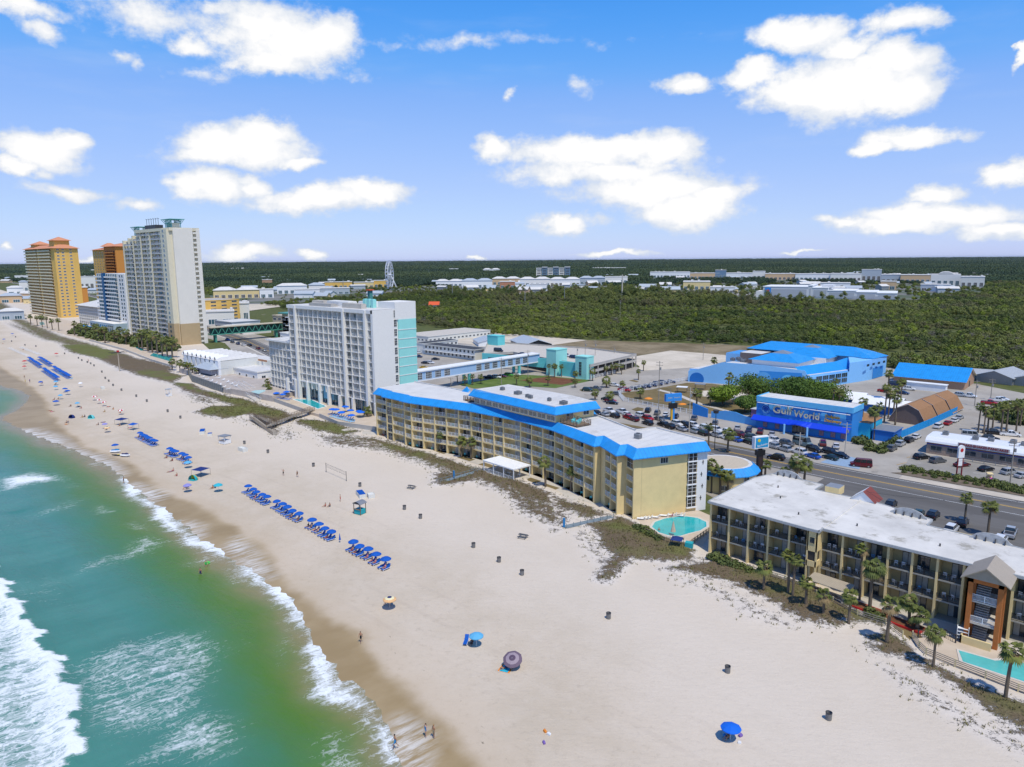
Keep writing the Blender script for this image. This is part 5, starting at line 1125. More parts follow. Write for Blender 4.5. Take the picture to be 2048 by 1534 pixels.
def hall():
    B=(-130,325,0); t=thing('aquarium_hall','big blue marine park hall with blue metal hip roofs and mural wall','hall',B); o=local(B); V=lambda x,y,z:(x-B[0],y-B[1],z)
    mb=MB(); fw=[(-161.4,290.3,5.0),(-159,291,5.4),(-147,294.4,9.7),(-130,299.6,9.3),(-114.5,304.3,8.0),(-113,304.8,5.3)]
    for i,(a,b) in enumerate(zip(fw[:-1],fw[1:])):
        Fm,L=frame(a[:2],b[:2],0,B); mb.T=Fm; mb.add([(0,0,0),(L,0,0),(L,0,b[2]),(0,0,a[2]),(0,.4,0),(L,.4,0),(L,.4,b[2]),(0,.4,a[2])],[(0,1,2,3),(3,2,6,7),(1,5,6,2),(5,4,7,6),(4,0,3,7)],0)
    mb.T=None; mb.build('mural_wall',[skyb],t)
    Fm,L=frame((-160,290.6),(-113.5,304.6),0,B); R2=random.Random(4)
    mb=MB(); mb.T=Fm; mb.add([(14+3*math.cos(a),-.03,.1+7.0*(1-math.sin(a))) for a in [1.5708*i/8 for i in range(9)]]+[(46,-.03,.1),(46,-.03,6.6)],[(9,)+tuple(range(0,9))+(10,)][:0] or [tuple([8]+[7,6,5,4,3,2,1,0,9,10])]) if 0 else mb.box(15,46.5,-.04,-.02,.1,6.9); mb.build('mural_shape',[mural[0]],t)
    for k,(x,z,r,m) in enumerate([(2.5,1.4,3.2,2),(15.5,3.6,3.4,1),(22,2.4,2.3,2),(31,3.4,3.3,1),(41,3.2,2.8,3)]):
        mb=MB(); mb.T=Fm; n=18; y=-.05-.01*k
        mb.add([(x+r*math.cos(6.2832*i/n),y,max(.1,z+r*.95*math.sin(6.2832*i/n))) for i in range(n)],[tuple(range(n))],0); mb.build('mural_shape',[mural[m]],t)
    # body
    mb=MB(); mb.prism([(x-B[0],y-B[1]) for x,y in [(-161.2,291),(-147,295),(-113.1,305.2),(-113,306),(-106,331.6),(-107,362),(-120,350),(-126,350),(-126,322),(-157,325)]],0,6.0,0,1); mb.build('wall',[skyb,roofw],t)
    mb=MB(); o(mb,-146,-124.5,322,341,5,8.4); o(mb,-142,-119,340.5,366,5,9.0); mb.build('white_clerestory',[white],t)
    rf=[]
    for (x0,x1,y0,y1,z0,z1) in ((-147.5,-123.4,320.5,342,8.4,11.6),(-143.5,-117.6,341,368,9.0,12.4)):
        mb=MB(); cx,cy=(x0+x1)/2,(y0+y1)/2; mb.add([V(x0,y0,z0),V(x1,y0,z0),V(x1,y1,z0),V(x0,y1,z0),V(cx-3,cy-2.5,z1),V(cx+3,cy-2.5,z1),V(cx+3,cy+2.5,z1),V(cx-3,cy+2.5,z1)],[(0,1,5,4),(1,2,6,5),(2,3,7,6),(3,0,4,7),(3,2,1,0)],0)
        q=.4; mb.add([V(cx-4,cy-3.4,z1-.35),V(cx+4,cy-3.4,z1-.35),V(cx+4,cy+3.4,z1-.35),V(cx-4,cy+3.4,z1-.35),V(cx,cy,z1+1.1)],[(0,1,4),(1,2,4),(2,3,4),(3,0,4)],1); mb.build('hip_roof',[blueroof,mat('grey_skylight',(.2,.24,.3),.4,.1)],t)
    # right lean-to slope and glazed side
    mb=MB(); mb.add([V(-113.6,304.4,5.4),V(-105.8,331.4,5.4),V(-112.8,334.5,8.8),V(-120.5,308,8.6),V(-105.8,331.4,5.4),V(-106.3,363,5.4),V(-113.5,362,8.8)],[(0,1,2,3),(4,5,6,2)],0)
    mb.build('lean_to_roof',[blueroof],t)
    Fm,L=frame((-113,304.8),(-105.4,331.6),0,B); lot=Lot(t,B)
    for i in range(5):
        for k in range(2): lot.add('hall_window',('h',),win(4.0,2.1,3,1,.12),[mat('dark_blue_glass',(.015,.04,.06),.1,.4,.3,spec=.9),skyb],Fm@T(5+i*4.4,-.04,.8+k*2.3))
    mb=MB(); mb.T=Fm; mb.box(0,L,-.0,.5,0,5.3); mb.build('side_wall',[skyb],t)
    lot.done()
    mb=MB(); mb.prism([(x-B[0],y-B[1]) for x,y in [(-105.4,331.6),(-101.2,348),(-100,366),(-112,376),(-118,374),(-112,350)]],0,9.2,0,0); o(mb,-160,-112,356,378,0,9.2,0); mb.build('back_hall_wall',[skyb],t)
    mb=MB(); o(mb,-161,-150,341,357,0,8.5,0,1); mb.build('brown_side_wall',[mat('grey_brown_siding',(.2,.16,.15),.8,.1),roofw],t)
    mb=MB(); mb.add([V(-163,352,9.4),V(-110,352,9.4),V(-99.4,366.5,9.4),V(-111,381,9.4),V(-163,381,9.4),V(-156,366,12.4),V(-115,366,12.4),V(-105.6,349.5,9.4),V(-101.3,350,9.4)],[(0,1,6,5),(1,7,6),(7,8,6),(8,2,6),(2,3,6),(3,4,5,6),(4,0,5)],0); mb.build('back_hall_roof',[blueroof],t)
    lot=Lot(t,B); Fm,L=frame((-102.8,340),(-100,364.9),0,B)
    for i in range(4): lot.add('window',('hw',),win(2.6,1.2,2),[glass,skyb],Fm@T(1+i*5.6,-1.6,6.8))
    lot.done()
    mb=MB(); Fm,L=frame((-101.1,348),(-100.05,364),0,B); mb.T=Fm; mb.box(2,L-2,-.06,0,.2,5.2); mb.build('roller_door',[mural[0]],t)
    for x,y in ((-158,327),(-155,328.5),(-157,331),(-152,326)): ac_unit(t,B,x,y,6.05,1.8,1.4)
    lot=Lot(t,B); 
    mb=MB(); o(mb,-176,-163,356,372,0,5.5,0,1); mb.build('left_annex',[skyb,blueroof],t)
hall()
def gable(name,label,cat,c,rz,a,b,h,hr,wall,roof,over=.5,wins=0,group=None,gamb=None):
    """pitched roof house, ridge along local x; half sizes a,b; gamb=(y,z) adds a knee to the slope"""
    t=thing(name,label,cat,(c[0],c[1],0),rz,group)
    mb=MB(); mb.box(-a,a,-b,b,0,h)
    P=[(-b,h),(-gamb[0],gamb[1]),(0,hr),(gamb[0],gamb[1]),(b,h)] if gamb else [(-b,h),(0,hr),(b,h)]
    for s_ in (-a,a): mb.add([(s_,y,z) for y,z in P],[tuple(range(len(P)))])
    mb.build('wall',[wall],t)
    mb=MB(); k=over/b*(hr-h) if not gamb else .3; Q=[(-b-over,h-k)]+P[1:-1]+[(b+over,h-k)]
    for (y0,z0),(y1,z1) in zip(Q[:-1],Q[1:]):
        mb.quad((-a-over,y0,z0+.12),(a+over,y0,z0+.12),(a+over,y1,z1+.12),(-a-over,y1,z1+.12)); mb.quad((-a-over,y1,z1),(a+over,y1,z1),(a+over,y0,z0),(-a-over,y0,z0),1)
        for s_ in (-a-over,a+over): mb.quad((s_,y0,z0),(s_,y1,z1),(s_,y1,z1+.12),(s_,y0,z0+.12),1)
    mb.build('roof',[roof,white],t)
    lot=Lot(t,(*c,0))
    for i in range(wins): lot.add('window',('w',),win(1.4,1.3,2),[glass,white],T(-a+(i+.5)*2*a/wins-.7,-b-.01,1))
    if wins: lot.add('window',('w2',),win(1.4,1.3,2),[glass,white],Matrix.Translation((a+.01,-.7,1))@Matrix.Rotation(rad(90),4,'Z'))
    lot.done(); return t
brn=MATS['brown_shingle']; grb=mat('grey_brown_boards',(.16,.12,.11),.85,.15)
for k,(y0,x) in enumerate(((268,-63.4),(281,-62.3),(293.5,-61.0))):
    gable('gambrel_house',('front','middle','rear')[k]+' of three brown gambrel roofed houses behind the long blue fence','house',(x,y0),rad(86),5.9,5.6,.9,6.6,grb,brn,.35,0,'brown gambrel houses',(3.4,5.0))
tan2=mat('tan_brick_wall',(.42,.26,.17),.85,.12)
t=gable('aquarium_barn','long low barn with bright blue metal roof beside the wood','barn',(-77.5,356),rad(2),13.5,11.5,3.6,8.0,tan2,blueroof,.8,0)
MB().box(13.51,13.56,-1.2,1.2,0,2.6).build('door',[interior],t)
block('storage_container','long white cargo container beside the blue roofed barn','container',-83,-68,333.5,336.5,2.9,white,white,0)
gable('shed','largest grey metal shed by the wood at the right edge','shed',(-56,382),rad(80),10,7,3.2,5.6,metalg,mat('grey_ribbed_metal',(.4,.42,.43),.45,.1,1,seam=('X',.4,1)),.8,0)
gable('shed','small grey metal shed behind the blue roofed barn','shed',(-65,382),rad(10),4.5,4.5,3,4.6,metalg,MATS['grey_ribbed_metal'],.6,0)
gable('shed','grey metal shed cut by the right edge of the wood','shed',(-44,378),rad(80),6,6,3.2,5.0,metalg,MATS['grey_ribbed_metal'],.6,0)
for k,(x,y,a,b,l) in enumerate(((-78,281,7.5,7,'white tarp roofed shelter in the middle of the marine park'),(-90,284,6,5,'open white gabled shelter behind the entrance building'),(-71,277,4.5,4,'small white tarp shelter next to the brown gambrel houses'))):
    gable('shelter',l,'shelter',(x,y),rad(8),a,b,3,4.8,mural[2],white,.6,0,None)
block('grey_canopy','flat grey roofed canopy between the blue fence and the palms','canopy',-65.5,-59.6,231.5,240,3.2,mural[2],metalg,0)
block('ticket_hut','small mauve hut with pale metal roof left of the blue entrance building','hut',-106.8,-102,237,243,3,mat('mauve_paint',(.25,.13,.25),.7,.1),mat('pale_metal',(.5,.53,.54),.5,.1),0)
def fence_thing(name,label,cat,pts,h,m,step=2.5,solid=False,z=0,h2=None,m2=None,thick=.12,rails=2):
    B=(*pts[0],z); t=thing(name,label,cat,B); mb=MB(); pm=None
    nps=0; pmesh=MB().box(-.07,.07,-.03,.14,0,1).mesh('post',[m2 or m])
    for i,(a,b) in enumerate(zip(pts[:-1],pts[1:])):
        Fm,L=frame(a,b,z,B); mb.T=Fm
        ha=h if h2 is None else h2[i]; hb=h if h2 is None else h2[i+1]
        if solid: mb.add([(0,0,0),(L,0,0),(L,0,hb),(0,0,ha),(0,thick,0),(L,thick,0),(L,thick,hb),(0,thick,ha)],[(0,1,2,3),(3,2,6,7),(1,5,6,2),(5,4,7,6),(4,0,3,7)])
        else:
            for k in range(rails): zz=h*(k+1)/rails-.08; mb.box(0,L,.02,.08,zz,zz+.1)
            if rails==2: 
                for k in range(int(L/.3)): mb.box(k*.3,k*.3+.04,.03,.07,.1,h-.05)
        n=max(1,int(L/step))
        for k in range(n+1 if i==len(pts)-2 else n):
            if nps<98: nps+=1; q=obj('post',pmesh,t); q.matrix_local=Fm@T(k*L/n,0,0)@Matrix.Diagonal((1,1,(ha+(hb-ha)*k/n)+.08,1))
    mb.build('panel' if solid else 'rails',[m],t); return t
fence_thing('mural_fence','blue painted mural wall along the car park left of the entrance','wall',[(-124.8,228.6),(-118.3,227.2)],3,mural[0],solid=True,h2=[4.2,3.1],thick=.3)
fence_thing('mural_fence','long blue wavy mural wall joining the entrance building','wall',[(-117.2,228),(-112,227.6),(-108,227.2),(-104,226.6),(-99.7,225.6)],3,mural[1],solid=True,h2=[2.2,3.3,3.4,2.6,2.4],thick=.3)
fence_thing('blue_fence','bright blue fence along the side street beside the brown houses','fence',[(-60.2,233.5),(-58.6,250),(-57.2,265),(-55.3,292)],2.3,mat('bright_blue_fence_paint',(.0,.26,.62),.6,.08),solid=True)
fence_thing('white_fence','long white post fence around the dry lawn','fence',[(-163,293),(-168.7,249),(-167,243),(-157.3,232.9),(-140,229.8),(-125,228.6)],1.7,white,2.2)
def diner():
    B=(-33,231,0); t=thing('diner','long low diner with curved white roof and red Steaks Shakes Pancakes lettering','diner',B); o=local(B)
    st=mat('diner_stone',(.33,.25,.2),.8,.25,2); x0,x1=-49.3,30
    mb=MB(); o(mb,x0,x1,225.4,236,0,3.6); mb.build('wall',[st],t)
    mb=MB(); P=[(225.0,3.35),(225.2,3.9),(225.9,4.5),(227,4.8),(233,4.9),(236.4,4.4),(236.4,3.35)]
    mb.add([(x0-.4-B[0],y-B[1],z) for y,z in P]+[(x1-B[0],y-B[1],z) for y,z in P],[tuple(range(7))[::-1]]+[(j,(j+1)%7,7+(j+1)%7,7+j)[::-1] for j in range(7)][:0]+[(j,7+j,7+j+1,j+1) for j in range(6)]); mb.build('roof',[mat('polished_white_roof',(.72,.74,.77),.35,.06)],t)
    lot=Lot(t,B)
    for i in range(19): lot.add('diner_window',('w',),win(2.9,1.35,2),[glass,metalg],T(x0+1+i*4.1-B[0],225.38-B[1],1.1))
    lot.done()
    for zz,m in ((2.75,dkblue),(3.0,mat('rust_band',(.3,.1,.06),.7,.1))): mb=MB(); o(mb,x0-.05,x1,225.3,225.4,zz,zz+.18); mb.build('stripe',[m],t)
    mb=MB(); o(mb,-41.6,-29.6,224.55,224.8,3.55,4.6,0); mb.build('sign_board',[mat('silver_board',(.5,.5,.5),.5,.08)],t)
    text(t,'STEAKS·SHAKES·PANCAKES',.95,T(-35.6-B[0],224.5-B[1],4.1)@UPR,mat('dark_red_lettering',(.25,.02,.02),.5,.05),'lettering',.04,11.4,off=.02)
    for x,y in ((-46,231),(-38.5,230),(-35,231),(-30,232),(-27.5,231)): ac_unit(t,B,x,y,4.8,1.4,1.1)
    fence_thing('diner_railing','grey metal railing of the diner entrance ramp','railing',[(-40,222.6),(-27,222.8),(10,223.4)],1.1,metalg,2.5,rails=3)
diner()
# ---- turquoise garage with sky bridge
def garage():
    B=(-235,290,0); t=thing('parking_garage','concrete parking garage with turquoise stair towers and cars on top','garage',B); o=local(B); tq=turq
    fp=[(-266,263),(-258,277.6),(-222,268.5),(-198.4,266.2),(-203.7,312.6),(-238.5,318),(-296,307),(-296,296)]
    L_=[(x-B[0],y-B[1]) for x,y in fp]
    mb=MB(); mb.prism(L_,3.2,3.7); mb.prism(L_,5.9,6.3); mb.build('deck',[conclt],t)
    mb=MB()
    for a,b in zip(fp,fp[1:]+fp[:1]):
        Fm,L=frame(a,b,0,B); mb.T=Fm; mb.box(.0,L-.02,0.01,.2,5.8,7.1); mb.box(0,L-.02,.01,.2,3.0,4.2)
    mb.T=None; mb.build('deck_edge',[concrete],t)
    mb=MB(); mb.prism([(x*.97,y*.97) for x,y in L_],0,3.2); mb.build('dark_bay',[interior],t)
    for a,b in zip(fp[3:5],fp[4:6]):
        Fm,L=frame(a,b,0,B)
        for i in range(int(L/7)+1): mb=MB(); mb.T=Fm; mb.box(i*7,i*7+.5,-.03,.3,0,5.9); mb.build('column',[concrete],t)
    mb=MB(); o(mb,-221,-206,266.2,267.4,0,7.0); mb.build('turquoise_wall',[tq],t)
    mb=MB(); Fm,L=frame((-266,262.7),(-222,268.2),0,B); mb.T=Fm; mb.box(0,L,-.3,.3,2.6,7.2); mb.build('turquoise_band',[tq],t)
    mb=MB(); mb.T=Fm
    for i in range(3): mb.box(4+i*8,10+i*8,-.34,-.3,4.5,5.3)
    mb.build('band_opening',[interior],t)
    for n,(x0,x1,y0,y1,h) in enumerate(((-206,-199.4,264.4,270,10.3),(-223,-217,263.6,272,12.3),(-296.5,-288,297,303,11.5))):
        mb=MB(); o(mb,x0,x1,y0,y1,0,h); o(mb,x0-.15,x1+.15,y0-.15,y1+.15,h,h+.4); mb.build('stair_tower',[aqua if n<2 else tq],t)
        if n==0: mb=MB(); win(1.6,6.6,2,5,.1)(mb); mb.build('window',[glass,aqua],t,loc=(x0+2.3-B[0],y0-.02-B[1],1.6)); 
    fence_thing('garage_fence','white picket fence by the palms in front of the parking garage','fence',[(-199,268),(-200.4,289)],1.5,white,2.2)
garage()
def skybridge():
    B=(-231,222,0); t=thing('sky_bridge','covered pale blue footbridge over the road from white hotel to garage','footbridge',B); bl=mat('pale_blue_panel',(.33,.5,.72),.7,.05)
    a,b=(-231.5,168),(-231,268); Fm,L=frame(a,b,0,B)
    # right side of the bridge faces +x
    mb=MB(); mb.T=Fm; mb.box(0,L,0,5,5.0,5.5); mb.build('floor',[white],t)
    mb=MB(); mb.T=Fm; mb.box(0,L,.1,4.9,5.5,9.0); mb.build('wall',[bl],t)
    mb=MB(); mb.T=Fm; mb.box(0,L,-.3,5.3,9.0,9.5); mb.build('roof',[white],t)
    lot=Lot(t,B)
    for i in range(14):
        y=6+i*5.2+(14 if i>6 else 0)
        if y+3.2<L: lot.add('window',('w',),win(3.3,2.9,4,3,.12),[glass,white],Fm@T(y,.08,5.75))
    lot.done()
    for y in (52,85):
        for x in (0.6,4.2): mb=MB(); mb.T=Fm; mb.box(y,y+1.1,x-.5,x+.5,0,5); mb.build('leg',[turq],t)
skybridge()
# ---- other low buildings inland
t=block('dark_roof_motel','two storey motel with dark grey roof and white gallery','motel',-329,-286,276.5,286,5.8,offw,mat('charcoal_shingle',(.05,.055,.065),.9,.15),.2,wins=[('s',.9,1.6,1.6,13),('s',3.8,1.6,1.6,13)],over=.8)
for z in (2.8,): 
    mb=MB(); mb.box(-21.5,21.5,-6.2,-4.8,z-.15,z); q=MB(); rail(43,1.0,.5,2)(q); mb.add([(x-21.5,y-6.2,zz+z) for x,y,zz in q.v],q.f); mb.build('gallery',[white],t)
block('dark_roof_motel_wing','rear wing of the dark roofed motel','motel',-338,-329.4,277,304,6.0,offw,MATS['charcoal_shingle'],.2,wins=[('e',.9,1.6,1.4,8),('e',3.8,1.6,1.4,8)])
block('long_grey_building','long low building with light grey roof by the wood behind the white hotel','building',-402,-374,318,378,3.9,offw,conclt,.1,wins=[('s',1,2,1.2,7),('e',1,2,1.2,16)])
gable('white_cottage','small white building with pale metal roof near the dark roofed motel','building',(-336,337),rad(-35),11,8,2.6,4.6,white,MATS['pale_blue_metal'],.5,4)
gable('roadhouse','dark restaurant with pale gabled metal roof by the wood','restaurant',(-305,345),rad(-32),16,9,3.2,6,metald,MATS['pale_blue_metal'],.8,6)
block('cream_garage','cream parking garage with teal corner roof beyond the green bridge','garage',-503,-436,275,312,15,mat('garage_cream',(.55,.49,.37),.8,.08),conclt,.6,wins=[('s',2+i*3.4,4.5,1.3,10) for i in range(4)]+[('e',2+i*3.4,4.5,1.3,5) for i in range(4)])
def green_bridge():
    B=(-494,245,0); t=thing('truss_bridge','green steel truss footbridge with cream roof over the road','footbridge',B); gm=mat('green_steel',(.08,.33,.24),.6,.1)
    Fm,L=frame((-489,221),(-489,276),0,B)
    mb=MB(); mb.T=Fm; mb.box(0,L,0,5,5.2,5.7); mb.build('deck',[gm],t)
    mb=MB(); mb.T=Fm; mb.box(-.5,L+.5,-.6,5.6,10.2,10.8); mb.build('roof',[MATS['garage_cream']],t)
    mb=MB(); mb.T=Fm; mb.box(0,L,2,3,5.7,10.2); mb.build('shade_core',[mat('dark_green_shade',(.03,.08,.07),.8,.1)],t)  # dark core whose colour stands in for shade inside the truss
    n=11
    for i in range(n):
        for y in (0,5):
            mb=MB(); mb.T=Fm; u,v=L*i/n,L*(i+1)/n; mb.tube((u,y,5.6),((u+v)/2,y,10.2),.22,4); mb.tube(((u+v)/2,y,10.2),(v,y,5.6),.22,4); mb.build('truss_diagonal',[gm],t)
    for u in (3,L-6): mb=MB(); mb.T=Fm; mb.box(u,u+1.2,1,4,0,5.2); mb.build('leg',[gm],t)
green_bridge()
# shops on the land side of the road to the left
for k,a in enumerate([(-470,-445,262,275,5,white,'white shop with flat roof left of the cream garage'),(-560,-525,262,285,5,hw,'white flat roofed shop behind the beige tower'),(-600,-570,275,300,6,MATS['pale_blue_metal'],'pale blue shop near the yellow parking garage')]):
    block('roadside_shop',a[6],'shop',*a[:5],a[5],roofw,.5,wins=[('s',.6,3,2,5)])
def tower_cap():
    t=thing('teal_stair_tower','tan stair tower with flat teal roof at the green bridge','tower',(-484,279,0)); MB().box(-5,5,-4,4,0,17).build('wall',[mat('tan_block',(.4,.33,.22),.85,.1)],t); MB().box(-8,8,-5.5,5.5,17,18).build('roof',[mat('teal_roof',(.09,.3,.27),.6,.1)],t)
tower_cap()
# ---- tall signs
def sign_blue():
    B=(-74.4,171.4,0); t=thing('hotel_sign','dark pillar sign topped by a blue panel with yellow sun','sign',B,rad(62))
    MB().box(-.7,.7,-.45,.45,0,7.2).build('pillar',[mat('dark_brown_pillar',(.035,.022,.022),.6,.1)],t); MB().box(-1.15,1.15,-.6,.6,6.0,7.4).build('message_board',[black],t)
    mb=MB(); mb.box(-2.15,2.15,-.55,.55,7.9,10.9); mb.build('sign_case',[white],t); MB().box(-.4,.4,-.3,.3,7.3,7.9).build('neck',[black],t)
    mb=MB(); mb.box(-1.9,1.9,-.6,-.55,8.15,10.7); mb.build('sign_face',[mat('sign_face_blue',(.02,.3,.55),.3,.2,.8)],t)
    mb=MB(); n=14; mb.add([(-.9+.42*math.cos(6.28*i/n),-.63,10.0+.42*math.sin(6.28*i/n)) for i in range(n)],[tuple(range(n))]); mb.build('sun_mark',[mat('sun_yellow',(.75,.55,.03),.4,.1)],t)
    text(t,'Beachcomber',.75,T(.1,-.63,8.75)@Matrix.Rotation(rad(8),4,'Y').inverted()@UPR,white,'lettering',.01,3.2,shear=.3)
sign_blue()
def sign_two():
    B=(-125.2,215.4,0); t=thing('roadside_sign','blue box sign on a blue and yellow pole in the car park','sign',B,rad(62))
    MB().box(-.1,.6,-.3,.3,0,5.2).build('pole',[mural[0]],t); MB().box(-.75,-.15,-.28,.28,0,5.2).build('pole_stripe',[yellowp],t)
    MB().box(-1.5,1.5,-.5,.5,4.3,6.2).build('message_screen',[black],t); MB().box(-3.1,3.1,-.55,.55,6.9,9.4).build('sign_case',[mural[0]],t); MB().box(-.6,.6,-.3,.3,6.2,6.9).build('neck',[mural[3]],t)
    for k,(x,w,s_) in enumerate(((-1.5,1.6,'Dolphin'),(1.2,2.4,'Discovery'))): text(t,s_,.6,T(x,-.58,8.1)@UPR,MATS['pale_sand_lettering'],'lettering',.01,w)
sign_two()
def sign_three():
    B=(-37.2,205.7,0); t=thing('diner_sign','red and white pole sign with rounded top in front of the diner','sign',B,rad(58)); rp=mat('maroon_paint',(.22,.02,.03),.5,.08)
    for x in (-.75,.75): MB().box(x-.12,x+.12,-.12,.12,0,6.6).build('post',[rp],t)
    mb=MB(); n=10; P=[(-.95,5.0),(.95,5.0),(.95,7.4)]+[(.95*math.cos(math.pi*i/n),7.4+.85*math.sin(math.pi*i/n)) for i in range(1,n)]+[(-.95,7.4)]
    mb.add([(x,-.22,z) for x,z in P]+[(x,.22,z) for x,z in P],[tuple(range(len(P))),tuple(range(2*len(P)-1,len(P)-1,-1))]+[(j,(j+1)%len(P)+0,len(P)+(j+1)%len(P),len(P)+j)[::-1] for j in range(len(P))]); mb.build('sign_top',[white],t)
    mb=MB(); n=12; mb.add([(.5*math.cos(6.28*i/n),-.25,7.0+.5*math.sin(6.28*i/n)) for i in range(n)],[tuple(range(n))]); mb.build('red_emblem',[red],t)
    for z,h in ((2.9,1.2),(4.2,.6)): MB().box(-.62,.62,-.1,.1,z,z+h).build('letter_board',[white],t)
sign_three()
# ================================================================== plants
def leafmat(name,c1,c2,sc=.25,fine=1.3,big=None):
    m,N,L,b=nodes(name); s=SN(N,L); oi=N.new('ShaderNodeObjectInfo')
    c=s.mix(s.ss(s.noise(sc,4,.6),.35,.65),c1,c2); c=s.mix(s.ss(s.noise(fine,4,.7),.45,.8,0,.5),c,tuple(v*1.45 for v in c2))
    c=s.mix(s.m('MULTIPLY',oi.outputs['Random'],.35),c,tuple((c1[i]*.5+c2[2-i]*.15) for i in range(3)))
    if big:
        for sc_,lo,hi,cc,am in big: c=s.mix(s.ss(s.noise(sc_,4,.6),lo,hi,0,am),c,cc)
    L.new(c,b.inputs['Base Color']); b.inputs['Roughness'].default_value=.7; b.inputs['Specular IOR Level'].default_value=.2; MATS[name]=m; return m
palmg=leafmat('palm_frond',(.09,.115,.028),(.17,.18,.04),.8); palmd=mat('dry_frond',(.22,.16,.08),.9,.2,2); trunkm=mat('palm_trunk',(.16,.125,.09),.9,.25,6,bump=.5,bsc=9)
oakl=leafmat('oak_foliage',(.05,.095,.014),(.11,.17,.025),.12); oakb=leafmat('bright_oak_foliage',(.12,.19,.014),(.2,.28,.025),.15); bark=mat('tree_bark',(.12,.095,.07),.95,.25,3)
shr=leafmat('shrub_foliage',(.075,.10,.028),(.14,.16,.045),.8)
def palm_crown(R_,n=30,r=1.75,droop=1.0):
    mb=MB()
    for i in range(n):
        a=R_.uniform(0,6.283); e=R_.uniform(-.75,1.25)-.1; L_=r*R_.uniform(.8,1.12); dry=e<-.6
        m=1 if dry else 0; d=Vector((math.cos(a)*math.cos(e),math.sin(a)*math.cos(e),math.sin(e))); side=Vector((-math.sin(a),math.cos(a),0)); up=d.cross(side)*-1
        p0=Vector((0,0,0)); p1=d*L_*.5; mb.add([p0+side*.02,p1+side*.02,p1-side*.02,p0-side*.02],[(0,1,2,3)],m)
        k=9                                            # fan of split leaflets
        for j in range(k):
            t=-1.25+2.5*j/(k-1); fd=(d*math.cos(t)+side*math.sin(t)).normalized(); ln=L_*.62*(1-.22*abs(t))
            tip=p1+fd*ln+Vector((0,0,-droop*.30*ln*(1+abs(t)*.4))); w=side*math.cos(t)*.075-d*math.sin(t)*.075
            md=p1+fd*ln*.5+Vector((0,0,.03)); mb.add([p1,md+w*1.6,tip,md-w*1.6],[(0,1,2,3)],m)
    return mb
def palm_trunk(R_,h,r=.2):
    mb=MB(); rs=[]; bx,by=R_.uniform(-.3,.3),R_.uniform(-.3,.3); n=8
    for j in range(n+1):
        u=j/n; x,y=bx*u*u,by*u*u; rr=r*(1.25-.35*u) if u<.8 else r*(1.0+.5*(u-.8)/.2)
        rs.append([(x+rr*math.cos(6.283*i/7),y+rr*math.sin(6.283*i/7),h*u) for i in range(7)])
    mb.rings(rs); return mb,(bx,by)
PK=[]
for k in range(5):
    Rk=random.Random(40+k); h=1.0; cm=palm_crown(Rk,30+k*3,1.55+.12*k,.9+.2*k).mesh('crown',[palmg,palmd])
    PK.append(cm)
TK=[]
for k in range(4):
    mb,b=palm_trunk(random.Random(60+k),5.0); TK.append((mb.mesh('trunk',[trunkm],True),b))
def palm(x,y,h,label,group,s=1.,z=0):
    k=R.randrange(5); q=R.randrange(4)
    t=thing('palm_tree',label,'palm tree',(x,y,z),R.uniform(0,6.28),group)
    o=obj('trunk',TK[q][0],t,(0,0,0),0,(s,s,h/5.)); c=obj('crown',PK[k],t,(TK[q][1][0]*s,TK[q][1][1]*s,h),R.uniform(0,6.28),s*R.uniform(.8,.98)); return t
def palms(pts,where,group,s=1.,ends='left'):
    for i,p in enumerate(pts):
        lab=f'{nth(i+1)} palm from the left {where}' if len(pts)>1 else f'palm tree {where}'
        palm(p[0],p[1],p[2],lab,group,s*(p[3] if len(p)>3 else 1))
def pp(L_,dz=0):   # (px,py of the foot, height)
    return [(*G(a,b),h,*r) for a,b,h,*r in L_]
palms(pp([(1527,1182,4.4,.95),(1576,1190,7.0,.95),(1585,1197,6.8,1.),(1611,1216,4.4,1.),(1646,1234,3.8,.95),(1697,1250,4.6,.95),(1739,1222,7.2,1.2),(1773,1290,6.4,1.1),(1866,1338,5.2,.75),(2010,1402,6.8,1.0)]),'in front of the near motel','palms in front of the near motel')
palms([(-33.5,118.5,8.8,.8),(-25.5,115.8,3.4,1.0),(-24.0,114.2,2.4,1.3)],'close to the motel balconies','palms close to the motel balconies')
palms(pp([(882,903,5.2,1.05),(923,915,4.8,1.05),(942,918,5,1.2),(1091,974,6.4,1.15),(1142,982,5.2,1.15)]),'on the sea side of the cream hotel','palms along the cream hotel')
palms(pp([(1180,868,4.5),(1213,775,3.2,1.5),(1220,805,3.0,1.4),(1190,800,3.2,1.3)]),'in the car park islands','palms in the car park')
palms(pp([(1277,760,4.2),(1246,775,2,1.),(1280,798,3.4,1.2)]),'on the dry lawn by the white fence','palms on the dry lawn')
palms(pp([(1417,892,6,1.1),(1455,905,5.5,1.3)]),'between the cream hotel and the road','palms by the round restaurant')
palms(pp([(1423,985,7,1.1),(1440,990,6,1.2),(1455,992,5,1.2)]),'beside the round cream building','palms at the round building')
palms(pp([(1530,955,3.5,1.2),(1592,962,5.2,1.5),(1608,966,4.6,1.3),(1570,962,2.5,1.)]),'on the roadside behind the near motel','palms along the road')
palms(pp([(1663,830,9,1),(1676,828,8,1),(1722,870,11,1.1),(1748,880,9,1.2),(1742,858,6,1.3)]),'right of the blue entrance building','palms at the entrance building')
palms(pp([(1768,845,12,1.15),(1776,838,9,1.1),(1772,822,14,1.2),(1786,835,10,1.2),(1800,812,9,1.1),(1755,860,8,1.2),(1790,850,9,1.2)]),'beside the brown gambrel houses','palms by the brown houses')
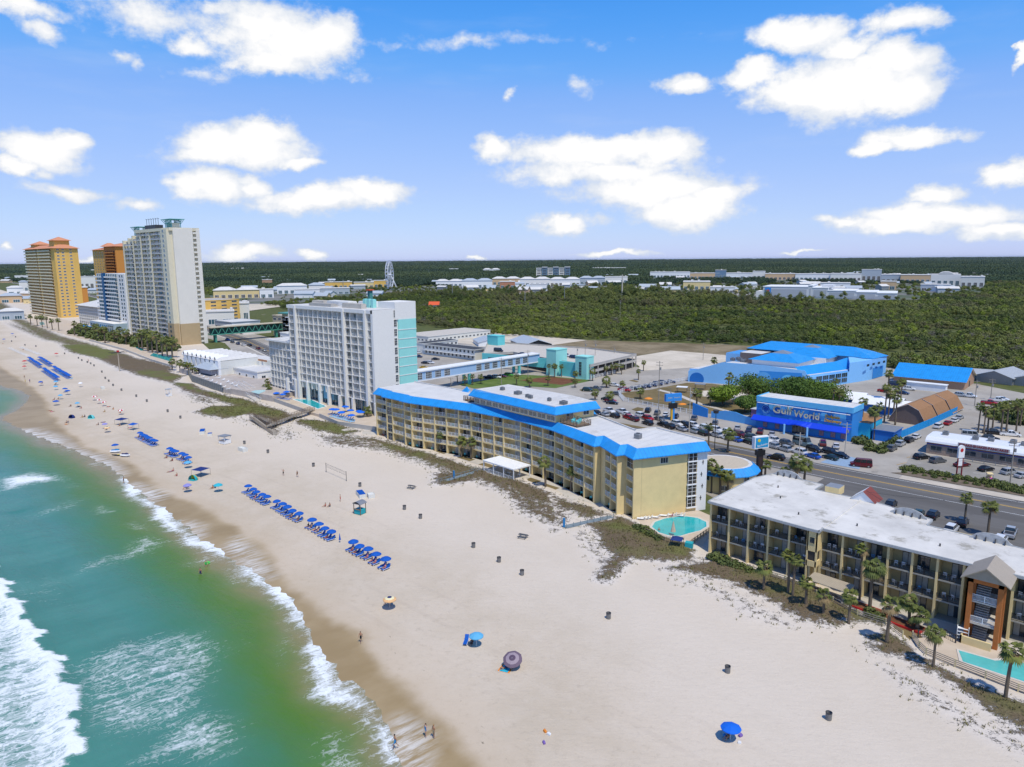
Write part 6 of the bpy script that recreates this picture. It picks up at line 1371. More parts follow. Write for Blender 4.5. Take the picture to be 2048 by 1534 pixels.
palms(pp([(1956,865,8.5,1.),(1967,868,8,1.),(2002,866,9,1.2),(2012,864,9,1.2),(2032,862,9,1.1),(1985,855,7,1.1),(2040,852,8,1.1),(1975,862,6,1.2)]),'at the sandy lot behind the diner','palms behind the diner')
palms(pp([(1975,1073,6.2,1.1),(1929,1045,5.5,.95)]),'behind the near motel','palms in the motel car park')
palms(pp([(1098,752,5),(1109,755,5.5),(1123,753,5),(1150,762,3.6),(1165,756,4),(1185,762,4.6),(1212,752,4),(1223,750,4.2),(1232,748,4.3),(1243,749,4.4)]),'round the turquoise garage','palms round the turquoise garage',.95)
palms(pp([(930,772,3.5),(945,770,4),(962,768,3.5),(1033,770,4),(1059,775,3.4),(1096,772,3.5),(915,765,4),(1150,775,3)]),'on the green lawn by the footbridge','palms on the lawn by the footbridge',.95)
palms(pp([(1287,742,4.5),(1428,735,4,1.5),(1457,780,6,1.6),(1670,790,6),(1393,812,5,1.4),(1420,812,4,1.3)]),'dotted round the marine park','palms of the marine park')
palms(pp([(700,815,3.5),(708,818,4),(716,822,3.8),(735,838,3.2),(532,785,2.5),(541,790,3.6),(536,780,4)]),'on the white hotel pool terrace','palms on the pool terrace',1.1)
Rp=random.Random(11); A=[]
for i in range(16): A.append((150+i*13+Rp.uniform(-5,5),670+i*.0+Rp.uniform(-4,6)+i*2.2,Rp.uniform(7,10),1.5))
palms(pp(A[:8]),'in the row below the yellow tower gardens','far palms by the tower gardens',1.2)
palms(pp([(285,700,11,1.7),(296,703,12,1.8),(305,706,11,1.8),(315,708,12,1.7),(325,712,11,1.6),(335,714,10,1.6),(345,716,10,1.7),(253,690,9,1.6),(240,684,9,1.6),(278,698,9,1.5)]),'at the foot of the beige tower','palms at the foot of the beige tower',1.2)
palms(pp([(370,748,5),(378,752,5.5),(386,755,5),(360,745,5),(395,757,4.6),(345,742,5)]),'left of the scalloped white motel','palms left of the scalloped motel',1.2)
palms(pp([(75,652,8),(85,655,9),(95,657,9),(105,660,8),(62,650,8),(118,662,9)]),'by the pool of the yellow tower','palms by the yellow tower',1.5)
palms(pp([(590,695,5),(598,697,5),(640,700,5),(660,702,5),(672,700,5)]),'at the cream garage','palms at the cream garage',1.3)
def crown_mb(blobs,n,sz,R_,flat=.8):
    """leaf cards scattered through several lobes: uneven outline, gaps and clumps"""
    mb=MB(); tot=sum(b[3]**2 for b in blobs)
    for (x,y,z,r) in blobs:
        for i in range(int(n*r*r/tot)):
            while True:
                v=Vector((R_.uniform(-1,1),R_.uniform(-1,1),R_.uniform(-1,1)))
                if .05<v.length<1: break
            v=v.normalized()*(R_.random()**.28)*r; v.z*=flat; p=Vector((x,y,z))+v
            nn=(v.normalized()+Vector((R_.gauss(0,.5),R_.gauss(0,.5),R_.gauss(.3,.5)))).normalized(); a=nn.orthogonal().normalized(); a=Matrix.Rotation(R_.uniform(0,6.28),3,nn)@a; b=nn.cross(a); s=sz*R_.uniform(.6,1.4)
            mb.add([p+a*s,p+b*s*.8,p-a*s*.9,p-b*s*.7],[(0,1,2,3)],0)
    return mb
def tree(x,y,h,r,label,cat='tree',name='oak_tree',m=None,n=2600,group=None,seed=0,sz=.32):
    R_=random.Random(seed+int(x*7+y)); t=thing(name,label,cat,(x,y,0),0,group)
    bl=[(R_.uniform(-.6,.6)*r,R_.uniform(-.6,.6)*r,h*R_.uniform(.45,.8),r*R_.uniform(.35,.6)) for _ in range(9)]+[(0,0,h*.62,r*.62)]
    mb=MB(); 
    for b in bl[:6]: mb.tube((0,0,h*.2),(b[0],b[1],b[2]),.16*h/6,5,0,.05)
    mb.tube((0,0,-.2),(0,0,h*.3),.3*h/6,8,0,.2*h/6); mb.build('trunk',[bark],t)
    crown_mb(bl,n,sz,R_,.75).build('crown',[m or oakl],t); return t
for i,(x,y,h,r,m,l) in enumerate([(-117,262,10.5,9,oakl,'broad dark green oak, left of the pair behind the mural wall'),(-104,264,11,9.5,oakl,'largest dark green oak directly behind the blue entrance building'),(-93,268,9.5,8.5,oakl,'olive green oak at the right behind the entrance building'),(-124,250,8,6.5,oakb,'bright yellow green oak beside the dry lawn'),(-112,243,6.5,5,oakl,'small dark oak over the mural wall'),(-100,278,9,8,oakb,'lighter oak at the back of the oak grove'),(-110,285,8,7,oakl,'rear oak of the grove beside the mural hall')]):
    tree(x,y,h,r,l,m=m,n=5200,seed=i)
Rt=random.Random(9)
SB=[]
for k in range(4):
    Rk=random.Random(80+k); SB.append(crown_mb([(0,0,.4,.75),(.5,.2,.35,.5),(-.45,.3,.3,.5),(.1,-.5,.3,.5)],420,.13,Rk,.75).mesh('shrub',[shr]))
def shrub(x,y,s,label,group,z=0,m=None):
    o=obj('shrub',SB[R.randrange(4)],None,(x,y,z),R.uniform(0,6.28),s); return tag(o,label,'shrub',group)
for i in range(20): 
    x=-49+i*2.0; shrub(x+Rt.uniform(-.4,.4),203.3+(i%2)*.4,1.5*Rt.uniform(.9,1.2),f'{nth(i+1)} dark shrub from the left in the clipped diner hedge','hedge shrubs of the diner')
for i in range(16): x=-48.4+i*2.3; shrub(x,200.6+Rt.uniform(-.3,.3),.85*Rt.uniform(.8,1.2),f'{nth(i+1)} small round shrub from the left on the road side of the hedge','round shrubs of the diner')
for i in range(9): x=-29+i*2.6; shrub(x,202+Rt.uniform(-1.5,1.5),1.5*Rt.uniform(.9,1.4),f'{nth(i+1)} leafy bush from the left at the right end of the diner hedge','bushes at the hedge end')
for i,(a,b,s) in enumerate([(1290,1065,1.6),(1305,1072,1.4),(1318,1080,1.2),(1275,1058,1.3),(1432,1120,1.8),(1447,1126,1.8),(1463,1132,1.6),(1480,1138,1.5),(1498,1146,1.3),(1740,1230,1.4),(1760,1240,1.2)]): shrub(*G(a,b),s,f'{nth(i+1)} palmetto bush from the left beside the pool decks','bushes by the pool decks')
for i,(a,b,s) in enumerate([(1725,888,3),(1740,900,2.6),(1760,905,2.2),(1775,897,2.6),(1712,884,2),(1790,885,2.6),(1700,880,1.4),(1995,905,2.2),(1660,800,2),(1500,700,2),(1430,745,2)]): shrub(*G(a,b),s,f'{nth(i+1)} rounded bush from the left beside the blue entrance building' if i<7 else f'{nth(i-6)} loose bush on the edge of the marine park lots','garden bushes of the marine park')
for i in range(14): a=1985+i*6+Rt.uniform(-3,3); x,y=G(a,838+Rt.uniform(-14,10)); shrub(x,y,Rt.uniform(2.6,4.4),f'{nth(i+1)} tall bush from the left behind the sandy lot','bushes behind the sandy lot')
for i in range(22):
    a=150+i*9; x,y=G(a,668+i*1.6+Rt.uniform(-3,3)); shrub(x,y,Rt.uniform(5,9),f'{nth(i+1)} dark garden bush from the left below the far hotel towers','garden bushes below the towers')
# ================================================================== vehicles
cg=mat('car_glass',(.015,.02,.025),.05,.0,1,spec=1.); tl_=mat('tail_lamp_red',(.35,.01,.01),.3,.0); hl_=mat('head_lamp',(.75,.76,.78),.15,.0)
def carpaint(n,c): return mat('car_paint_'+n,c,.25,.02,1,metal=.25,spec=.7)
PAINT={k:carpaint(k,v) for k,v in dict(black=(.012,.012,.015),white=(.78,.78,.77),silver=(.42,.44,.46),grey=(.12,.125,.13),red=(.42,.012,.015),maroon=(.13,.012,.02),blue=(.01,.1,.48),navy=(.02,.035,.1),green=(.02,.05,.045),teal=(.17,.25,.27),lime=(.1,.4,.05),pink=(.8,.08,.55),yellow=(.7,.45,.02)).items()}
def car_meshes(kind):
    L_,Wd,hb,ht,cab={'suv':(4.8,1.9,1.08,1.75,(-2.15,1.0,-1.75,.35)),'sedan':(4.7,1.82,.95,1.43,(-1.75,1.05,-1.1,.3)),'pickup':(5.7,1.98,1.12,1.85,(-.75,1.45,-.55,.75)),'van':(5.4,2.0,1.25,2.2,(-2.6,1.75,-2.5,1.15)),'bigvan':(6.2,2.05,1.4,2.75,(-3.0,2.1,-2.9,1.6))}[kind]
    h=L_/2; w=Wd/2; mb=MB(); st=[]
    # body stations along x: (x, z low, z belt, half width)
    prof=[(-h,.42,hb*.82,w*.86),(-h+.12,.3,hb*.97,w*.95),(-h+.7,.26,hb,w),(0,.25,hb,w),(cab[1],.26,hb*.98,w),(h-.75,.27,hb*.86,w*.98),(h-.15,.32,hb*.74,w*.9),(h,.44,hb*.6,w*.78)]
    for x,z0,z1,ww in prof: st.append([(x,-ww*.94,z0),(x,-ww,(z0+z1)*.5),(x,-ww*.95,z1-.06),(x,-ww*.8,z1),(x,ww*.8,z1),(x,ww*.95,z1-.06),(x,ww,(z0+z1)*.5),(x,ww*.94,z0)])
    mb.rings(st,0)
    a,b,c,d=cab   # glasshouse: base a..b, roof c..d
    tw=w*.74; bw=w*.9
    if kind=='pickup':
        mb.box(-h+.1,-.95,-w*.95,-w*.83,hb,hb+.03); mb.box(-h+.1,-.95,w*.83,w*.95,hb,hb+.03); mb.add([(-h+.15,-w*.8,hb+.005),(-1.0,-w*.8,hb+.005),(-1.0,w*.8,hb+.005),(-h+.15,w*.8,hb+.005)],[(0,1,2,3)],1)
    gl=MB(); gl.add([(a,-bw,hb),(b,-bw,hb),(b,bw,hb),(a,bw,hb),(c,-tw,ht-.06),(d,-tw,ht-.06),(d,tw,ht-.06),(c,tw,ht-.06)],[(0,1,5,4),(1,2,6,5),(2,3,7,6),(3,0,4,7)])
    mb.add([(c-.05,-tw,ht-.07),(d+.05,-tw,ht-.07),(d+.05,tw,ht-.07),(c-.05,tw,ht-.07),(c+.1,-tw*.9,ht),(d-.15,-tw*.9,ht),(d-.15,tw*.9,ht),(c+.1,tw*.9,ht)],[(0,1,5,4),(1,2,6,5),(2,3,7,6),(3,0,4,7),(4,5,6,7)])
    for s_ in (-1,1):      # pillars
        n=3 if L_>4.75 and kind!='pickup' else 2
        for i in range(n+1):
            u=i/n; xb=a+(b-a)*u; xt=c+(d-c)*u; q=.05
            mb.add([(xb-q,s_*(bw+.012),hb-.02),(xb+q,s_*(bw+.012),hb-.02),(xt+q,s_*(tw+.012),ht-.06),(xt-q,s_*(tw+.012),ht-.06)],[(0,1,2,3) if s_<0 else (3,2,1,0)])
        mb.box(b-.25,b-.05,s_*w*1.0 if s_>0 else -w*1.12,w*1.12 if s_>0 else -w*1.0,hb-.02,hb+.14)
    r=.34 if kind!='bigvan' else .38; wx=(-h+.95,h-.9)
    wh=MB(); rimb=MB()
    for i in range(14):
        p,q=6.283*i/14,6.283*(i+1)/14
        wh.add([(r*math.cos(p),-.11,r*math.sin(p)),(r*math.cos(q),-.11,r*math.sin(q)),(r*math.cos(q),.11,r*math.sin(q)),(r*math.cos(p),.11,r*math.sin(p))],[(3,2,1,0)],0)
        for y,o_ in ((-.11,(0,1,2)),(.11,(2,1,0))): 
            rimb.add([(0,y*1.05,0),(r*.62*math.cos(p),y*1.05,r*.62*math.sin(p)),(r*.62*math.cos(q),y*1.05,r*.62*math.sin(q))],[o_],0)
            wh.add([(r*.62*math.cos(p),y,r*.62*math.sin(p)),(r*math.cos(p),y,r*math.sin(p)),(r*math.cos(q),y,r*math.sin(q)),(r*.62*math.cos(q),y,r*.62*math.sin(q))],[(0,1,2,3) if y<0 else (3,2,1,0)],0)
    lt=MB(); lt.box(-.03,.04,-.2,.2,-.08,.1)
    return dict(body=mb,glass=gl.mesh('windows',[cg]),wheel=wh.mesh('wheel',[tyre]),rim=rimb.mesh('rim',[chrome]),wx=wx,w=w,r=r,h=h,hb=hb,tail=lt.mesh('tail_light',[tl_]),head=lt.mesh('headlight',[hl_]),cache={})
CM={k:car_meshes(k) for k in ('suv','sedan','pickup','van','bigvan')}
def car(x,y,rz,kind,colr,label,group=None,z=.07):
    K=CM[kind]; t=thing(dict(suv='parked_suv',sedan='parked_car',pickup='pickup_truck',van='minivan',bigvan='passenger_van')[kind],label,dict(suv='car',sedan='car',pickup='pickup truck',van='van',bigvan='van')[kind],(x,y,z),rz,group)
    if colr not in K['cache']: K['cache'][colr]=K['body'].mesh('body',[PAINT[colr],metald])
    obj('body',K['cache'][colr],t); obj('windows',K['glass'],t)
    for wx in K['wx']:
        for s_ in (-1,1): obj('rim',K['rim'],obj('wheel',K['wheel'],t,(wx,s_*(K['w']-.1),K['r'])))
    for s_ in (-1,1): obj('tail_light',K['tail'],t,(-K['h']+.06,s_*K['w']*.68,K['hb']*.78)); obj('headlight',K['head'],t,(K['h']-.1,s_*K['w']*.62,K['hb']*.6))
    return t
cname=dict(black='black',white='white',silver='silver',grey='dark grey',red='red',maroon='dark red',blue='bright blue',navy='navy blue',green='dark green',teal='pale teal',lime='lime green',yellow='yellow')
kname=dict(suv='SUV',sedan='saloon car',pickup='pickup truck',van='van',bigvan='tall passenger van')
def cars(zx,zy,k,L_,where,group,rz,jit=.04,z=0,order='left'):
    L_=sorted(L_,key=lambda q:q[0]); cnt={}
    tot={}
    for q in L_: tot[(q[2],q[3])]=tot.get((q[2],q[3]),0)+1
    for q in L_:
        key=(q[2],q[3]); cnt[key]=cnt.get(key,0)+1
        lab=f'{cname[q[2]]} {kname[q[3]]} {where}' if tot[key]==1 else f'{nth(cnt[key])} {cname[q[2]]} {kname[q[3]]} from the left {where}'
        x,y=G(zx+q[0]/k,zy+(q[1]+12)/k,z+.7); r=q[4] if len(q)>4 else rz
        car(x,y,rad(r)+R.uniform(-jit,jit),q[3],q[2],lab,group,z+.07)
S,E_,P,V='suv','sedan','pickup','van'
# rows of the big lot: angled bays
row1=[(270,842,'silver',E_),(360,858,'black',S),(480,870,'red',S),(535,888,'maroon',S),(660,922,'black',S),(800,935,'black',S),(860,955,'black',S),(970,975,'silver',E_),(1080,995,'silver',S),(1160,1015,'black',S),(1280,1030,'silver',S),(1380,1055,'white',E_),(1460,1070,'blue',E_),(1580,1090,'black',S)]
row2=[(200,828,'black',E_),(310,812,'white',P),(430,822,'white',P),(480,845,'white',E_),(600,855,'white',S),(665,880,'red',S),(770,885,'grey',E_),(930,930,'white',S),(1010,940,'black',S),(1080,945,'white',S),(1190,970,'white',S),(1290,985,'white',S),(1400,1008,'white',S),(1505,1028,'maroon',S),(1610,1055,'green',S),(1730,1075,'white',E_),(1820,1082,'white',S)]
cars(1150,640,4.551,row1,'in the front row along the road','cars in the front row of the lot',158)
cars(1150,640,4.551,row2,'in the second row of the car park','cars in the second row of the lot',-18)
cars(1150,640,4.551,[(665,808,'black',S),(750,830,'grey',S),(828,845,'white',E_),(915,862,'navy',S),(1085,880,'grey',S),(1275,925,'grey',S),(1480,965,'silver',E_),(1583,988,'navy',S),(1685,1000,'maroon',S),(1793,1022,'silver',E_)],'in the row against the mural wall','cars against the mural wall',112)
cars(1500,640,3.737,[(165,925,'silver',S),(255,948,'silver',S),(365,970,'white',S),(470,1000,'blue',E_),(600,1010,'green',E_)],'in the front row below the lettering','cars below the entrance sign, front',160)
cars(1500,640,3.737,[(275,908,'grey',S),(395,910,'teal','bigvan'),(480,952,'black',S),(600,972,'black',S),(682,998,'black',E_)],'in the second row below the lettering','cars below the entrance sign, second',-18)
cars(1500,640,3.737,[(545,908,'maroon',S),(645,925,'white',E_)],'right before the entrance awning','cars by the awning',110)
cars(1500,640,3.737,[(195,1012,'black',S)],'driving along the beach road','moving cars',178); cars(1500,640,3.737,[(830,1065,'maroon',V)],'turning in from the beach road','moving cars',200)
cars(1500,640,3.737,[(1060,945,'grey',S),(1125,910,'silver',S),(1190,883,'black',S),(1242,857,'white',E_),(1410,780,'white',S),(1480,755,'red',E_),(1530,735,'white',E_),(1565,713,'silver',E_)],'parked along the long blue fence','cars along the blue fence',86)
cars(1500,640,3.737,[(1190,500,'white',S),(1010,517,'red',P),(1145,530,'navy',E_),(1575,547,'silver',S),(1635,553,'white',P),(1500,585,'navy',S),(1400,575,'navy',E_),(1790,605,'red',P),(1850,585,'white',P),(1885,575,'white',E_),(1090,470,'navy',V)],'in the yard by the barn','cars in the yard',5,.25)
cars(1500,640,3.737,[(1655,850,'silver',V),(1815,825,'black',P),(1945,840,'white',P),(1800,872,'black',S)],'on the sandy lot behind the diner','cars behind the diner',15)
cars(1500,640,3.737,[(1283,1010,'black',S),(1405,1037,'grey',S),(1585,1065,'maroon',E_),(1765,1097,'black',E_),(1940,1122,'silver',S),(2042,1147,'silver',E_)],'in front of the diner','cars in front of the diner',62)
cars(1700,800,5.112,[(420,1050,'black',S),(705,1140,'green',E_),(850,1160,'black',S),(1150,1235,'black',S),(1040,1300,'white',S),(1540,1415,'white',S),(1640,1340,'silver',P)],'behind the near motel','cars behind the near motel',92,.1)
cars(1150,640,4.551,[(115,622,'green',S),(185,612,'grey',P),(355,577,'white',E_),(450,622,'red',P),(530,608,'black',E_),(290,705,'black',E_),(325,717,'red',E_),(340,738,'black',E_),(375,655,'grey',E_),(600,596,'navy',E_),(650,588,'navy',E_),(700,578,'navy',E_),(750,568,'navy',S),(800,556,'navy',S),(870,546,'navy',E_)],'at the car park\'s left end','cars at the left end of the car park',15,.2)
cars(740,620,3.657,[(940,285,'black',V),(1115,308,'navy',E_),(1437,320,'white',S),(1395,318,'silver',E_),(1490,332,'navy',S)],'on the parking garage roof','cars on the garage roof',10,.1,6.25)
cars(740,620,3.657,[(870,480,'black',P),(925,477,'white',S),(965,470,'maroon',E_),(1015,462,'lime',S),(1070,458,'white',S)],'beneath the pale blue footbridge','cars below the footbridge',20)
cars(740,620,3.657,[(360,297,'white',E_),(355,327,'navy',S),(405,372,'black',E_),(440,372,'white',S),(480,345,'black',E_),(395,405,'yellow',E_)],'by the dark roofed motel','cars by the dark roofed motel',30,.3)
cars(400,500,4.096,[(225,722,'blue',P),(265,742,'grey',S),(310,755,'navy',S),(355,765,'white',S),(405,768,'black',S),(475,793,'maroon',S),(528,808,'silver',E_)],'on the road beyond the white hotel','cars on the far road',172,.05)
def golf_cart():
    t=thing('golf_cart','bright pink golf cart with cream canopy in the diner lot','golf cart',(*G(1979,962),.07),rad(-70))
    mb=MB(); mb.box(-1.2,.2,-.6,.6,.3,.75); mb.add([(.2,-.6,.3),(1.2,-.5,.3),(1.2,.5,.3),(.2,.6,.3),(.2,-.6,.8),(1.05,-.45,.7),(1.05,.45,.7),(.2,.6,.8)],[(0,1,5,4),(1,2,6,5),(2,3,7,6),(4,5,6,7)]); mb.build('body',[PAINT['pink']],t)
    MB().box(-1.2,.6,-.62,.62,1.8,1.88).build('canopy',[cream],t); MB().box(-.7,-.2,-.5,.5,.75,.9).box(-.75,-.6,-.5,.5,.9,1.3).build('seat',[cream],t)
    for x in (-1.1,.5):
        for y in (-.55,.55): MB().box(x-.03,x+.03,y-.03,y+.03,.7,1.8).build('post',[metald],t)
    for x in (-.8,.85):
        for y in (-.55,.55): obj('wheel',CM['sedan']['wheel'],t,(x,y,.27),0,.75)
golf_cart()
# ---- poles with wires
def pole(x,y,h,label,group,r=.16,arms=2,m=None,lean=0):
    t=thing('utility_pole',label,'pole',(x,y,0),rad(20),group); MB().cyl(0,0,0,h,r,r*.65,8).build('shaft',[m or woodg],t)
    for k in range(arms): mb=MB(); mb.box(-1.1,1.1,-.06,.06,h-.6-k*.9,h-.48-k*.9); [mb.cyl(a,0,h-.48-k*.9,h-.3-k*.9,.05,n=6) for a in (-1,0,1)]; mb.build('crossarm',[woodg],t)
    if arms: MB().cyl(.35,0,h-3,h-2.1,.25,n=10).build('transformer',[metalg],t)
    return t
PL=[]
for i,(a,b,tp,m) in enumerate([(1316,850,722,'p'),(1341,793,775,''),(1378,865,775,'c'),(1596,940,865,'c'),(1690,905,845,'c'),(1815,1060,888,'w') if 0 else (1949,812,760,'w'),(1981,800,757,'w'),(2020,967,880,'w'),(1406,720,685,''),(1240,640,600,''),(1154,735,690,''),(1170,740,680,''),(1190,735,680,''),(1228,730,690,''),(1003,770,715,''),(1056,760,700,''),(902,780,755,'')]):
    x,y=G(a,b); lo,hi=1,40
    for _ in range(30):
        md=(lo+hi)/2; v=Vector((x,y,md-H)); yy=CY-(v.dot(IU)/v.dot(FW))*F
        if yy>tp: lo=md
        else: hi=md
    PL.append((x,y,lo)); pole(x,y,lo,f'{nth(i+1)} utility pole of the row across the road','utility poles across the road',.16,2 if lo>7 else 1,conclt if m=='c' else None)
R3=random.Random(21)
mb=MB(); x,y=G(1430,880)
t=thing('black_street_lamp','tall black street lamp behind the blue eaved hotel','street lamp',(*G(1429,900),0)); MB().cyl(0,0,0,11,.13,.1,8).build('shaft',[metald],t); MB().cyl(0,0,11,11.9,.7,.9,10).build('lamp_head',[metald],t)
def cable(p,q,sag,label):
    mb=MB(); n=12; P=[]
    for i in range(n+1): u=i/n; P.append(Vector(p)*(1-u)+Vector(q)*u-Vector((0,0,sag*4*u*(1-u))))
    for a,b in zip(P[:-1],P[1:]): mb.tube(a,b,.025,4)
    tag(mb.build('overhead_wire',[metald]),label,'wire')
cable((-40,140,12),(-5,123,10.6),2.2,'black overhead wire sagging across the white motel roof')
cable((-12,170,9),(-39.5,139,12),1.2,'black wire from the roof gable towards the road')
# ================================================================== beach life
def seg_d(p,a,b):
    ab=b-a; t=max(0,min(1,(p-a).dot(ab)/ab.length_squared)); return (p-a-ab*t).length
SK=[mat('skin_light',(.55,.33,.22),.6,.05),mat('skin_tan',(.38,.2,.12),.6,.05),mat('skin_dark',(.13,.06,.035),.6,.05)]
HR=[mat('brown_hair',(.04,.022,.012),.8,.2,8),mat('fair_hair',(.3,.19,.08),.8,.2,8),mat('black_hair',(.01,.009,.008),.7,.2,8)]
CLOTH={k:mat('cloth_'+k,v,.8,.08) for k,v in dict(black=(.02,.02,.022),blue=(.02,.22,.5),khaki=(.3,.26,.17),red=(.5,.03,.04),white=(.75,.75,.74),yellow=(.7,.55,.05),pink=(.7,.15,.3),navy=(.02,.03,.12),purple=(.2,.12,.4),teal=(.02,.35,.4),green=(.05,.4,.1),orange=(.75,.25,.03)).items()}
POSE={ # joints: pelvis chest neck head | shoulder elbow hand | hip knee ankle toe  (left y>0, right y<0), facing +x
'stand':dict(p=(0,0,.95),c=(.01,0,1.27),n=(0,0,1.48),h=(.02,0,1.60),s=[(0,.18,1.40),(.0,-.18,1.40)],e=[(.0,.26,1.13),(.02,-.27,1.13)],w=[(.09,.28,.88),(.1,-.27,.89)],k=[(.03,.11,.5),(.03,-.12,.5)],a=[(0,.12,.08),(-.02,-.15,.08)]),
'walk':dict(p=(0,0,.93),c=(.03,0,1.25),n=(.03,0,1.46),h=(.06,0,1.58),s=[(.02,.18,1.38),(.03,-.18,1.38)],e=[(-.12,.24,1.13),(.12,-.24,1.13)],w=[(-.1,.27,.88),(.28,-.22,.97)],k=[(.2,.1,.52),(-.05,-.1,.5)],a=[(.28,.1,.09),(-.38,-.1,.14)]),
'arms':dict(p=(0,0,.95),c=(.01,0,1.27),n=(0,0,1.48),h=(.02,0,1.60),s=[(0,.18,1.41),(0,-.18,1.41)],e=[(.02,.45,1.46),(.02,-.45,1.44)],w=[(.03,.68,1.58),(.05,-.69,1.54)],k=[(.03,.16,.5),(.03,-.16,.5)],a=[(0,.22,.08),(-.02,-.22,.08)]),
'sit':dict(p=(0,0,.16),c=(-.06,0,.48),n=(-.03,0,.69),h=(.01,0,.81),s=[(-.04,.18,.62),(-.04,-.18,.62)],e=[(.05,.25,.4),(.04,-.25,.38)],w=[(.26,.16,.42),(.25,-.2,.36)],k=[(.38,.13,.45),(.42,-.14,.36)],a=[(.55,.12,.08),(.72,-.15,.08)]),
'chair':dict(p=(0,0,.45),c=(-.14,0,.74),n=(-.2,0,.94),h=(-.19,0,1.06),s=[(-.16,.18,.87),(-.16,-.18,.87)],e=[(-.02,.26,.66),(-.02,-.26,.66)],w=[(.2,.24,.62),(.2,-.24,.62)],k=[(.42,.11,.5),(.42,-.12,.5)],a=[(.62,.12,.1),(.7,-.13,.1)]),
'lie':dict(p=(0,0,.13),c=(-.33,0,.15),n=(-.54,0,.16),h=(-.67,0,.19),s=[(-.47,.19,.13),(-.47,-.19,.13)],e=[(-.25,.29,.1),(-.7,-.33,.1)],w=[(-.02,.27,.08),(-.86,-.12,.14)],k=[(.43,.1,.14),(.4,-.12,.3)],a=[(.84,.12,.09),(.62,-.14,.08)])}
PM={}
def body_mesh(pose):
    if pose in PM: return PM[pose]
    q=POSE[pose]; V=[];E2=[];Rd=[]
    def v(p,r,par=None):
        V.append(Vector(p)); Rd.append(r)
        if par is not None: E2.append((par,len(V)-1))
        return len(V)-1
    p=v(q['p'],.125); c=v(q['c'],.13,p); n=v(q['n'],.055,c); 
    hd=Vector(q['h']); up=(hd-Vector(q['n'])).normalized(); v(hd,.05,n)
    bones=[]
    for i in (0,1):
        s=v(q['s'][i],.055,c); e=v(q['e'][i],.04,s); w=v(q['w'][i],.027,e)
        hip=Vector(q['p'])+Vector((0,.085 if i==0 else -.085,-.03)); h=v(hip,.095,p); k=v(q['k'][i],.058,h); a=v(q['a'][i],.036,k)
        lying=pose=='lie'; dv=Vector((.05,0,.14)) if lying else Vector((.15,0,-.045)); v(Vector(q['a'][i])+dv,.028,a); bones.append((hip,Vector(q['k'][i])))
    me=D.meshes.new('bp'); me.from_pydata(V,E2,[]); o=D.objects.new('bp',me); SC.collection.objects.link(o)
    sk=o.modifiers.new('s','SKIN'); sk.use_smooth_shade=True
    for i,x in enumerate(me.skin_vertices[0].data): x.radius=(Rd[i],Rd[i]*(1.15 if i==1 else 1)); x.use_root=(i==0)
    sb=o.modifiers.new('u','SUBSURF'); sb.levels=1; sb.render_levels=1
    C.view_layer.update(); m2=D.meshes.new_from_object(o.evaluated_get(C.evaluated_depsgraph_get()))
    vs=[x.co.copy() for x in m2.vertices]; fs=[tuple(x.vertices) for x in m2.polygons]; D.objects.remove(o)
    mb=MB(); mb.v=[tuple(x) for x in vs]; mb.f=[list(f) for f in fs]; mb.m=[0]*len(fs)
    # head with brow, nose, chin, ears
    fx=Vector((1,0,0)) if pose!='lie' else Vector((0,0,1)); fx=(fx-up*fx.dot(up)).normalized(); sy=up.cross(fx); rs=[]
    for z,rx,ry in ((-.115,.035,.03),(-.09,.062,.052),(-.04,.082,.066),(.01,.092,.073),(.06,.09,.072),(.1,.066,.056),(.122,.02,.02)):
        rs.append([hd+up*z+fx*(rx*math.cos(t)*1.05+.012)+sy*ry*math.sin(t) for t in [6.283*i/10 for i in range(10)]])
    mb.rings(rs)
    mb.add([hd+fx*.09+up*.03,hd+fx*.092+sy*.016-up*.02,hd+fx*.125-up*.015,hd+fx*.092-sy*.016-up*.02,],[(0,1,2),(0,2,3),(1,3,2)])
    for s_ in (-1,1): mb.add([hd+sy*s_*.072+up*.02,hd+sy*s_*.088+up*.015-fx*.02,hd+sy*s_*.085-up*.03-fx*.015,hd+sy*s_*.07-up*.03],[(0,1,2,3)]); mb.add([hd+fx*.100+sy*s_*(.02)+up*.008,hd+fx*.096+sy*s_*.04+up*.008,hd+fx*.096+sy*s_*.04+up*.02,hd+fx*.1+sy*s_*.02+up*.02],[(0,1,2,3)],1)
    mb.add([hd+fx*.1+sy*.02-up*.055,hd+fx*.1-sy*.02-up*.055,hd+fx*.1-sy*.02-up*.063,hd+fx*.1+sy*.02-up*.063],[(0,1,2,3)],2)
    # hands: palm, four unequal bent fingers and a thumb from the palm side
    for i in (0,1):
        w=Vector(q['w'][i]); e=Vector(q['e'][i]); d=(w-e).normalized(); sd_=d.cross(Vector((1,0,.2))).normalized(); nn=sd_.cross(d)
        mb.rings([[w+d*t+sd_*a*.036+nn*b*.014 for a,b in ((-1,-1),(1,-1),(1,1),(-1,1))] for t in (-.01,.045,.085)])
        for j,ln in enumerate((.062,.075,.07,.052)):
            b0=w+d*.08+sd_*(-.027+.018*j); b1=b0+d*ln*.55+nn*.008; mb.tube(b0,b1,.0088,4,0,.008); mb.tube(b1,b1+d*ln*.4+nn*.022,.008,4,0,.006)
        t0=w+d*.03+sd_*.034; mb.tube(t0,t0+d*.03+sd_*.028,.01,4,0,.009); mb.tube(t0+d*.03+sd_*.028,t0+d*.058+sd_*.03+nn*.01,.009,4,0,.007)
    # clothing shells
    P0=Vector(q['p']); C0=Vector(q['c']); N0=Vector(q['n'])
    m3=D.meshes.new('t'); m3.from_pydata(vs,[],fs); m3.update(); nr=[x.normal.copy() for x in m3.vertices]
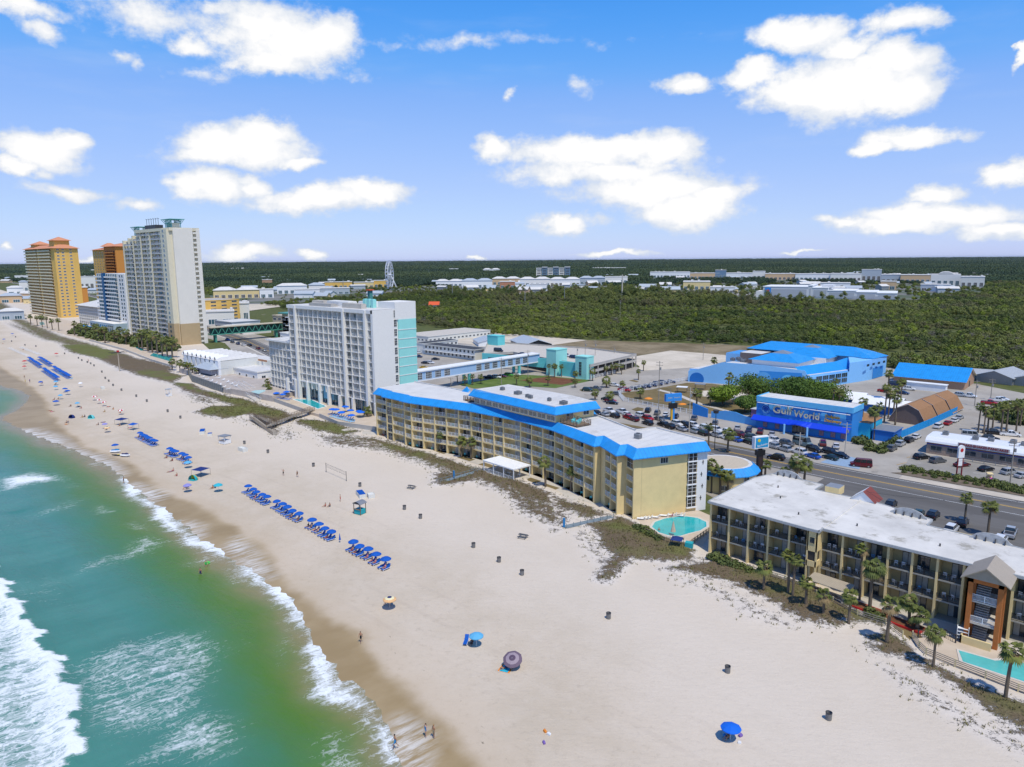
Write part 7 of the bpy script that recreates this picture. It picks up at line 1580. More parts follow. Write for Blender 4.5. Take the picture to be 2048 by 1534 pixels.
    def shell(test):
        s=MB(); mp={}
        for f in fs:
            ce=sum((vs[i] for i in f),Vector())/len(f)
            if test(ce):
                ids=[]
                for i in f:
                    if i not in mp: mp[i]=len(s.v); s.v.append(tuple(vs[i]+nr[i]*.014))
                    ids.append(mp[i])
                s.f.append(ids); s.m.append(0)
        return s
    ax=(C0-P0).normalized()
    sh=shell(lambda c:(abs((c-P0).dot(ax))<.13 and seg_d(c,P0,C0)<.2) or any(seg_d(c,a,a+(b-a)*.5)<.14 for a,b in bones))
    br=shell(lambda c:(abs((c-P0).dot(ax))<.1 and (c-P0).length<.24))
    top=shell(lambda c:(c-C0).dot(ax)>-.02 and (c-N0).dot(ax)<-.12 and seg_d(c,C0,N0)<.2)
    suit=shell(lambda c:-.14<(c-P0).dot(ax) and (c-N0).dot(ax)<-.1 and seg_d(c,P0,N0)<.2)
    tee=shell(lambda c:-.05<(c-P0).dot(ax) and (c-N0).dot(ax)<-.04 and (seg_d(c,P0,N0)<.22))
    ha=MB(); rs=[]
    for z,rx,ry in ((-.03,.055,.078),(.02,.098,.083),(.07,.1,.082),(.11,.072,.062),(.132,.02,.02)):
        rs.append([hd+up*z+fx*(rx*math.cos(t)*1.02-.012 if z>.05 else min(rx*math.cos(t)-.012,.0+.03 if z>.0 else -.01))+sy*ry*math.sin(t) for t in [6.283*i/10 for i in range(10)]])
    ha.rings(rs); lo=MB(); lo.v=list(ha.v);lo.f=list(ha.f);lo.m=list(ha.m); lo.rings([[hd-fx*.06+up*z+fx*.03*math.cos(t)+sy*r*math.sin(t) for t in [6.283*i/8 for i in range(8)]] for z,r in ((.03,.07),(-.08,.06),(-.2,.035))])
    PM[pose]=(mb,dict(shorts=sh,bikini=br,top=top,suit=suit,shirt=tee),ha,lo,{}); return PM[pose]
def person(x,y,pose,rz,label,wear,skin=0,hair=0,long_=False,z=0,s=1.,group=None):
    mb,cl,ha,lo,ca=body_mesh(pose)
    def g(key,b,mm):
        if key not in ca: ca[key]=b.mesh(key[0],mm,True)
        return ca[key]
    o=obj('person',g(('body',skin),mb,[SK[skin],HR[2],CLOTH['red']]),None,(x,y,z),rz,s); tag(o,label,'person',group)
    for kind,colr in wear: obj('swim_'+kind if kind!='shirt' else 'shirt',g((kind,colr),cl[kind],[CLOTH[colr]]),o)
    obj('hair',g(('hair',hair,long_),lo if long_ else ha,[HR[hair]]),o); return o
# ---- umbrellas, loungers
ub=mat('royal_blue_canvas',(.0,.085,.42),.8,.06); lb=mat('sky_blue_canvas',(.1,.38,.62),.8,.06); poleM=mat('white_pole',(.6,.6,.6),.5,.05)
def canopy_mb(r,n=8,rings=1,h=.42):
    mb=MB(); R3_=[0,.35,.7,1.0]; Zs=[h,h*.86,h*.5,0.0]
    def pt(k,i,a0=0): a=6.2832*i/n; q=r*R3_[k]*(1 if i==int(i) else .965); return (q*math.cos(a),q*math.sin(a),Zs[k]-(.0 if i==int(i) else .03*R3_[k]))
    for i in range(n):
        for a,b in ((i,i+.5),(i+.5,i+1)):
            for k in range(3):
                m=i%2 if rings==0 else (k if rings==2 else 0)
                if k==0: mb.add([pt(0,a),pt(1,a),pt(1,b)],[(0,1,2)],m)
                else: mb.add([pt(k,a),pt(k+1,a),pt(k+1,b),pt(k,b)],[(0,1,2,3)],m)
            p,q=pt(3,a),pt(3,b); mb.add([p,q,(q[0],q[1],q[2]-.1),(p[0],p[1],p[2]-.1)],[(3,2,1,0)],i%2 if rings==0 else (2 if rings==2 else 0))
        mb.tube((0,0,h-.12),pt(3,i),.012,3,0)
    return mb
UM={}
def umbrella(x,y,label,group=None,kind='blue',r=.98,h=1.95,tilt=None,z=0,cat='beach umbrella',name='beach_umbrella'):
    key=(kind,r)
    if key not in UM:
        mm=dict(blue=[ub],light=[lb],royal=[mat('vivid_blue_canvas',(.0,.12,.62),.8,.05)],red=[CLOTH['red']],redwhite=[CLOTH['red'],white],lav=[mat('lavender_canvas',(.25,.24,.55),.8,.05)],teal=[mat('teal_canvas',(.03,.4,.5),.8,.05)],multi=[CLOTH['navy'],mat('pale_yellow_canvas',(.72,.66,.42),.8,.1),mat('pale_orange_canvas',(.7,.42,.2),.8,.1)],orange=[CLOTH['orange']],white=[white],stripe=[mat('dark_plum_canvas',(.09,.06,.1),.8,.05),mat('grey_plum_canvas',(.3,.24,.28),.8,.05),mat('plum_canvas',(.14,.1,.14),.8,.05)],tan=[MATS['tan_gravel_roof']])[kind]
        if len(mm)==1: mm=mm*3
        rr={'redwhite':0,'multi':2,'stripe':2}.get(kind,1)
        UM[key]=canopy_mb(r,8,rr).mesh('canopy',mm)
    t=thing(name,label,cat,(x,y,z),R.uniform(0,6.28) if not tilt else tilt[1],group)
    t.rotation_euler[0]=R.gauss(0,.035); t.rotation_euler[1]=R.gauss(0,.035); t.scale=(R.uniform(.94,1.06),)*3
    c=obj('canopy',UM[key],t,(0,0,h-.3)); MB().cyl(0,0,0,h+.1,.025,n=6).build('pole',[poleM],t)
    if tilt: c.rotation_euler=(0,tilt[0],0); c.location=(-.3,0,h-.35)
    return t
LG={}
def lounger(x,y,rz,label,group,colr='blue',z=0,up=.55):
    if colr not in LG:
        fr=MB(); 
        for s_ in (-.3,.3): fr.box(-.03+s_,.03+s_,-.95,.95,.26,.32); [fr.box(s_-.03,s_+.03,a,a+.05,0,.28) for a in (-.85,.7)]
        cu=MB(); cu.box(-.29,.29,-.95,.4,.32,.38); cu.add([(-.29,.4,.32),(.29,.4,.32),(.29,.4,.38),(-.29,.4,.38),(-.29,.92,.32+up),(.29,.92,.32+up),(.29,.88,.38+up),(-.29,.88,.38+up)],[(3,2,1,0),(4,5,6,7),(0,1,5,4),(3,7,6,2),(0,4,7,3),(1,2,6,5)])
        LG[colr]=(fr.mesh('frame',[white]),cu.mesh('cushion',[{'blue':ub,'white':white,'turq':turq,'light':lb}[colr]]))
    t=thing('sun_lounger',label,'sun lounger',(x,y,z),rz,group); obj('frame',LG[colr][0],t); obj('cushion',LG[colr][1],t); return t
def urow(px,row,kind='blue',people=(),gap=.55,r=.98,lounge=2):
    px=sorted(px)
    for i,(a,b) in enumerate(px):
        x,y=G(a,b,1.75); umbrella(x,y,f'{nth(i+1)} {"royal" if kind=="blue" else "light"} blue umbrella from the left {row}','umbrellas '+row,kind,r)
        for k in range(lounge):
            xx=x+(-gap if k==0 else gap)+.1; lounger(xx,y-.55,R.uniform(-.06,.06),f'{"left" if k==0 else "right"} sun lounger under the {nth(i+1)} umbrella from the left {row}','sun loungers '+row)
            if (i*2+k) in people: 
                w=R.choice([[('shorts','navy')],[('shorts','red')],[('bikini','pink'),('top','pink')],[('suit','black')]]); person(xx,y-.75,'chair',rad(-90),f'person on the {"left" if k==0 else "right"} lounger under the {nth(i+1)} umbrella {row}',w,R.choice([0,1,1]),R.randrange(3),R.random()<.5,.0)
Z6=lambda L_:[(460+a/2.926,900+b/2.926) for a,b in L_]
Z5=lambda L_:[(200+a/4.655,780+b/4.655) for a,b in L_]
Z4=lambda L_:[(a/4.793,640+b/4.793) for a,b in L_]
urow(Z6([(105,208),(135,225),(155,241),(187,256),(215,272)]),'in the leftmost near group',people=(5,))
urow(Z6([(275,295),(305,314),(335,332),(365,350),(405,367)]),'in the second near group',people=(7,9))
urow(Z6([(480,408),(520,430),(555,453),(592,472)]),'in the third near group',people=(0,1,2,3,6))
urow(Z6([(722,535),(760,557),(808,577),(855,606),(912,635)]),'in the rightmost near group',people=(1,2,5,6,7,9))
urow(Z5([(370,395),(392,408),(415,420),(440,432),(465,444),(490,457),(512,466)]),'in the middle distance group',people=(1,5))
urow(Z5([(648,542),(675,558),(705,566),(760,589),(795,600),(820,628)]),'behind the jet skis',people=(2,8,10))
Rr=random.Random(5)
def lin(a,b,n): return [(a[0]+(b[0]-a[0])*i/(n-1),a[1]+(b[1]-a[1])*i/(n-1)) for i in range(n)]
for nm,a,b,n in (('in the far seaward block, left',(280,358),(392,430),11),('in the far landward block, left',(378,352),(487,415),11),('in the far seaward block, right',(420,460),(552,548),13),('in the far landward block, right',(515,445),(665,528),14)):
    urow(Z4(lin(a,b,n)),nm,r=1.05)
for nm,a,b,n in (('of the open seaward line far left',(85,268),(265,345),16),('of the open landward line far left',(200,262),(370,328),14),('of the line behind the far blocks',(560,500),(680,562),10)):
    for i,(p,q) in enumerate(Z4(lin(a,b,n))): x,y=G(p,q,.3); lounger(x,y,0,f'{nth(i+1)} pale sun lounger from the left {nm}','sun loungers '+nm,'white'if 'open' in nm else 'light')
one=[('blue',(388,592),.98,'blue umbrella left of the far swimmers tents'),('blue',(535,776),1.2,'wide blue umbrella alone above the wet sand at the left'),('light',(580,719),.9,'small light blue umbrella near the waterline at far left'),('light',(530,632),1.,'light blue umbrella beyond the small umbrella at far left'),('blue',(620,655),1.1,'left blue umbrella of the leaning pair by the far families'),('blue',(645,678),1.1,'right blue umbrella of the leaning pair by the far families'),('light',(535,588),1.,'pale blue umbrella behind the big blocks of umbrellas'),
 ('redwhite',(905,730),1.,'first red and white umbrella from the left in the diagonal group'),('redwhite',(948,760),.95,'second red and white umbrella from the left in the diagonal group'),('redwhite',(992,783),.95,'third red and white umbrella from the left in the diagonal group'),('redwhite',(1158,862),.95,'red and white umbrella right of the diagonal group'),('multi',(1022,1028),1.05,'rainbow umbrella between the blue canopy tents'),('lav',(1003,992),.95,'purple umbrella just above the rainbow umbrella'),
 ('blue',(1102,1193),1.1,'blue umbrella directly above the two jet skis'),('light',(1800,1358),1.1,'pale blue umbrella at the right end of the middle rows'),('red',(540,320),1.1,'red umbrella beside the row of trash cans far left'),('red',(235,392),1.1,'red umbrella beside the far lounger lines, upper'),('red',(232,440),1.1,'red umbrella beside the far lounger lines, lower'),('blue',(118,130),1.2,'blue umbrella nearest to the far left dune'),('blue',(38,182),1.1,'blue umbrella farthest left on the sand'),('light',(740,795),.9,'small blue umbrella over a tan towel group'),('white',(770,605),.9,'tan and white umbrella in the open middle sand')]
for k,p,r,l in one: a,b=Z4([p])[0]; umbrella(*G(a,b,1.75),l,None,k,r)
for k,p,r,l in [('lav',(815,885),1.,'lavender umbrella beside the yellow and teal sun shade'),('teal',(1098,885),1.05,'teal umbrella alone between two rows')]: a,b=Z5([p])[0]; umbrella(*G(a,b,1.7),l,None,k,r)
umbrella(*G(779,1197,1.8),'umbrella with navy, yellow and orange rings near the wet sand',None,'multi',1.1,2.0)
umbrella(*G(953,1271,1.7),'bright light blue umbrella beside a blue cushion',None,'light',1.05,1.95)
umbrella(*G(1462,1453,1.8),'vivid blue umbrella alone at the bottom right of the beach',None,'royal',1.25,2.05)
umbrella(*G(1023,1320,1.4),'tilted dark striped umbrella beside a turquoise towel',None,'stripe',1.4,1.75,(.5,rad(-65)))
def closed_umb(x,y,h,m,label,r=.22):
    t=thing('closed_umbrella',label,'umbrella',(x,y,0)); MB().cyl(0,0,0,h*.35,.03,n=6).build('pole',[poleM],t); MB().cyl(0,0,h*.3,h,r,.03,8).build('folded_canopy',[m],t)
closed_umb(*G(680,1085),1.9,ub,'folded dark blue umbrella at the end of a lounger group')
closed_umb(*G(1346,1072),3.2,MATS['tan_gravel_roof'],'folded beige umbrella at the edge of the curved pool',.55)
def flat(name,x,y,w,l,rz,m,label,cat,z=.02,h=.03): o=MB().box(-w/2,w/2,-l/2,l/2,0,h).build(name,[m],loc=(x,y,z)); o.rotation_euler[2]=rz; return tag(o,label,cat)
x,y=G(1012,1337); flat('beach_towel',x,y,1.7,1.9,rad(20),CLOTH['orange'],'orange edge mat under the turquoise towel by the tilted umbrella','towel',.0,.02); flat('beach_towel',x,y,1.2,1.8,rad(20),mat('turquoise_towel',(.02,.4,.55),.9,.05),'turquoise towel in front of the tilted dark striped umbrella','towel',.025)
person(x,y,'lie',rad(60),'person lying on the turquoise towel beside the striped umbrella',[('shorts','navy')],1,2,z=.05)
x,y=G(1027,1325); MB; 
def bag(x,y,m,label,s=1.): 
    t=thing('beach_bag',label,'bag',(x,y,0),R.uniform(0,3)); mb=MB(); mb.rings([[(a*s*k,b*s*k,z*s) for a,b in ((-.25,-.15),(.25,-.15),(.25,.15),(-.25,.15))] for z,k in ((0,.85),(.18,1),(.32,.8))]); mb.build('body',[m],t); q=MB(); [q.tube((s*.16*math.cos(math.pi*i/6),0,s*(.3+.2*math.sin(math.pi*i/6))),(s*.16*math.cos(math.pi*(i+1)/6),0,s*(.3+.2*math.sin(math.pi*(i+1)/6))),.015,4) for i in range(6)]; q.build('handle',[m],t)
bag(*G(1029,1332),CLOTH['teal'],'teal bag at the foot of the tilted dark striped umbrella',1.2)
x,y=G(932,1286); lounger(x,y,rad(35),'blue cushioned low beach seat left of the light blue umbrella','low beach seats','blue'); person(*G(944,1288),'sit',rad(-60),'person sitting in the shade of the light blue umbrella',[('shorts','black')],2,2)
person(*G(1456,1477),'sit',rad(-100),'person sitting under the vivid blue umbrella at bottom right',[('bikini','black'),('top','black')],1,1,True)
bag(*G(1450,1474),CLOTH['blue'],'blue bag left of the person under the vivid blue umbrella'); bag(*G(1481,1473),CLOTH['purple'],'purple bag right of the vivid blue umbrella'); bag(*G(1479,1487),white,'white bag in front of the vivid blue umbrella',.8)
for a,b,l,m in ((1090,1464,'orange bag lying at the bottom of the beach',CLOTH['orange']),(1098,1470,'white and red shoes bundle beside the orange bag',white),(1088,1487,'purple patterned backpack on the sand near the bottom edge',CLOTH['purple'])): bag(*G(a,b),m,l,.9)
for i,(a,b,p) in enumerate([(776,1208,'chair'),(784,1209,'chair')]): person(*G(a,b),p,rad(-95+i*20),('left','right')[i]+' person seated under the umbrella with coloured rings',[('shorts','navy')] if i else [('suit','purple')],1,2,bool(i),z=0)
PPL=[(722,1284,'walk',-60,[('shorts','black')],1,0,0,'man in black shorts walking on the wet sand'),(852,1473,'stand',-110,[('suit','blue')],0,0,1,'woman in blue swimsuit standing at the waterline, left of the couple'),(868,1475,'stand',-100,[('shorts','khaki')],1,1,0,'man in khaki shorts standing at the waterline, right of the couple'),(791,1495,'walk',-120,[('shorts','blue')],1,2,0,'child in blue shorts in the foam at the bottom'),
 (567,951,'arms',-80,[('shorts','black')],0,0,0,'man with arms spread wide playing on the open sand'),(595,954,'walk',170,[('bikini','black'),('top','black')],1,0,1,'woman in a black bikini playing right of the man with spread arms'),(681,1003,'stand',-120,[('shorts','red')],0,1,0,'person standing between the net and the near umbrellas'),
 (401,1145,'stand',-60,[('shorts','navy')],1,2,0,'dark haired man standing in green water'),(412,1130,'stand',-40,[('suit','green')],0,0,0,'swimmer with a lime green float in green water'),(248,966,'stand',-90,[('shorts','black')],1,2,0,'person standing at the waterline in the middle distance'),
 (51,766,'stand',-90,[('shirt','yellow'),('shorts','yellow')],0,0,0,'person in yellow standing at the far left wet sand'),(60,765,'stand',-60,[('shirt','purple'),('shorts','navy')],1,2,0,'person in purple shirt right of the person in yellow'),(49,757,'walk',0,[('shorts','khaki')],1,0,0,'person walking just above the person in yellow'),
 (1976,908,'stand',-80,[('shirt','red'),('shorts','navy')],0,0,0,'person in red shirt on the diner ramp'),(1988,914,'walk',-20,[('shirt','white'),('shorts','white')],0,1,0,'person in white clothes on the diner ramp'),(2038,874,'walk',40,[('shirt','black'),('shorts','red')],1,2,0,'person in black walking on the sandy lot at the right edge'),
 (651,1013,'sit',-100,[('suit','red')],0,0,1,'left one of two sunbathers sitting by the net'),(660,1013,'sit',-80,[('shorts','navy')],1,2,0,'right one of two sunbathers sitting by the net'),(177,724,'stand',-90,[('shorts','red')],1,0,0,'tiny person standing beside the far right blocks of umbrellas'),
 (1553,0,0,0,0,0,0,0,0)]
for a,b,p,rz,w,sk,hr,lg,l in PPL:
    if p: person(*G(a,b),p,rad(rz),l,w,sk,hr,bool(lg),-.75 if 'water' in l and 'line' not in l else 0)
tag(MB().build('swim_ring',[CLOTH['green']]) if 0 else (lambda mb:[mb.tube((.42*math.cos(6.28*i/12),.42*math.sin(6.28*i/12),0),(.42*math.cos(6.28*(i+1)/12),.42*math.sin(6.28*(i+1)/12),0),.11,6) for i in range(12)] and mb.build('swim_ring',[mat('lime_vinyl',(.1,.7,.1),.4,.05)],loc=(*G(414,1124),-.15)))(MB()),'lime green swim ring floating beside a swimmer','swim ring')
SUN_=[(100,822,'lie','red'),(104,824,'lie','pink'),(134,846,'sit','navy'),(137,845,'sit','blue'),(165,835,'sit','yellow'),(170,834,'sit','navy'),(142,813,'sit','red'),(157,813,'lie','navy'),(163,817,'sit','pink'),(133,849,'lie','orange'),(210,824,'sit','yellow'),(217,814,'lie','red'),(227,819,'sit','orange'),(241,826,'sit','red'),(197,850,'sit','navy'),(206,845,'lie','purple'),(240,852,'sit','black'),(260,856,'lie','pink'),(214,860,'sit','teal'),(334,916,'sit','red'),(340,944,'lie','purple'),(347,942,'sit','pink'),(354,952,'sit','red'),(375,975,'sit','red'),(372,978,'chair','blue'),(377,977,'chair','navy'),(426,977,'sit','orange'),(431,976,'sit','navy'),(345,922,'sit','red'),(112,770,'chair','navy'),(85,768,'chair','purple'),(47,700,'sit','red'),(6,688,'sit','red'),(60,720,'sit','orange'),(117,800,'chair','navy'),(109,801,'chair','red')]
for i,(a,b,p,c) in enumerate(SUN_): person(*G(a,b),p,rad(R.uniform(-150,-60)),f'{nth(i+1)} sunbather counting along the beach, {dict(lie="lying down",sit="sitting on the sand",chair="in a beach chair")[p]}, {c} swimwear',[('shorts',c)] if i%2 else [('bikini',c),('top',c)],R.choice([0,1,1,2]),R.randrange(3),i%2==0)
# ---- tents, furniture
def canopy_tent(a,b,w,m,label,h=2.1,tilt=0):
    x,y=G(a,b,h); t=thing('canopy_tent',label,'tent',(x,y,0),rad(20)); mb=MB(); q=w/2; mb.add([(-q,-q,h-.25),(q,-q,h-.25),(q,q,h-.25),(-q,q,h-.25),(0,0,h+.35)],[(0,1,4),(1,2,4),(2,3,4),(3,0,4),(3,2,1,0)]); mb.build('canopy',[m],t)
    for x_ in (-q+.05,q-.05):
        for y_ in (-q+.05,q-.05): MB().cyl(x_,y_,0,h-.25,.03,n=6).build('leg',[metald],t)
navyc=mat('navy_canvas',(.01,.03,.16),.8,.06)
canopy_tent(243,837,3.2,navyc,'dark navy square canopy tent left of the smaller open tent'); canopy_tent(266,847,2.4,MATS['royal_blue_canvas'],'small blue open canopy tent above the umbrella rows'); canopy_tent(401,936,3.3,navyc,'large navy canopy tent at the right end of the middle rows')
def dome(a,b,r,m,label,open_=True):
    x,y=G(a,b); t=thing('beach_shelter',label,'tent',(x,y,0),rad(-70)); mb=MB(); n=10; rs=[]
    for j in range(5): e=1.5708*j/4; rs.append([(r*math.cos(e)*math.cos(math.pi*(-.1+1.2*i/n)-1.57+3.14),r*math.cos(e)*math.sin(math.pi*(-.1+1.2*i/n)-1.57+3.14),r*math.sin(e)*1.05) for i in range(n+1)])
    for j in range(4):
        for i in range(n): mb.add([rs[j][i],rs[j][i+1],rs[j+1][i+1],rs[j+1][i]],[(0,1,2,3)],(i//2)%2 if isinstance(m,list) else 0)
    mb.build('shell',m if isinstance(m,list) else [m],t); MB().box(-r*.5,r*.6,-r*.8,r*.8,0,.03).build('floor',[m[0] if isinstance(m,list) else m],t)
dome(143,836,1.2,navyc,'navy dome beach shelter left of the teal one'); dome(182,837,1.3,turq,'square teal beach shelter beside the soccer goal frame'); dome(386,960,1.3,[CLOTH['teal'],CLOTH['yellow']],'teal and yellow striped sun shade in the middle of the beach')
drum=mat('slatted_grey_bin',(.2,.195,.19),.8,.2,3,seam=('X',.12,1)); BINM=None
BN=[(1657,1439),(1455,1345),(1217,1237),(1044,1150),(998,1124),(947,1095),(841,1037),(809,1019),(720,973),(627,933),(536,906),(489,888)]+Z4([(1730,944),(1608,883),(1408,785),(1307,738),(1165,679),(1085,633),(1043,592),(1010,565),(977,504),(902,444),(870,424),(838,411),(785,393),(753,371),(620,328),(345,257),(240,245),(112,209),(150,167)])
cb=MB().cyl(0,0,.04,.98,.36,.38,16,0,False); cb.cyl(0,0,.05,.06,.36,n=16); rim=MB(); 
for i in range(16): p,q=6.2832*i/16,6.2832*(i+1)/16; rim.add([(.40*math.cos(p),.40*math.sin(p),.98),(.40*math.cos(q),.40*math.sin(q),.98),(.34*math.cos(q),.34*math.sin(q),1.0),(.34*math.cos(p),.34*math.sin(p),1.0),(.40*math.cos(p),.40*math.sin(p),.9),(.40*math.cos(q),.40*math.sin(q),.9)],[(0,1,2,3),(4,5,1,0)])
linr=MB().cyl(0,0,.5,.55,.34,n=16); cbm,rm,lm=cb.mesh('body',[drum]),rim.mesh('rim',[metald]),linr.mesh('liner',[mat('blue_liner',(.02,.05,.14),.5,.1)])
for i,(a,b) in enumerate(BN):
    t=thing('trash_bin',f'{nth(i+1)} grey trash bin on the sand counting from the right','trash bin',(*G(a,b),0),R.uniform(0,6),'trash bins across the beach'); obj('body',cbm,t); obj('rim',rm,t); obj('liner',lm,t)
def picnic(a,b,label):
    t=thing('picnic_table',label,'picnic table',(*G(a,b),0),rad(15)); gm=mat('dark_grey_plank',(.07,.08,.09),.8,.1)
    mb=MB(); [mb.box(-.95,.95,-.37+i*.19,-.2+i*.19,.72,.76) for i in range(4)]; mb.build('table_top',[gm],t)
    for y in (-.8,.58): MB().box(-.95,.95,y,y+.24,.42,.46).build('bench',[gm],t)
    for x in (-.7,.7): mb=MB(); mb.tube((x,-.7,0),(x,-.15,.72),.04,4); mb.tube((x,.7,0),(x,.15,.72),.04,4); mb.box(x-.03,x+.03,-.75,.75,.36,.41); mb.build('leg_frame',[gm],t)
picnic(823,977,'dark picnic table on sand near the cream hotel dunes'); picnic(1046,1076,'dark picnic table on sand, nearer one by the walkway')
def net():
    a,b=G(652.5,944.5),G(693,962.3); Fm,L=frame(a,b); t=thing('volleyball_net','beach volleyball net between two dark posts','volleyball net',(*a,0))
    for p in (a,b): MB().cyl(p[0]-a[0],p[1]-a[1],0,2.6,.06,n=6).build('post',[metald],t)
    mb=MB(); mb.T=frame((0,0),(b[0]-a[0],b[1]-a[1]))[0]; [mb.tube((0,0,z),(L,0,z),.022,4) for z in (1.55,2.4)]; [mb.tube((i*.25,0,1.55),(i*.25,0,2.4),.006,3) for i in range(int(L/.25))]; [mb.tube((0,0,1.55+i*.2),(L,0,1.55+i*.2),.006,3) for i in range(5)]; mb.build('net',[metald],t)
net()
def kiosk(a,b,label,roofm,wallm,w=1.9,d=1.7,h=2.5,gab=True):
    t=thing('beach_kiosk',label,'kiosk',(*G(a,b),0),rad(12)); MB().box(-w/2,w/2,-d/2,d/2,.1,1.15).build('counter_wall',[wallm],t)
    for x in (-w/2,w/2):
        for y in (-d/2,d/2): MB().box(x-.06,x+.06,y-.06,y+.06,0,h).build('post',[wood if gab else white],t)
    mb=MB(); n=8
    for i in range(n):
        u,v=i/n,(i+1)/n; f=lambda u:h+.45*math.sin(math.pi*u) if gab else h+.06; mb.quad((-w*.62+w*1.24*u,-d*.65,f(u)),(-w*.62+w*1.24*v,-d*.65,f(v)),(-w*.62+w*1.24*v,d*.65,f(v)),(-w*.62+w*1.24*u,d*.65,f(u)))
    mb.box(-w*.6,w*.6,-d*.63,d*.63,h-.1,h); mb.build('roof',[roofm],t); MB().box(-w/2-.1,w/2+.1,-d/2-.15,-d/2+.25,1.15,1.22).build('counter',[wood],t)
kiosk(720,1027,'wooden rental kiosk with grey barrel roof and blue counter',metalg,CLOTH['teal']); kiosk(450,887,'white beach kiosk with flat grey roof left of a white box',metalg,white,2.6,2.2,2.5,False); kiosk(338,793,'small white lifeguard stand near the dune',MATS['pale_blue_metal'],white,1.6,1.6,3.2,False)
def crate(a,b,l,w,h,label,cush=True,rz=-22):
    t=thing('storage_crate',label,'crate',(*G(a,b),0),rad(rz)); mb=MB(); [mb.box(-l/2+i*.22,-l/2+i*.22+.15,-w/2,-w/2+.04,0,h) for i in range(int(l/.22))]; [mb.box(-l/2+i*.22,-l/2+i*.22+.15,w/2-.04,w/2,0,h) for i in range(int(l/.22))]; mb.box(-l/2,l/2,-w/2+.04,w/2-.04,0,h*.8); mb.box(-l/2-.03,-l/2,-w/2,w/2,0,h); mb.box(l/2,l/2+.03,-w/2,w/2,0,h); mb.build('slatted_side',[offw],t)
    if cush: mb=MB(); [mb.box(-l/2+.15+i*.62,-l/2+.62+i*.62,-w/2+.1,w/2-.1,h*.8,h*1.05) for i in range(int(l/.62))]; mb.build('folded_cushions',[ub],t)
crate(722,992,3.8,1.6,.95,'long slatted storage crate full of blue cushions by the net'); crate(742,995,1.6,1.5,1.,'plain white box at the right end of the cushion crate',False)
crate(405,866,4.2,1.6,1.,'storage crate of blue cushions in the middle of the beach',True,-28); crate(420,871,1.6,1.4,.8,'small crate with blue cushions beside the long one',True,-28); crate(486,902,3.2,1.5,1.1,'white covered storage box below the white kiosk',False,0); crate(206,778,3.,1.4,1.,'white covered rental box in the far middle sand',False,-10)
def jetski(a,b,rz,label,m):
    t=thing('jet_ski',label,'jet ski',(*G(a,b),.1),rad(rz)); mb=MB(); rs=[]
    for x,w,z0,z1 in ((-1.45,.5,.1,.5),(-.6,.58,.02,.55),(.4,.55,0,.6),(1.1,.34,.12,.62),(1.6,.05,.4,.6)): rs.append([(x,-w*.6,z0),(x,-w,(z0+z1)/2),(x,-w*.7,z1),(x,w*.7,z1),(x,w,(z0+z1)/2),(x,w*.6,z0)])
    mb.rings(rs); mb.build('hull',[white],t); MB().box(-1.1,.1,-.2,.2,.52,.8).build('seat',[m],t); mb=MB(); mb.rings([[(x,-w,z) ,(x,w,z),(x,w*.6,z+h),(x,-w*.6,z+h)] for x,w,z,h in ((.1,.3,.55,.35),(.6,.34,.55,.4),(1.2,.2,.55,.12))]); mb.tube((.25,-.4,1.02),(.25,.4,1.02),.03,5); mb.build('steering_cowl',[m],t)
jetski(231,905,40,'upper white and blue jet ski parked on the sand',CLOTH['blue']); jetski(251,913,30,'lower white and blue jet ski parked on the sand',CLOTH['navy'])
x,y=G(238,911); t=thing('kayak','dark and yellow kayak lying between the two jet skis','kayak',(x,y,.05),rad(35)); mb=MB(); mb.rings([[(a,-w,.12),(a,-w*.5,0),(a,w*.5,0),(a,w,.12),(a,w*.6,.22),(a,-w*.6,.22)] for a,w in ((-2.3,.05),(-1.2,.32),(0,.4),(1.2,.32),(2.3,.05))]); mb.build('hull',[CLOTH['black']],t); MB().box(-.5,.4,-.2,.2,.2,.27).build('seat',[CLOTH['yellow']],t)
def power():
    x,y=G(239.5,743); t=thing('floodlight_pole','tall pole with spider like cross arms standing in the dunes','pole',(x,y,0)); MB().cyl(0,0,0,10.5,.28,.2,8).build('shaft',[mat('pale_wood_pole',(.45,.38,.3),.8,.1)],t)
    for i in range(3): mb=MB(); a=i*1.05; mb.tube((-4.4*math.cos(a),-4.4*math.sin(a),9.9),(4.4*math.cos(a),4.4*math.sin(a),9.9),.14,4); mb.build('cross_arm',[metald],t)
    MB().box(-.5,.5,-.5,.5,10.1,10.9).build('red_box',[red],t)
power()
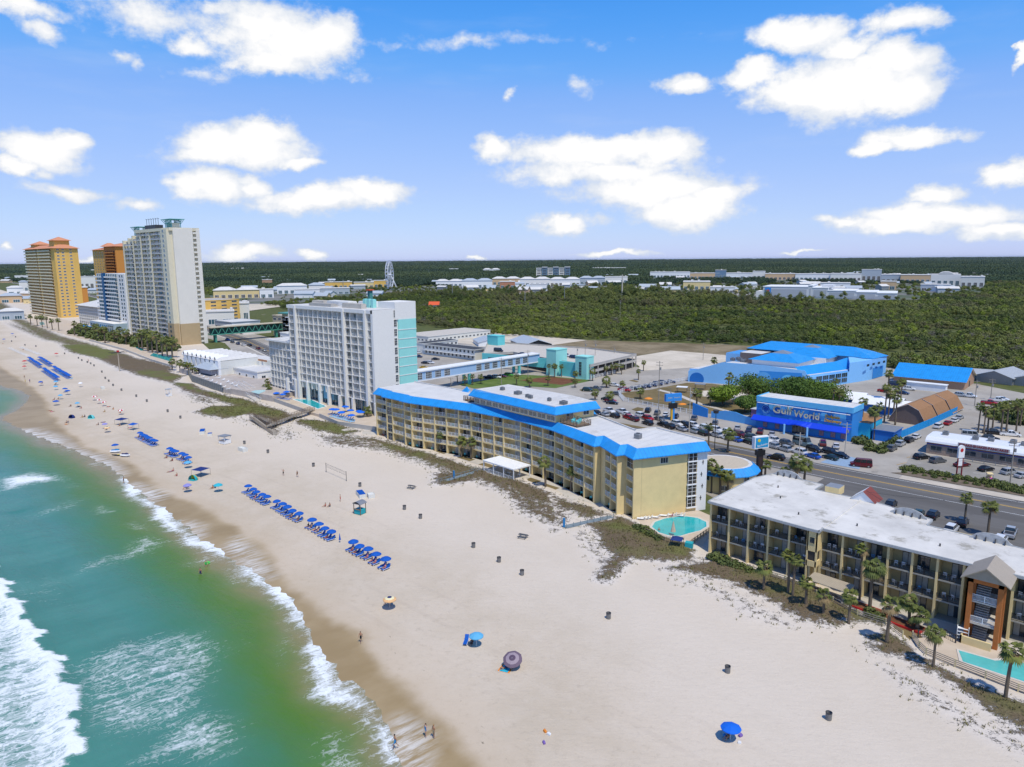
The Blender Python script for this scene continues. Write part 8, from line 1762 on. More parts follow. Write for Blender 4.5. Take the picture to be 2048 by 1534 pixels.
# ---- boardwalks, fences, pools
def walk_deck(name,label,segs,w=1.7,rh=1.05,m=None,rails=(1,1),legs=True,cat='boardwalk'):
    B=(*segs[0][0][:2],0); t=thing(name,label,cat,B)
    for (a,b) in segs:
        Fm,L=frame(a[:2],b[:2],0,B); za,zb=a[2],b[2]; zl=lambda x:za+(zb-za)*x/L
        mb=MB(); mb.T=Fm; mb.add([(0,0,za),(L,0,zb),(L,w,zb),(0,w,za),(0,0,za-.15),(L,0,zb-.15),(L,w,zb-.15),(0,w,za-.15)],[(0,1,2,3),(4,5,1,0),(7,3,2,6),(5,6,2,1),(4,0,3,7),(7,6,5,4)]); mb.build('decking',[m or woodg],t)
        for s_,y in zip(rails,(0,w-.08)):
            if not s_: continue
            mb=MB(); mb.T=Fm; n=max(1,int(L/1.6))
            for i in range(n+1): x=(L-.1)*i/n; mb.box(x,x+.1,y,y+.08,(zl(x)-1.4 if legs else zl(x)),zl(x)+rh)
            for q in ((.35,.7,1.0) if rh>.9 else (.5,)): mb.add([(0,y+.02,za+q),(L,y+.02,zb+q),(L,y+.06,zb+q),(0,y+.06,za+q),(0,y+.02,za+q+.1),(L,y+.02,zb+q+.1),(L,y+.06,zb+q+.1),(0,y+.06,za+q+.1)],[(0,1,5,4),(3,7,6,2),(4,5,6,7)])
            mb.build('railing',[m or wood],t)
walk_deck('boardwalk','brown wooden boardwalk with switchback ramp from pool terrace to sand',[((-231,139,1.5),(-222,119.5,1.5)),((-219.5,119.3,1.5),(-236,121.2,1.4)),((-235.8,117.6,1.35),(-210,112.2,.1)),((-222,119.5,1.5),(-218.5,114.8,1.5))],1.9)
bg_=mat('blue_grey_walkway',(.2,.25,.28),.8,.1)
walk_deck('dune_walkway','blue grey walkway through the dunes to the white pavilion',[((*G(880,968),.25),(*G(973,941),.25))],1.5,.5,bg_,(1,1),False,'walkway'); walk_deck('dune_walkway','blue grey walkway at the right end of the cream hotel',[((*G(1133,1058),.25),(*G(1228,1037),.25))],1.5,.9,bg_,(1,0),False,'walkway')
for a,b,l in ((908,958,'blue foot shower post on the walkway by the pavilion'),(1128,1056,'blue shower post at the end of the right walkway')): t=thing('shower_post',l,'shower',(*G(a,b),.2)); MB().box(-.2,.2,-.12,.12,0,2).build('post',[CLOTH['blue']],t); mb=MB(); mb.tube((0,0,1.9),(0,-.5,2.0),.03,5); mb.build('shower_head',[metalg],t)
fm_=mat('cream_post',(.6,.52,.3),.8,.1)
fence_thing('beach_fence','long wooden rail fence with cream posts in front of the near motel','fence',[G(1432,1118),G(1492,1140),G(1569,1163),G(1632,1192),(-36.4,114.6),(-32,112.7),(-28,112.7),(-25,110.3)],1.0,woodg,3,rails=3,m2=fm_)
fence_thing('beach_fence','curved wooden rail fence round the near motel pool deck','fence',[(-23.9,111.1),(-22.4,108.6),(-21.2,107.3),(-17.5,106.6),(-13.9,106.1),(-10.2,105.5),(40,103.5)],1.1,woodg,3,rails=4,m2=fm_)
fence_thing('pool_fence','dark metal fence with notices at the near pool deck','fence',[(-23.2,111.6),(-20.4,114.3),(-18.9,113.6)],1.3,metald,2)
fence_thing('pool_fence','tan railing around the curved pool','fence',[G(1290,1066),G(1330,1085),G(1372,1098),G(1418,1066)],1.1,mat('tan_rail',(.4,.3,.18),.7,.1),1.2)
pd=[(-24,110.5),(-20.5,115),(-15,115.2),(15,115.5),(60,115.5),(60,103.8),(-10,105.7),(-17.5,106.9),(-21,107.6)]
sheet('pool_deck',pd,pave,z=.075); pl=[(-18.4,111.9),(-14.1,112.2),(-12.4,114.1),(14,114.1),(14,107.9),(-17.3,108.3)]
cp=mat('pale_coping',(.6,.56,.5),.7,.1); mb=MB(); mb.prism(pl,.076,.16); struct('pool_coping',mb,cp)
c0=(sum(p[0] for p in pl)/6,sum(p[1] for p in pl)/6); mb=MB(); mb.poly([(p[0]+(.35 if p[0]<-10 else -.4),p[1]+(.35 if p[1]<110 else -.35),.17) for p in pl]); struct('swimming_pool',mb,mat('near_pool_water',(.1,.5,.48),.05,.2,.3,spec=.8,bump=.2,bsc=2.5))
hp=[G(a,b) for a,b in [(1304,1055),(1310,1045),(1330,1038),(1352,1035),(1372,1034),(1395,1037),(1412,1045),(1413,1054),(1400,1062),(1380,1067),(1360,1073),(1338,1072),(1318,1066)]]
sheet('pool_deck',[(-81.5,125),(-74,139.5),(-66.8,137),(-63.5,122),(-64.7,119.5),(-69,118.2),(-76,120)],pave,z=.075); hc=(sum(p[0] for p in hp)/13,sum(p[1] for p in hp)/13); mb=MB(); mb.prism([(hc[0]+(x-hc[0])*1.09,hc[1]+(y-hc[1])*1.09) for x,y in hp],.076,.14); struct('pool_coping',mb,cp)
mb=MB(); mb.prism(hp,.13,.15); struct('swimming_pool',mb,poolw)
for i,(a,b) in enumerate([(1283,1040),(1290,1039),(1297,1038),(1311,1037),(1329,1034),(1345,1033),(1356,1033),(1362,1034)]): x,y=G(a,b); lounger(x,y,rad(-62),f'{nth(i+1)} white lounger from the left along the blank hotel wall by the pool','white loungers by the curved pool','white',.08); 
person(*G(1344,1036),'chair',rad(-150),'person in pink lying on a lounger by the curved pool',[('suit','pink')],0,0,True,z=.1); person(*G(1318,1062),'stand',rad(-60),'person in red standing in the curved pool',[('shorts','red')],1,2,z=-.9)
x,y=G(1353,1092); canopy_tent(1354,1075,2.2,navyc,'dark blue canopy stand at the gate of the curved pool'); flat('utility_box',*G(1378,1097),1.4,1.2,.3,CLOTH['teal'],'teal utility box by the gate of the curved pool','box',0,1.3)
for i,(a,b,w) in enumerate([(1740,1222,5.5),(1800,1248,6.5)]): x,y=G(a,b); t=thing('planter_bed',('left','right')[i]+' red edged planter bed in front of the near motel','planter',(x,y,.03),rad(-8)); MB().box(-w/2,w/2,-1.1,1.1,0,.35).build('red_kerb',[red],t); MB().box(-w/2+.2,w/2-.2,-.9,.9,.3,.38).build('soil',[MATS['red_mulch']],t)
t=thing('shed_canopy','tan corrugated canopy by the motel corner bay','canopy',(-37.6,116.3,0),rad(-6)); mb=MB(); mb.add([(-3.4,-1.2,2.3),(3.4,-1.2,2.3),(3.4,1.6,2.7),(-3.4,1.6,2.7),(-3.4,-1.2,2.4),(3.4,-1.2,2.4),(3.4,1.6,2.8),(-3.4,1.6,2.8)],[(3,2,1,0),(4,5,6,7),(0,1,5,4),(2,3,7,6),(1,2,6,5),(3,0,4,7)]); mb.build('roof',[mat('tan_corrugated',(.42,.36,.27),.7,.1,1,seam=('X',.3,1))],t); [MB().box(x-.06,x+.06,y-.06,y+.06,0,2.4).build('post',[cream],t) for x in (-3.2,3.2) for y in (-1.1,1.4)]
t=thing('towel_rack','white slatted towel rack beside the orange stair tower','rack',(*G(1924,1281),.08),rad(10)); [MB().box(-.7,.7,-.3,.3,.3+k*.5,.36+k*.5).build('shelf',[white],t) for k in range(4)]; [MB().box(x-.04,x+.04,-.3,.3,0,2.1).build('upright',[white],t) for x in (-.7,.7)]
# pool terrace of the white hotel
for i,(a,b) in enumerate([(553,786),(566,788),(573,784)]): umbrella(*G(a,b,3),f'{nth(i+1)} blue parasol from the left at the near side of the hotel terrace','parasols at the terrace end','royal',1.4,2.3,None,1.0,'parasol','parasol')
for i,(a,b) in enumerate([(665,818),(672,819),(683,824),(690,813),(701,820),(703,830),(718,822),(722,824)]): umbrella(*G(a,b,3),f'{nth(i+1)} blue parasol from the left in front of the tall white hotel','parasols before the white hotel','royal',1.4,2.3,None,1.0,'parasol','parasol')
for i in range(20): 
    a,b=(661+(i%10)*4.6+(i//10)*3,829+(i%10)*1.2+(i//10)*5); x,y=G(a,b,1); lounger(x,y,rad(-20),f'{nth(i+1)} lounger of the two rows before the tall white hotel, {"front" if i>9 else "rear"} row','loungers before the white hotel','light' if i>9 else 'blue',1.)
for i in range(8): x,y=G(557+i*3.2,797+i*.6-(i%2)*2,1); lounger(x,y,rad(-25),f'{nth(i+1)} lounger from the left by the parasols at the terrace end','loungers at the terrace end','blue',1.)
for i in range(16): x,y=G(397+(i%8)*8.5+(i//8)*15,751+(i%8)*4.-(i//8)*6,2.4); lounger(x,y,rad(R.uniform(-20,20)),f'{nth(i+1)} white lounger on the terrace of the scalloped white motel','white loungers on the motel terrace','white',2.4)
# tower gardens
for n_,(P_,z_) in enumerate([([(258,684),(264,681),(272,684),(266,688)],0),([(218,676),(222,674),(232,678),(226,681)],0),([(300,712),(306,707),(345,716),(342,724)],0),([(78,646),(86,644),(90,649),(82,651)],0),([(262,690),(272,691),(290,702),(282,702)],0)]): sheet('swimming_pool',[G(a,b) for a,b in P_],poolw,z=.3)
sheet('tower_garden_paving',[G(a,b) for a,b in [(55,640),(110,636),(200,655),(262,668),(356,692),(352,735),(330,728),(250,700),(180,682),(110,664),(60,650)]],pave,z=.25,t=.2)
mb=MB(); P_=[G(a,b) for a,b in [(178,682),(250,702),(300,722),(352,738)]]
for a,b in zip(P_[:-1],P_[1:]): mb.T=frame(a,b)[0]; mb.box(0,frame(a,b)[1],0,.5,0,1.3)
tag(mb.build('garden_wall',[conclt]),'pale long garden wall between dunes and tower pools','wall')
x,y=G(172,664); t=thing('beach_restaurant','brown beach bar with bright blue roof between dunes and tower gardens','restaurant',(x,y,0),0); MB().box(-7,7,-4,4,0,3.4).build('wall',[mat('brown_timber_wall',(.16,.07,.04),.8,.2)],t); mb=MB(); mb.add([(-8,-5,3.3),(8,-5,3.3),(8,5,3.3),(-8,5,3.3),(-4,0,5.8),(4,0,5.8)],[(0,1,5,4),(1,2,5),(2,3,4,5),(3,0,4)]); mb.build('roof',[blueroof],t)
for i,(a,b) in enumerate([(186,669),(192,671),(198,668),(210,671)]): umbrella(*G(a,b,2.5),f'{nth(i+1)} white parasol from the left by the blue glass hotel pool','white parasols at the tower pools','white',2.2,2.6,None,.2,'parasol','parasol')
# lawn furniture of the marine park
for i,(a,b) in enumerate([(1297,797),(1365,808)]): umbrella(*G(a,b,2.),('left','right')[i]+' orange umbrella on the dry lawn','orange umbrellas on the lawn','orange',1.5,2.2,None,0,'parasol','parasol')
for i,(a,b) in enumerate([(1364,785),(1400,779)]): x,y=G(a,b); t=thing('play_shelter',('white topped','grey topped')[i]+' little shelter on the play sand','shelter',(x,y,0),rad(20)); MB().box(-2.2,2.2,-1.5,1.5,2.3,2.5).build('roof',[white if i==0 else metalg],t); [MB().box(p-.08,p+.08,q-.08,q+.08,0,2.3).build('post',[wood],t) for p in (-2,2) for q in (-1.3,1.3)]
x,y=G(1250,765)
# dune grass tufts: uncountable
m_t=leafmat('sea_oats',(.13,.11,.045),(.2,.19,.07),.6)
Rg=np.random.default_rng(4); N0=170000; gx=Rg.uniform(-300,10,N0); gy=Rg.uniform(85,150,N0); vv=veg(gx,gy); ww=np.sin(gx*.9+np.sin(gy*1.3)*2)*.5+.5
k=(Rg.random(N0)<(vv**1.5*.5)*(.2+.8*ww))&(vv>.12); gx,gy,vv=gx[k],gy[k],vv[k]; print('tufts',len(gx))
m=len(gx); bl=4; vsx=[];
ang=Rg.uniform(0,6.283,(m,bl)); ln=Rg.uniform(.25,.62,(m,bl)); bx=gx[:,None]+Rg.normal(0,.12,(m,bl)); by=gy[:,None]+Rg.normal(0,.12,(m,bl)); zz=np.interp(gy,[0,1],[0,0])
wob=np.sin(gx*.21+np.sin(gy*.17)*2)*np.sin(gy*.26+1)*.5+np.sin(gx*.53+gy*.31)*.25+.5; z0=(vv*wob*.9*np.clip((shore(gx,gy)-25)/10,0,1))[:,None]-.03+0*ang
ca_,sa_=np.cos(ang),np.sin(ang); w_=.06
pts=np.stack([np.stack([bx-sa_*w_,by+ca_*w_,z0],-1),np.stack([bx+sa_*w_,by-ca_*w_,z0],-1),np.stack([bx+ca_*ln*.5,by+sa_*ln*.5,z0+ln*.85],-1)],2).reshape(-1,3)
me=D.meshes.new('dune_grass'); n3=len(pts)//3; me.vertices.add(len(pts)); me.vertices.foreach_set('co',pts.ravel()); me.loops.add(len(pts)); me.loops.foreach_set('vertex_index',np.arange(len(pts))); me.polygons.add(n3); me.polygons.foreach_set('loop_start',np.arange(n3)*3); me.polygons.foreach_set('loop_total',np.full(n3,3)); me.update(calc_edges=True); me.materials.append(m_t)
tag(obj('dune_grass',me),'sparse tan and olive sea oats growing over the white dunes','grass',kind='stuff')
# ================================================================== the wood and the far town
TOWN=[];EXC=[]
def exc(a,b,w,d): EXC.append((a,b,w,d))
# (px left, px right, py foot, height m, depth m, wall, roof kind, label)
pal=dict(w=white,o=offw,c=cream,y=MATS['golden_yellow_stucco'],b=MATS['pale_blue_metal'],g=metalg,t=tan2,n=MATS['cool_white_stucco'],r=mat('terracotta_wall',(.45,.2,.12),.8,.1),l=mat('slate_blue_wall',(.13,.22,.33),.8,.1),p=mat('peach_wall',(.6,.42,.25),.8,.1))
FT=[(428,520,597,8,40,'c','hip','cream shopping block with pale blue hip roofs'),(520,548,596,8,30,'w','flat','white shop next to the cream block'),(555,615,588,9,30,'w','hip','white hip roofed shop left of the yellow block'),(618,650,584,8,30,'n','hip','white shop with small pyramid roof'),(650,705,577,8,30,'y','flat','yellow mall building, left wing'),(708,748,576,7,30,'c','flat','tan low mall middle part'),(748,776,575,9,30,'y','flat','yellow mall building, right wing'),(640,700,589,6,30,'b','flat','pale roofed store before the yellow mall'),(590,640,592,6,30,'w','flat','white market hall in the wood'),
 (525,545,572,9,20,'t','flat','brown tank like block over the trees'),(462,500,541,8,40,'w','hip','far white roofed school in the wood'),(655,676,545,7,30,'w','flat','tiny white building deep in the wood'),(826,852,530,8,60,'w','flat','far white roof by the crane'),(898,917,543,9,40,'n','flat','small white far office'),(966,1000,546,10,60,'w','hip','white far cluster left of the blue flats'),(1072,1141,556,32,60,'l','blocks','blue and white apartment block on the skyline'),
 (872,925,573,7,40,'w','hip','white roofed stores left of centre'),(925,985,577,10,40,'w','hip','white stores with tall gable'),(985,1040,570,9,40,'p','hip','peach and white stores'),(1000,1030,577,8,40,'r','flat','terracotta shop front among white stores'),(1040,1100,573,10,40,'n','hip','pale blue roofed stores'),(1060,1095,582,7,30,'w','flat','white warehouse at the wood edge'),(1100,1160,572,9,40,'w','hip','white shopping street, middle part'),(1160,1210,570,10,40,'b','hip','blue roofed cinema block'),(1210,1255,566,9,40,'n','flat','white shops right of the cinema'),
 (1185,1252,541,8,120,'w','flat','long white roofed hangars on the skyline'),(1277,1296,543,6,60,'w','flat','small white hangar right of the long ones'),(1300,1380,556,11,60,'w','flat','white superstore with blue sign'),(1380,1440,558,10,60,'p','flat','peach and white superstore'),(1430,1452,558,16,30,'l','flat','shop tower with pink panel'),(1450,1510,558,10,60,'w','flat','white strip mall, left part'),(1505,1530,559,14,40,'n','flat','white shop tower in the strip mall'),(1530,1590,560,10,60,'p','flat','orange and white strip mall'),
 (1366,1420,580,9,60,'c','flat','pale yellow warehouse behind the tall trees'),(1420,1470,586,5,30,'w','flat','low white stores by the road bend'),(1590,1660,561,10,60,'w','flat','white strip mall, long middle part'),(1660,1722,562,11,60,'n','flat','pale shops with grey roofs'),(1722,1762,562,18,40,'b','flat','tall pale blue shop front with orange sides'),(1762,1800,565,11,60,'b','flat','glassy teal shop in the right part of the strip'),(1800,1860,566,11,60,'p','flat','peach shops at right of the strip'),(1860,1920,571,14,60,'n','arch','pale mall hall with arched window'),(1920,1968,574,12,60,'o','flat','white mall hall at the right end'),
 (1640,1700,578,6,40,'w','flat','low white annex behind the stadium hall'),(1760,1792,580,9,30,'p','flat','small peach shop block'),(1840,1900,582,6,30,'b','flat','pale blue shed by the car park'),(30,75,560,9,60,'w','flat','far white block left of the yellow tower'),(0,50,640,5,20,'b','hip','pale roofed house far left of the yellow tower'),(0,45,606,6,30,'p','hip','tan roofed house at the left edge'),(15,48,590,8,30,'w','hip','white roofed house at the left edge'),(40,58,585,14,20,'n','hip','white house left of the yellow tower'),(180,205,545,8,60,'w','hip','white house between the yellow tower and orange tower'),(160,200,578,18,40,'n','flat','white and grey flats between the towers'),
 (412,470,650,7,30,'n','flat','white roadside stores beyond the green bridge'),(470,500,640,10,30,'n','flat','white cube shop beyond the green bridge'),(430,470,638,5,30,'b','flat','pale roofed depot behind the bridge')]
for i,(a,b,py,h,dp,wc,rk,l) in enumerate(FT):
    x0,y0=G(a,py); x1,y1=G(b,py); cx,cy=(x0+x1)/2,(y0+y1)/2; d=Vector((cx,cy)).normalized(); al=Vector((d.y,-d.x)); W_=abs((Vector((x1,y1))-Vector((x0,y0))).dot(al)); rz=math.atan2(al.y,al.x)
    cx+=d.x*dp/2; cy+=d.y*dp/2; t=thing('town_building',l,'building',(cx,cy,0),rz,None); A_,Bh=W_/2,dp/2; m=pal[wc]; h=h*1.35+2 if rk!='blocks' else h
    exc(cx,cy,A_+8,rz) if 0 else EXC.append((cx,cy,rz,A_+6,Bh+10))
    lot=Lot(t,(cx,cy,0)); ra=random.Random(i); n=max(2,int(W_/9))
    if rk=='blocks':
        for k in range(6):
            xx=-A_+(k+.5)*W_/6; MB().box(xx-W_/13,xx+W_/13,-Bh*.3-(k%2)*4,Bh,0,h*(.9+.1*(k%2))).build('wall',[m if k%2 else pal['n']],t); MB().box(xx-W_/12,xx+W_/12,-Bh*.35-(k%2)*4,Bh,h*(.9+.1*(k%2)),h*(.9+.1*(k%2))+1.2).build('roof',[white],t)
            for q in range(6): lot.add('window',('w',),win(W_/9,2.6,3),[glass,white],T(xx-W_/18,-Bh*.3-(k%2)*4-.1,2+q*5))
    else:
        MB().box(-A_,A_,-Bh,Bh,0,h).build('wall',[m],t)
        for k in range(n):
            w=W_/n; lot.add('shop_front' if rk!='house' else 'window',('w',round(w*.6)),win(w*.62,h*.42,3,1,.3),[glassb if k%3 else interior,white],T(-A_+w*(k+.19),-Bh-.05,.6))
        mb=MB()
        if rk=='hip':
            for k in range(max(1,n//3)):
                w=W_/max(1,n//3); xa=-A_+w*k; xb=xa+w; q=min(w,dp)*.3; mb.add([(xa-1,-Bh-1,h),(xb+1,-Bh-1,h),(xb+1,Bh+1,h),(xa-1,Bh+1,h),(xa+q,-Bh+q,h+q*.45),(xb-q,-Bh+q,h+q*.45),(xb-q,Bh-q,h+q*.45),(xa+q,Bh-q,h+q*.45)],[(0,1,5,4),(1,2,6,5),(2,3,7,6),(3,0,4,7),(4,5,6,7)])
            mb.build('roof',[MATS['pale_blue_metal'] if i%2 else roofw],t)
        elif rk=='arch':
            mb.add([(A_*.5*math.cos(math.pi*j/10),-Bh,h+A_*.22*math.sin(math.pi*j/10)) for j in range(11)]+[(A_*.5*math.cos(math.pi*j/10),Bh,h+A_*.22*math.sin(math.pi*j/10)) for j in range(11)],[tuple(range(10,-1,-1))]+[(j,j+1,12+j,11+j) for j in range(10)]); mb.box(-A_,A_,-Bh,Bh,h,h+.6); mb.build('roof',[roofw],t)
        else:
            mb.box(-A_-.5,A_+.5,-Bh-.5,Bh+.5,h,h+.8)
            for k in range(n//2): xx=ra.uniform(-A_*.9,A_*.8); mb.box(xx,xx+ra.uniform(2,5),-Bh*.5,Bh*.3,h+.8,h+ra.uniform(1.6,3.4))
            mb.build('roof',[roofw],t)
    lot.done()
Rh=random.Random(31); HC=[('white',white),('pale blue',pal['b']),('cream',cream),('peach',pal['p']),('off white',offw),('grey',metalg)]
for zone,(a0,a1,b0,b1,n) in {'between the stores in the town centre':(870,1360,566,586,26),'behind the strip mall on the right':(1180,1980,549,560,22),'in the wood edge left of the Ferris wheel':(420,760,545,600,20),'between strip mall and white arena':(1380,1960,566,590,20),'at the far left beyond the yellow tower':(0,250,548,612,16)}.items():
    Q=sorted((Rh.uniform(a0,a1),Rh.uniform(b0,b1)) for _ in range(n))
    for i,(a,b) in enumerate(Q):
        x,y=G(a,b); k=Rh.randrange(6); w=Rh.uniform(6,15); t=gable('town_house',f'{nth(i+1)} small building from the left {zone}','house',(x,y),Rh.uniform(-.5,.5)+rad(40),w,Rh.uniform(5,9),Rh.uniform(5,7.5),Rh.uniform(8,10.5),HC[k][1],roofw if k%2 else MATS['pale_blue_metal'],1,3,'small buildings '+zone); EXC.append((x,y,rad(43),w+3,12)) 
# big white arena hall at the right
def arena():
    x0,y0=G(1525,595); x1,y1=G(1815,600); d=Vector((x1-x0,y1-y0)); L=d.length; rz=math.atan2(d.y,d.x); t=thing('white_arena','huge white flat roofed hall with blue square sign beyond the wood','hall',(x0,y0,0),rz)
    aw=mat('arena_white',(.6,.62,.64),.7,.05); rib=mat('arena_grey_panel',(.4,.43,.47),.7,.05)
    secs=[(0,.33,15),(.33,.36,17),(.36,.47,14),(.47,.66,10.5),(.66,.8,9),(.8,.93,8)]
    for a,b,h in secs: MB().box(a*L,b*L,0,70,0,h).build('wall',[aw],t); MB().box(a*L-.5,b*L+.5,-.5,70,h,h+.9).build('roof',[white],t); MB().box(a*L+2,b*L-2,-.3,0,h*.12,h*.82).build('panel',[rib],t)
    MB().box(-9,0,0,30,0,9).build('side_block',[pal['n']],t); MB().box(.42*L,.5*L,10,50,14.9,18).build('roof_house',[aw],t)
    MB().box(3,11,-.7,-.3,4,14).build('blue_sign',[mural[0]],t); mb=MB(); n=12; mb.add([(7+2.2*math.cos(6.28*i/n),-.8,9.6+2.2*math.sin(6.28*i/n)) for i in range(n)],[tuple(range(n))]); mb.build('sign_mark',[mat('sign_red_mark',(.5,.1,.15),.5,.1)],t)
    for k in range(7): MB().box(.5*L+k*.07*L,.5*L+k*.07*L+.03*L,-.5,-.3,0,4).build('loading_door',[rib],t)
    EXC.append(((x0+x1)/2-d.y/L*35,(y0+y1)/2+d.x/L*35,rz,L/2+14,44))
arena()
def wheel():
    x,y=G(780,580); d=Vector((x,y)).normalized(); t=thing('ferris_wheel','tall white Ferris wheel seen almost edge on above the wood','ferris wheel',(x,y,0),math.atan2(d.y,d.x)+rad(-13)); wm=mat('wheel_white_steel',(.72,.74,.78),.5,.03); r=26;cz=29
    for s_ in (-2.2,2.2):
        mb=MB(); n=32
        for i in range(n):
            a,b=6.2832*i/n,6.2832*(i+1)/n
            for q in (r,r*.88): mb.tube((q*math.cos(a),s_,cz+q*math.sin(a)),(q*math.cos(b),s_,cz+q*math.sin(b)),.35,4)
            mb.tube((r*math.cos(a),s_,cz+r*math.sin(a)),(r*.88*math.cos(b),s_,cz+r*.88*math.sin(b)),.22,3)
            if i%2==0: mb.tube((0,s_*.6,cz),(r*math.cos(a),s_,cz+r*math.sin(a)),.2,3)
        mb.build('wheel_rim',[wm],t)
    gm=MB().box(-1.3,1.3,-1.1,1.1,-2.6,0); gm.tube((0,-2.2,.4),(0,2.2,.4),.2,4); g=gm.mesh('gondola',[mat('gondola_blue_white',(.45,.5,.62),.4,.1)])
    for i in range(24): a=6.2832*i/24; obj('gondola',g,t,(r*1.03*math.cos(a),0,cz+r*1.03*math.sin(a)))
    for s_ in (-1,1):
        mb=MB(); [mb.tube((x_,-15 if s_<0 else 3.5,0),(0,s_*3,cz),.45,5) for x_ in (-5,5)]; mb.build('support_leg',[wm],t)
    MB().tube((0,-4,cz),(0,4,cz),1.4,8).build('hub',[wm],t)
wheel()
x,y=G(1250,598); t=thing('radio_mast','thin pale radio mast in the middle of the wood','mast',(*G(1244,598),0)); MB().cyl(0,0,0,34,1.1,.7,8).build('shaft',[conclt],t)
for i,(a,b,h) in enumerate([(1050,608,20),(1129,605,20),(858,552,24),(575,545,22),(687,577,18),(905,598,22)]): t=thing('mast',f'{nth(i+1)} slim pylon rising out of the wood','mast',(*G(a,b),0)); MB().cyl(0,0,0,h,.5,.3,6).build('shaft',[metalg],t); MB().box(-2.4,2.4,-.3,.3,h-2,h-1.5).build('crossarm',[metalg],t)
t=gable('red_roof_hut','small white hut with orange red roof in the amusement park behind the white hotel','hut',G(869,618),rad(43),5,5,5.5,8.5,white,mat('orange_red_roof',(.65,.1,.03),.7,.05),1.2,2)
x,y=G(741,607); t=thing('slide_tower','slim red capped tower behind the white hotel roof','tower',(x,y,0)); MB().box(-2.4,2.4,-2.4,2.4,0,17).build('shaft',[MATS['teal_roof']],t); MB().box(-4,4,-4,4,17,18.4).build('cap',[MATS['orange_red_roof']],t)
sheet('town_ground',[G(a,b) for a,b in [(420,600),(420,590),(760,576),(1050,566),(1250,558),(1400,553),(1980,566),(1960,585),(1830,600),(1520,600),(1380,592),(1250,585),(1080,590),(870,588),(640,600),(560,612),(420,618)]],mat('town_paving',(.2,.195,.18),.9,.3,.02,dirt=((.05,.08,.02),.012,.45,.9)),z=.3)
sheet('town_road',[G(a,b) for a,b in [(1350,590),(1460,587),(1520,589),(1520,592),(1460,591),(1350,594)]],asphl,z=.42)
sheet('park_road',[G(a,b) for a,b in [(828,628),(880,625),(930,620),(930,623),(880,629),(828,633)]],asphl,z=.4)
sheet('building_site',[G(a,b) for a,b in [(470,610),(560,607),(575,612),(500,622),(470,620)]],sandlot,z=.4)
sheet('far_bay',[G(a,b) for a,b in [(1570,520.5),(2100,519.5),(2500,519),(2500,525.5),(2100,525.5),(1760,524),(1650,523)]],mat('far_bay_water',(.04,.09,.14),.3,.1,.001),z=8.)
# ---- trees of the wood: instances of a few real crown meshes
fol=leafmat('wood_foliage',(.105,.125,.028),(.2,.215,.055),.012,.2,[(.0055,.46,.60,(.045,.075,.018),.75),(.009,.52,.62,(.15,.125,.075),.6),(.04,.48,.66,(.05,.08,.02),.5),(.015,.55,.66,(.2,.22,.04),.5)]); folb=leafmat('wood_foliage_bright',(.13,.175,.018),(.22,.26,.03),.02,.25,[(.006,.45,.62,(.05,.085,.016),.7)]); folf=leafmat('far_wood_foliage',(.045,.078,.038),(.09,.12,.045),.0012,.05,[(.0016,.45,.6,(.018,.04,.026),.6),(.006,.5,.7,(.075,.10,.035),.5)]); deadm=mat('bare_grey_twigs',(.17,.15,.13),.9,.3,.5)  # far foliage is bluer, some distance haze put into its colour
def wt(k,n,sz,dead=False,tall=1.):
    R_=random.Random(300+k); bl=[(R_.uniform(-1.5,1.5),R_.uniform(-1.5,1.5),(3.0+R_.uniform(-.6,1.3))*tall,R_.uniform(1.2,2.2)) for _ in range(5)]+[(0,0,3.2*tall,2.1)]
    return crown_mb(bl,n,sz,R_,.72)
CR=[wt(k,330,.42).mesh('crown',[folb if k in (1,) else fol]) for k in range(5)]+[wt(9,190,.2,True).mesh('crown',[deadm]),wt(7,330,.42,tall=1.9).mesh('crown',[fol])]
TKm=MB(); TKm.tube((0,0,-.3),(.1,0,3.2),.2,6,0,.09); TKm.tube((.05,0,1.6),(1.1,.4,3.3),.08,4,0,.04); TKm.tube((.05,0,1.5),(-.9,-.6,3.1),.08,4,0,.04); TKW=TKm.mesh('trunk',[bark])
EDGE=sorted([(-3000,900),(-1500,620),(-900,470),(-700,420),(-487,400),(-420,392),(-405,385),(-372,378),(-300,402),(-240,426),(-190,445),(-150,412),(-103,386),(-72,402),(-46,398),(-30,330),(240,300)])
def wood_ok(x,y):
    if y<np.interp(x,[p[0] for p in EDGE],[p[1] for p in EDGE]): return False
    for cx,cy,rz,a,b in EXC:
        dx,dy=x-cx,y-cy; u=dx*math.cos(rz)+dy*math.sin(rz); v=-dx*math.sin(rz)+dy*math.cos(rz)
        if abs(u)<a and abs(v)<b: return False
        if abs(u)<a and -b-130<v<0: return Rw.random()<.1
    return True
TOWNP=[G(a,b) for a,b in [(400,612),(400,592),(760,578),(1050,568),(1250,560),(1400,556),(1980,566),(1960,586),(1830,600),(1520,598),(1380,592),(1250,582),(1080,584),(870,586),(640,598),(560,608)]]
Rw=random.Random(77); TR=[]
cosY,sinY=_fx,_fy
def scatter(d0,d1,step,sc,keep=1.):
    """points on rings round the viewpoint's ground, inside the sector the photograph could see plus a margin"""
    out=[]; d=d0
    while d<d1:
        st=step(d); n=int(2*d*math.tan(rad(44))/st)
        for i in range(n):
            if Rw.random()>keep: continue
            t=(i+.5+Rw.uniform(-.45,.45))/n*2-1; dd=d+Rw.uniform(-.5,.5)*st; l=t*d*math.tan(rad(44))
            out.append((_fx*dd+RT.x*l,_fy*dd+RT.y*l,sc(d)))
        d+=st
    return out
cand=scatter(300,1500,lambda d:3.5+d*.0021,lambda d:1.)
X_=np.array([c[0] for c in cand]);Y_=np.array([c[1] for c in cand]); tw=sdist(X_,Y_,TOWNP)>0
near=[]
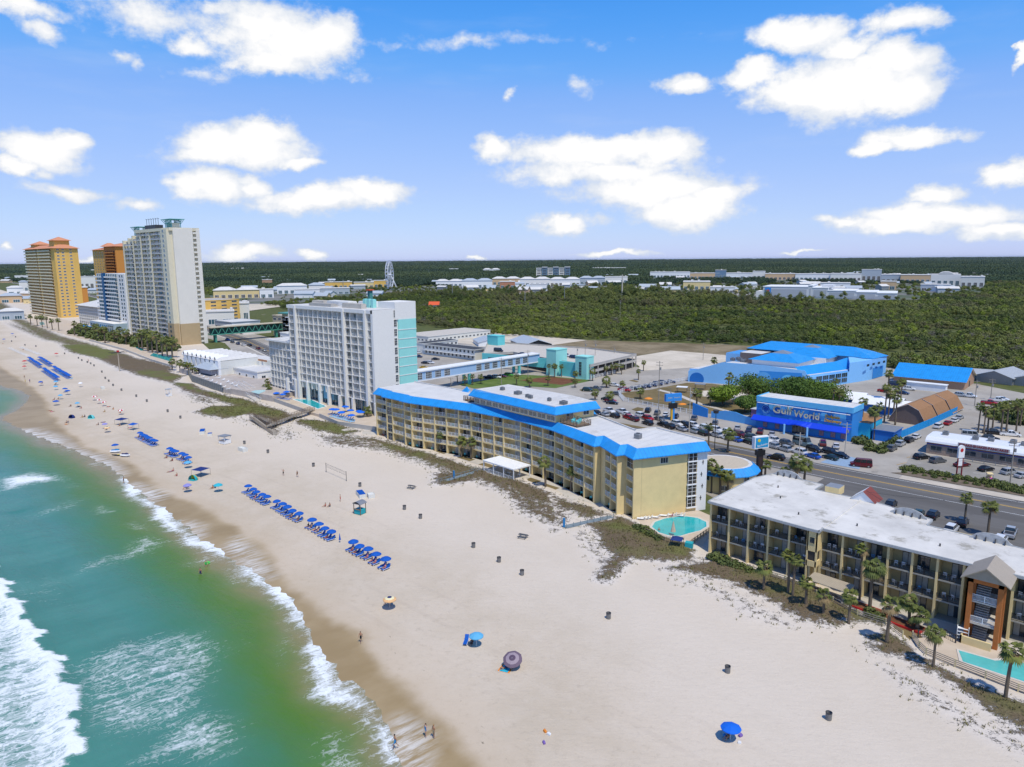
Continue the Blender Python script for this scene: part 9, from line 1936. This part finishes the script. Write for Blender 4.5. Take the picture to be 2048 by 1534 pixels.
for i,(x,y,s_) in enumerate(cand):
    if not wood_ok(x,y): continue
    if tw[i] and Rw.random()<.82: continue
    if math.sin(x*.013+y*.021)*math.sin(x*.031-y*.017)>.8 or Rw.random()<.07: continue
    near.append((x,y))
near.sort(key=lambda p:math.hypot(*p)); print('near trees',len(near))
for i,(x,y) in enumerate(near[:300]):
    k=Rw.choice([0,1,1,2,3,4,0,5]) ; s_=Rw.uniform(.75,1.15)
    t=thing('wood_tree',('bare grey' if k==5 else 'bright green' if k==1 else 'dark green')+' low tree on the near edge of the coastal wood','tree',(x,y,0),Rw.uniform(0,6.28),('bare grey' if k==5 else 'bright green' if k==1 else 'dark green')+' trees on the near edge of the wood')
    t.scale=(s_,s_,s_); obj('trunk',TKW,t); obj('crown',CR[k],t)
src=D.collections.new('crown_sources')
for k,c in enumerate(CR): o=D.objects.new(f'crown_source_{k}',c); src.objects.link(o)
pm=MB(); 
for (a,b,c_) in scatter(0,1,lambda d:1,lambda d:1): pass
# a clump mesh for far distances: a piece of closed canopy about 30 m across
def clump(k):
    R_=random.Random(500+k); mb=MB()
    for i in range(26):
        x,y,r=R_.uniform(-15,15),R_.uniform(-15,15),R_.uniform(2.6,4.6); z=R_.uniform(2.5,5.5); q=crown_mb([(x,y,z,r)],40,1.15,R_,.8); kk=len(mb.v); mb.v+=q.v; mb.f+=[[kk+j for j in f] for f in q.f]; mb.m+=q.m
    return mb.mesh('clump',[folf])
for k in range(3): o=D.objects.new(f'crown_source_{7+k}',clump(k)); src.objects.link(o)
P3=[];I3=[];S3=[]
for (x,y) in near[300:]:
    P3.append((x,y,0)); tl=math.sin(x*.004+1)*math.sin(y*.005)>.25; I3.append(6 if (tl and Rw.random()<.5 and y>620) else Rw.choice([0,1,2,3,4,0,2,3,5 if math.sin(x*.02)*math.cos(y*.03)>.2 else 1])); S3.append((.48+.8*Rw.random()**1.8)*(.8 if y<800 else 1)*(1+.00018*math.hypot(x,y))*1.05)
far=scatter(1500,16000,lambda d:22+(d-1500)*.009,lambda d:1.+(d-1500)*.00030)
X_=np.array([c[0] for c in far]);Y_=np.array([c[1] for c in far]); tw=sdist(X_,Y_,TOWNP)>0; inl=Y_>ip(INL,X_)+120
for i,(x,y,s_) in enumerate(far):
    if tw[i] and Rw.random()<.8 or not inl[i]: continue
    if any(abs(x-e[0])+abs(y-e[1])<e[3]+60 for e in EXC): continue
    P3.append((x,y,0)); I3.append(7+Rw.randrange(3)); S3.append(s_*Rw.uniform(.85,1.2))
print('instances',len(P3))
me=D.meshes.new('wood'); me.from_pydata(P3,[],[]); 
a=me.attributes.new('idx','INT','POINT'); a.data.foreach_set('value',I3); a=me.attributes.new('scl','FLOAT','POINT'); a.data.foreach_set('value',S3); a=me.attributes.new('rot','FLOAT','POINT'); a.data.foreach_set('value',[Rw.uniform(0,6.28) for _ in P3])
wood_o=obj('coastal_wood',me); tag(wood_o,'wide dark green coastal wood stretching to the horizon','wood',kind='stuff')
ng=D.node_groups.new('wood_scatter','GeometryNodeTree'); ng.interface.new_socket('Geometry',in_out='INPUT',socket_type='NodeSocketGeometry'); ng.interface.new_socket('Geometry',in_out='OUTPUT',socket_type='NodeSocketGeometry')
N=ng.nodes;L=ng.links; gi=N.new('NodeGroupInput');go=N.new('NodeGroupOutput'); ip_=N.new('GeometryNodeInstanceOnPoints'); ci=N.new('GeometryNodeCollectionInfo'); ci.inputs['Collection'].default_value=src; ci.inputs['Separate Children'].default_value=True; ci.inputs['Reset Children'].default_value=True
def na(n,t): q=N.new('GeometryNodeInputNamedAttribute'); q.data_type=t; q.inputs['Name'].default_value=n; return q.outputs['Attribute']
m2p=N.new('GeometryNodeMeshToPoints'); L.new(gi.outputs[0],m2p.inputs[0]); L.new(m2p.outputs[0],ip_.inputs['Points']); L.new(ci.outputs[0],ip_.inputs['Instance']); ip_.inputs['Pick Instance'].default_value=True
L.new(na('idx','INT'),ip_.inputs['Instance Index']); L.new(na('scl','FLOAT'),ip_.inputs['Scale']); cx_=N.new('ShaderNodeCombineXYZ'); L.new(na('rot','FLOAT'),cx_.inputs[2]); L.new(cx_.outputs[0],ip_.inputs['Rotation']); L.new(ip_.outputs[0],go.inputs[0])
md=wood_o.modifiers.new('scatter','NODES'); md.node_group=ng

# ================================================================== air
mb=MB(); mb.box(-71000,71000,-61000,91000,-3,101); m=D.materials.new('haze_air'); m.use_nodes=True; nt=m.node_tree; nt.nodes.clear()
v=nt.nodes.new('ShaderNodeVolumePrincipled'); v.inputs['Color'].default_value=(.8,.9,1,1); v.inputs['Density'].default_value=.000009; v.inputs['Anisotropy'].default_value=.2
o=nt.nodes.new('ShaderNodeOutputMaterial'); nt.links.new(v.outputs[0],o.inputs['Volume']); tag(mb.build('haze',[m]),'thin pale blue haze in the distant air','haze',kind='stuff')
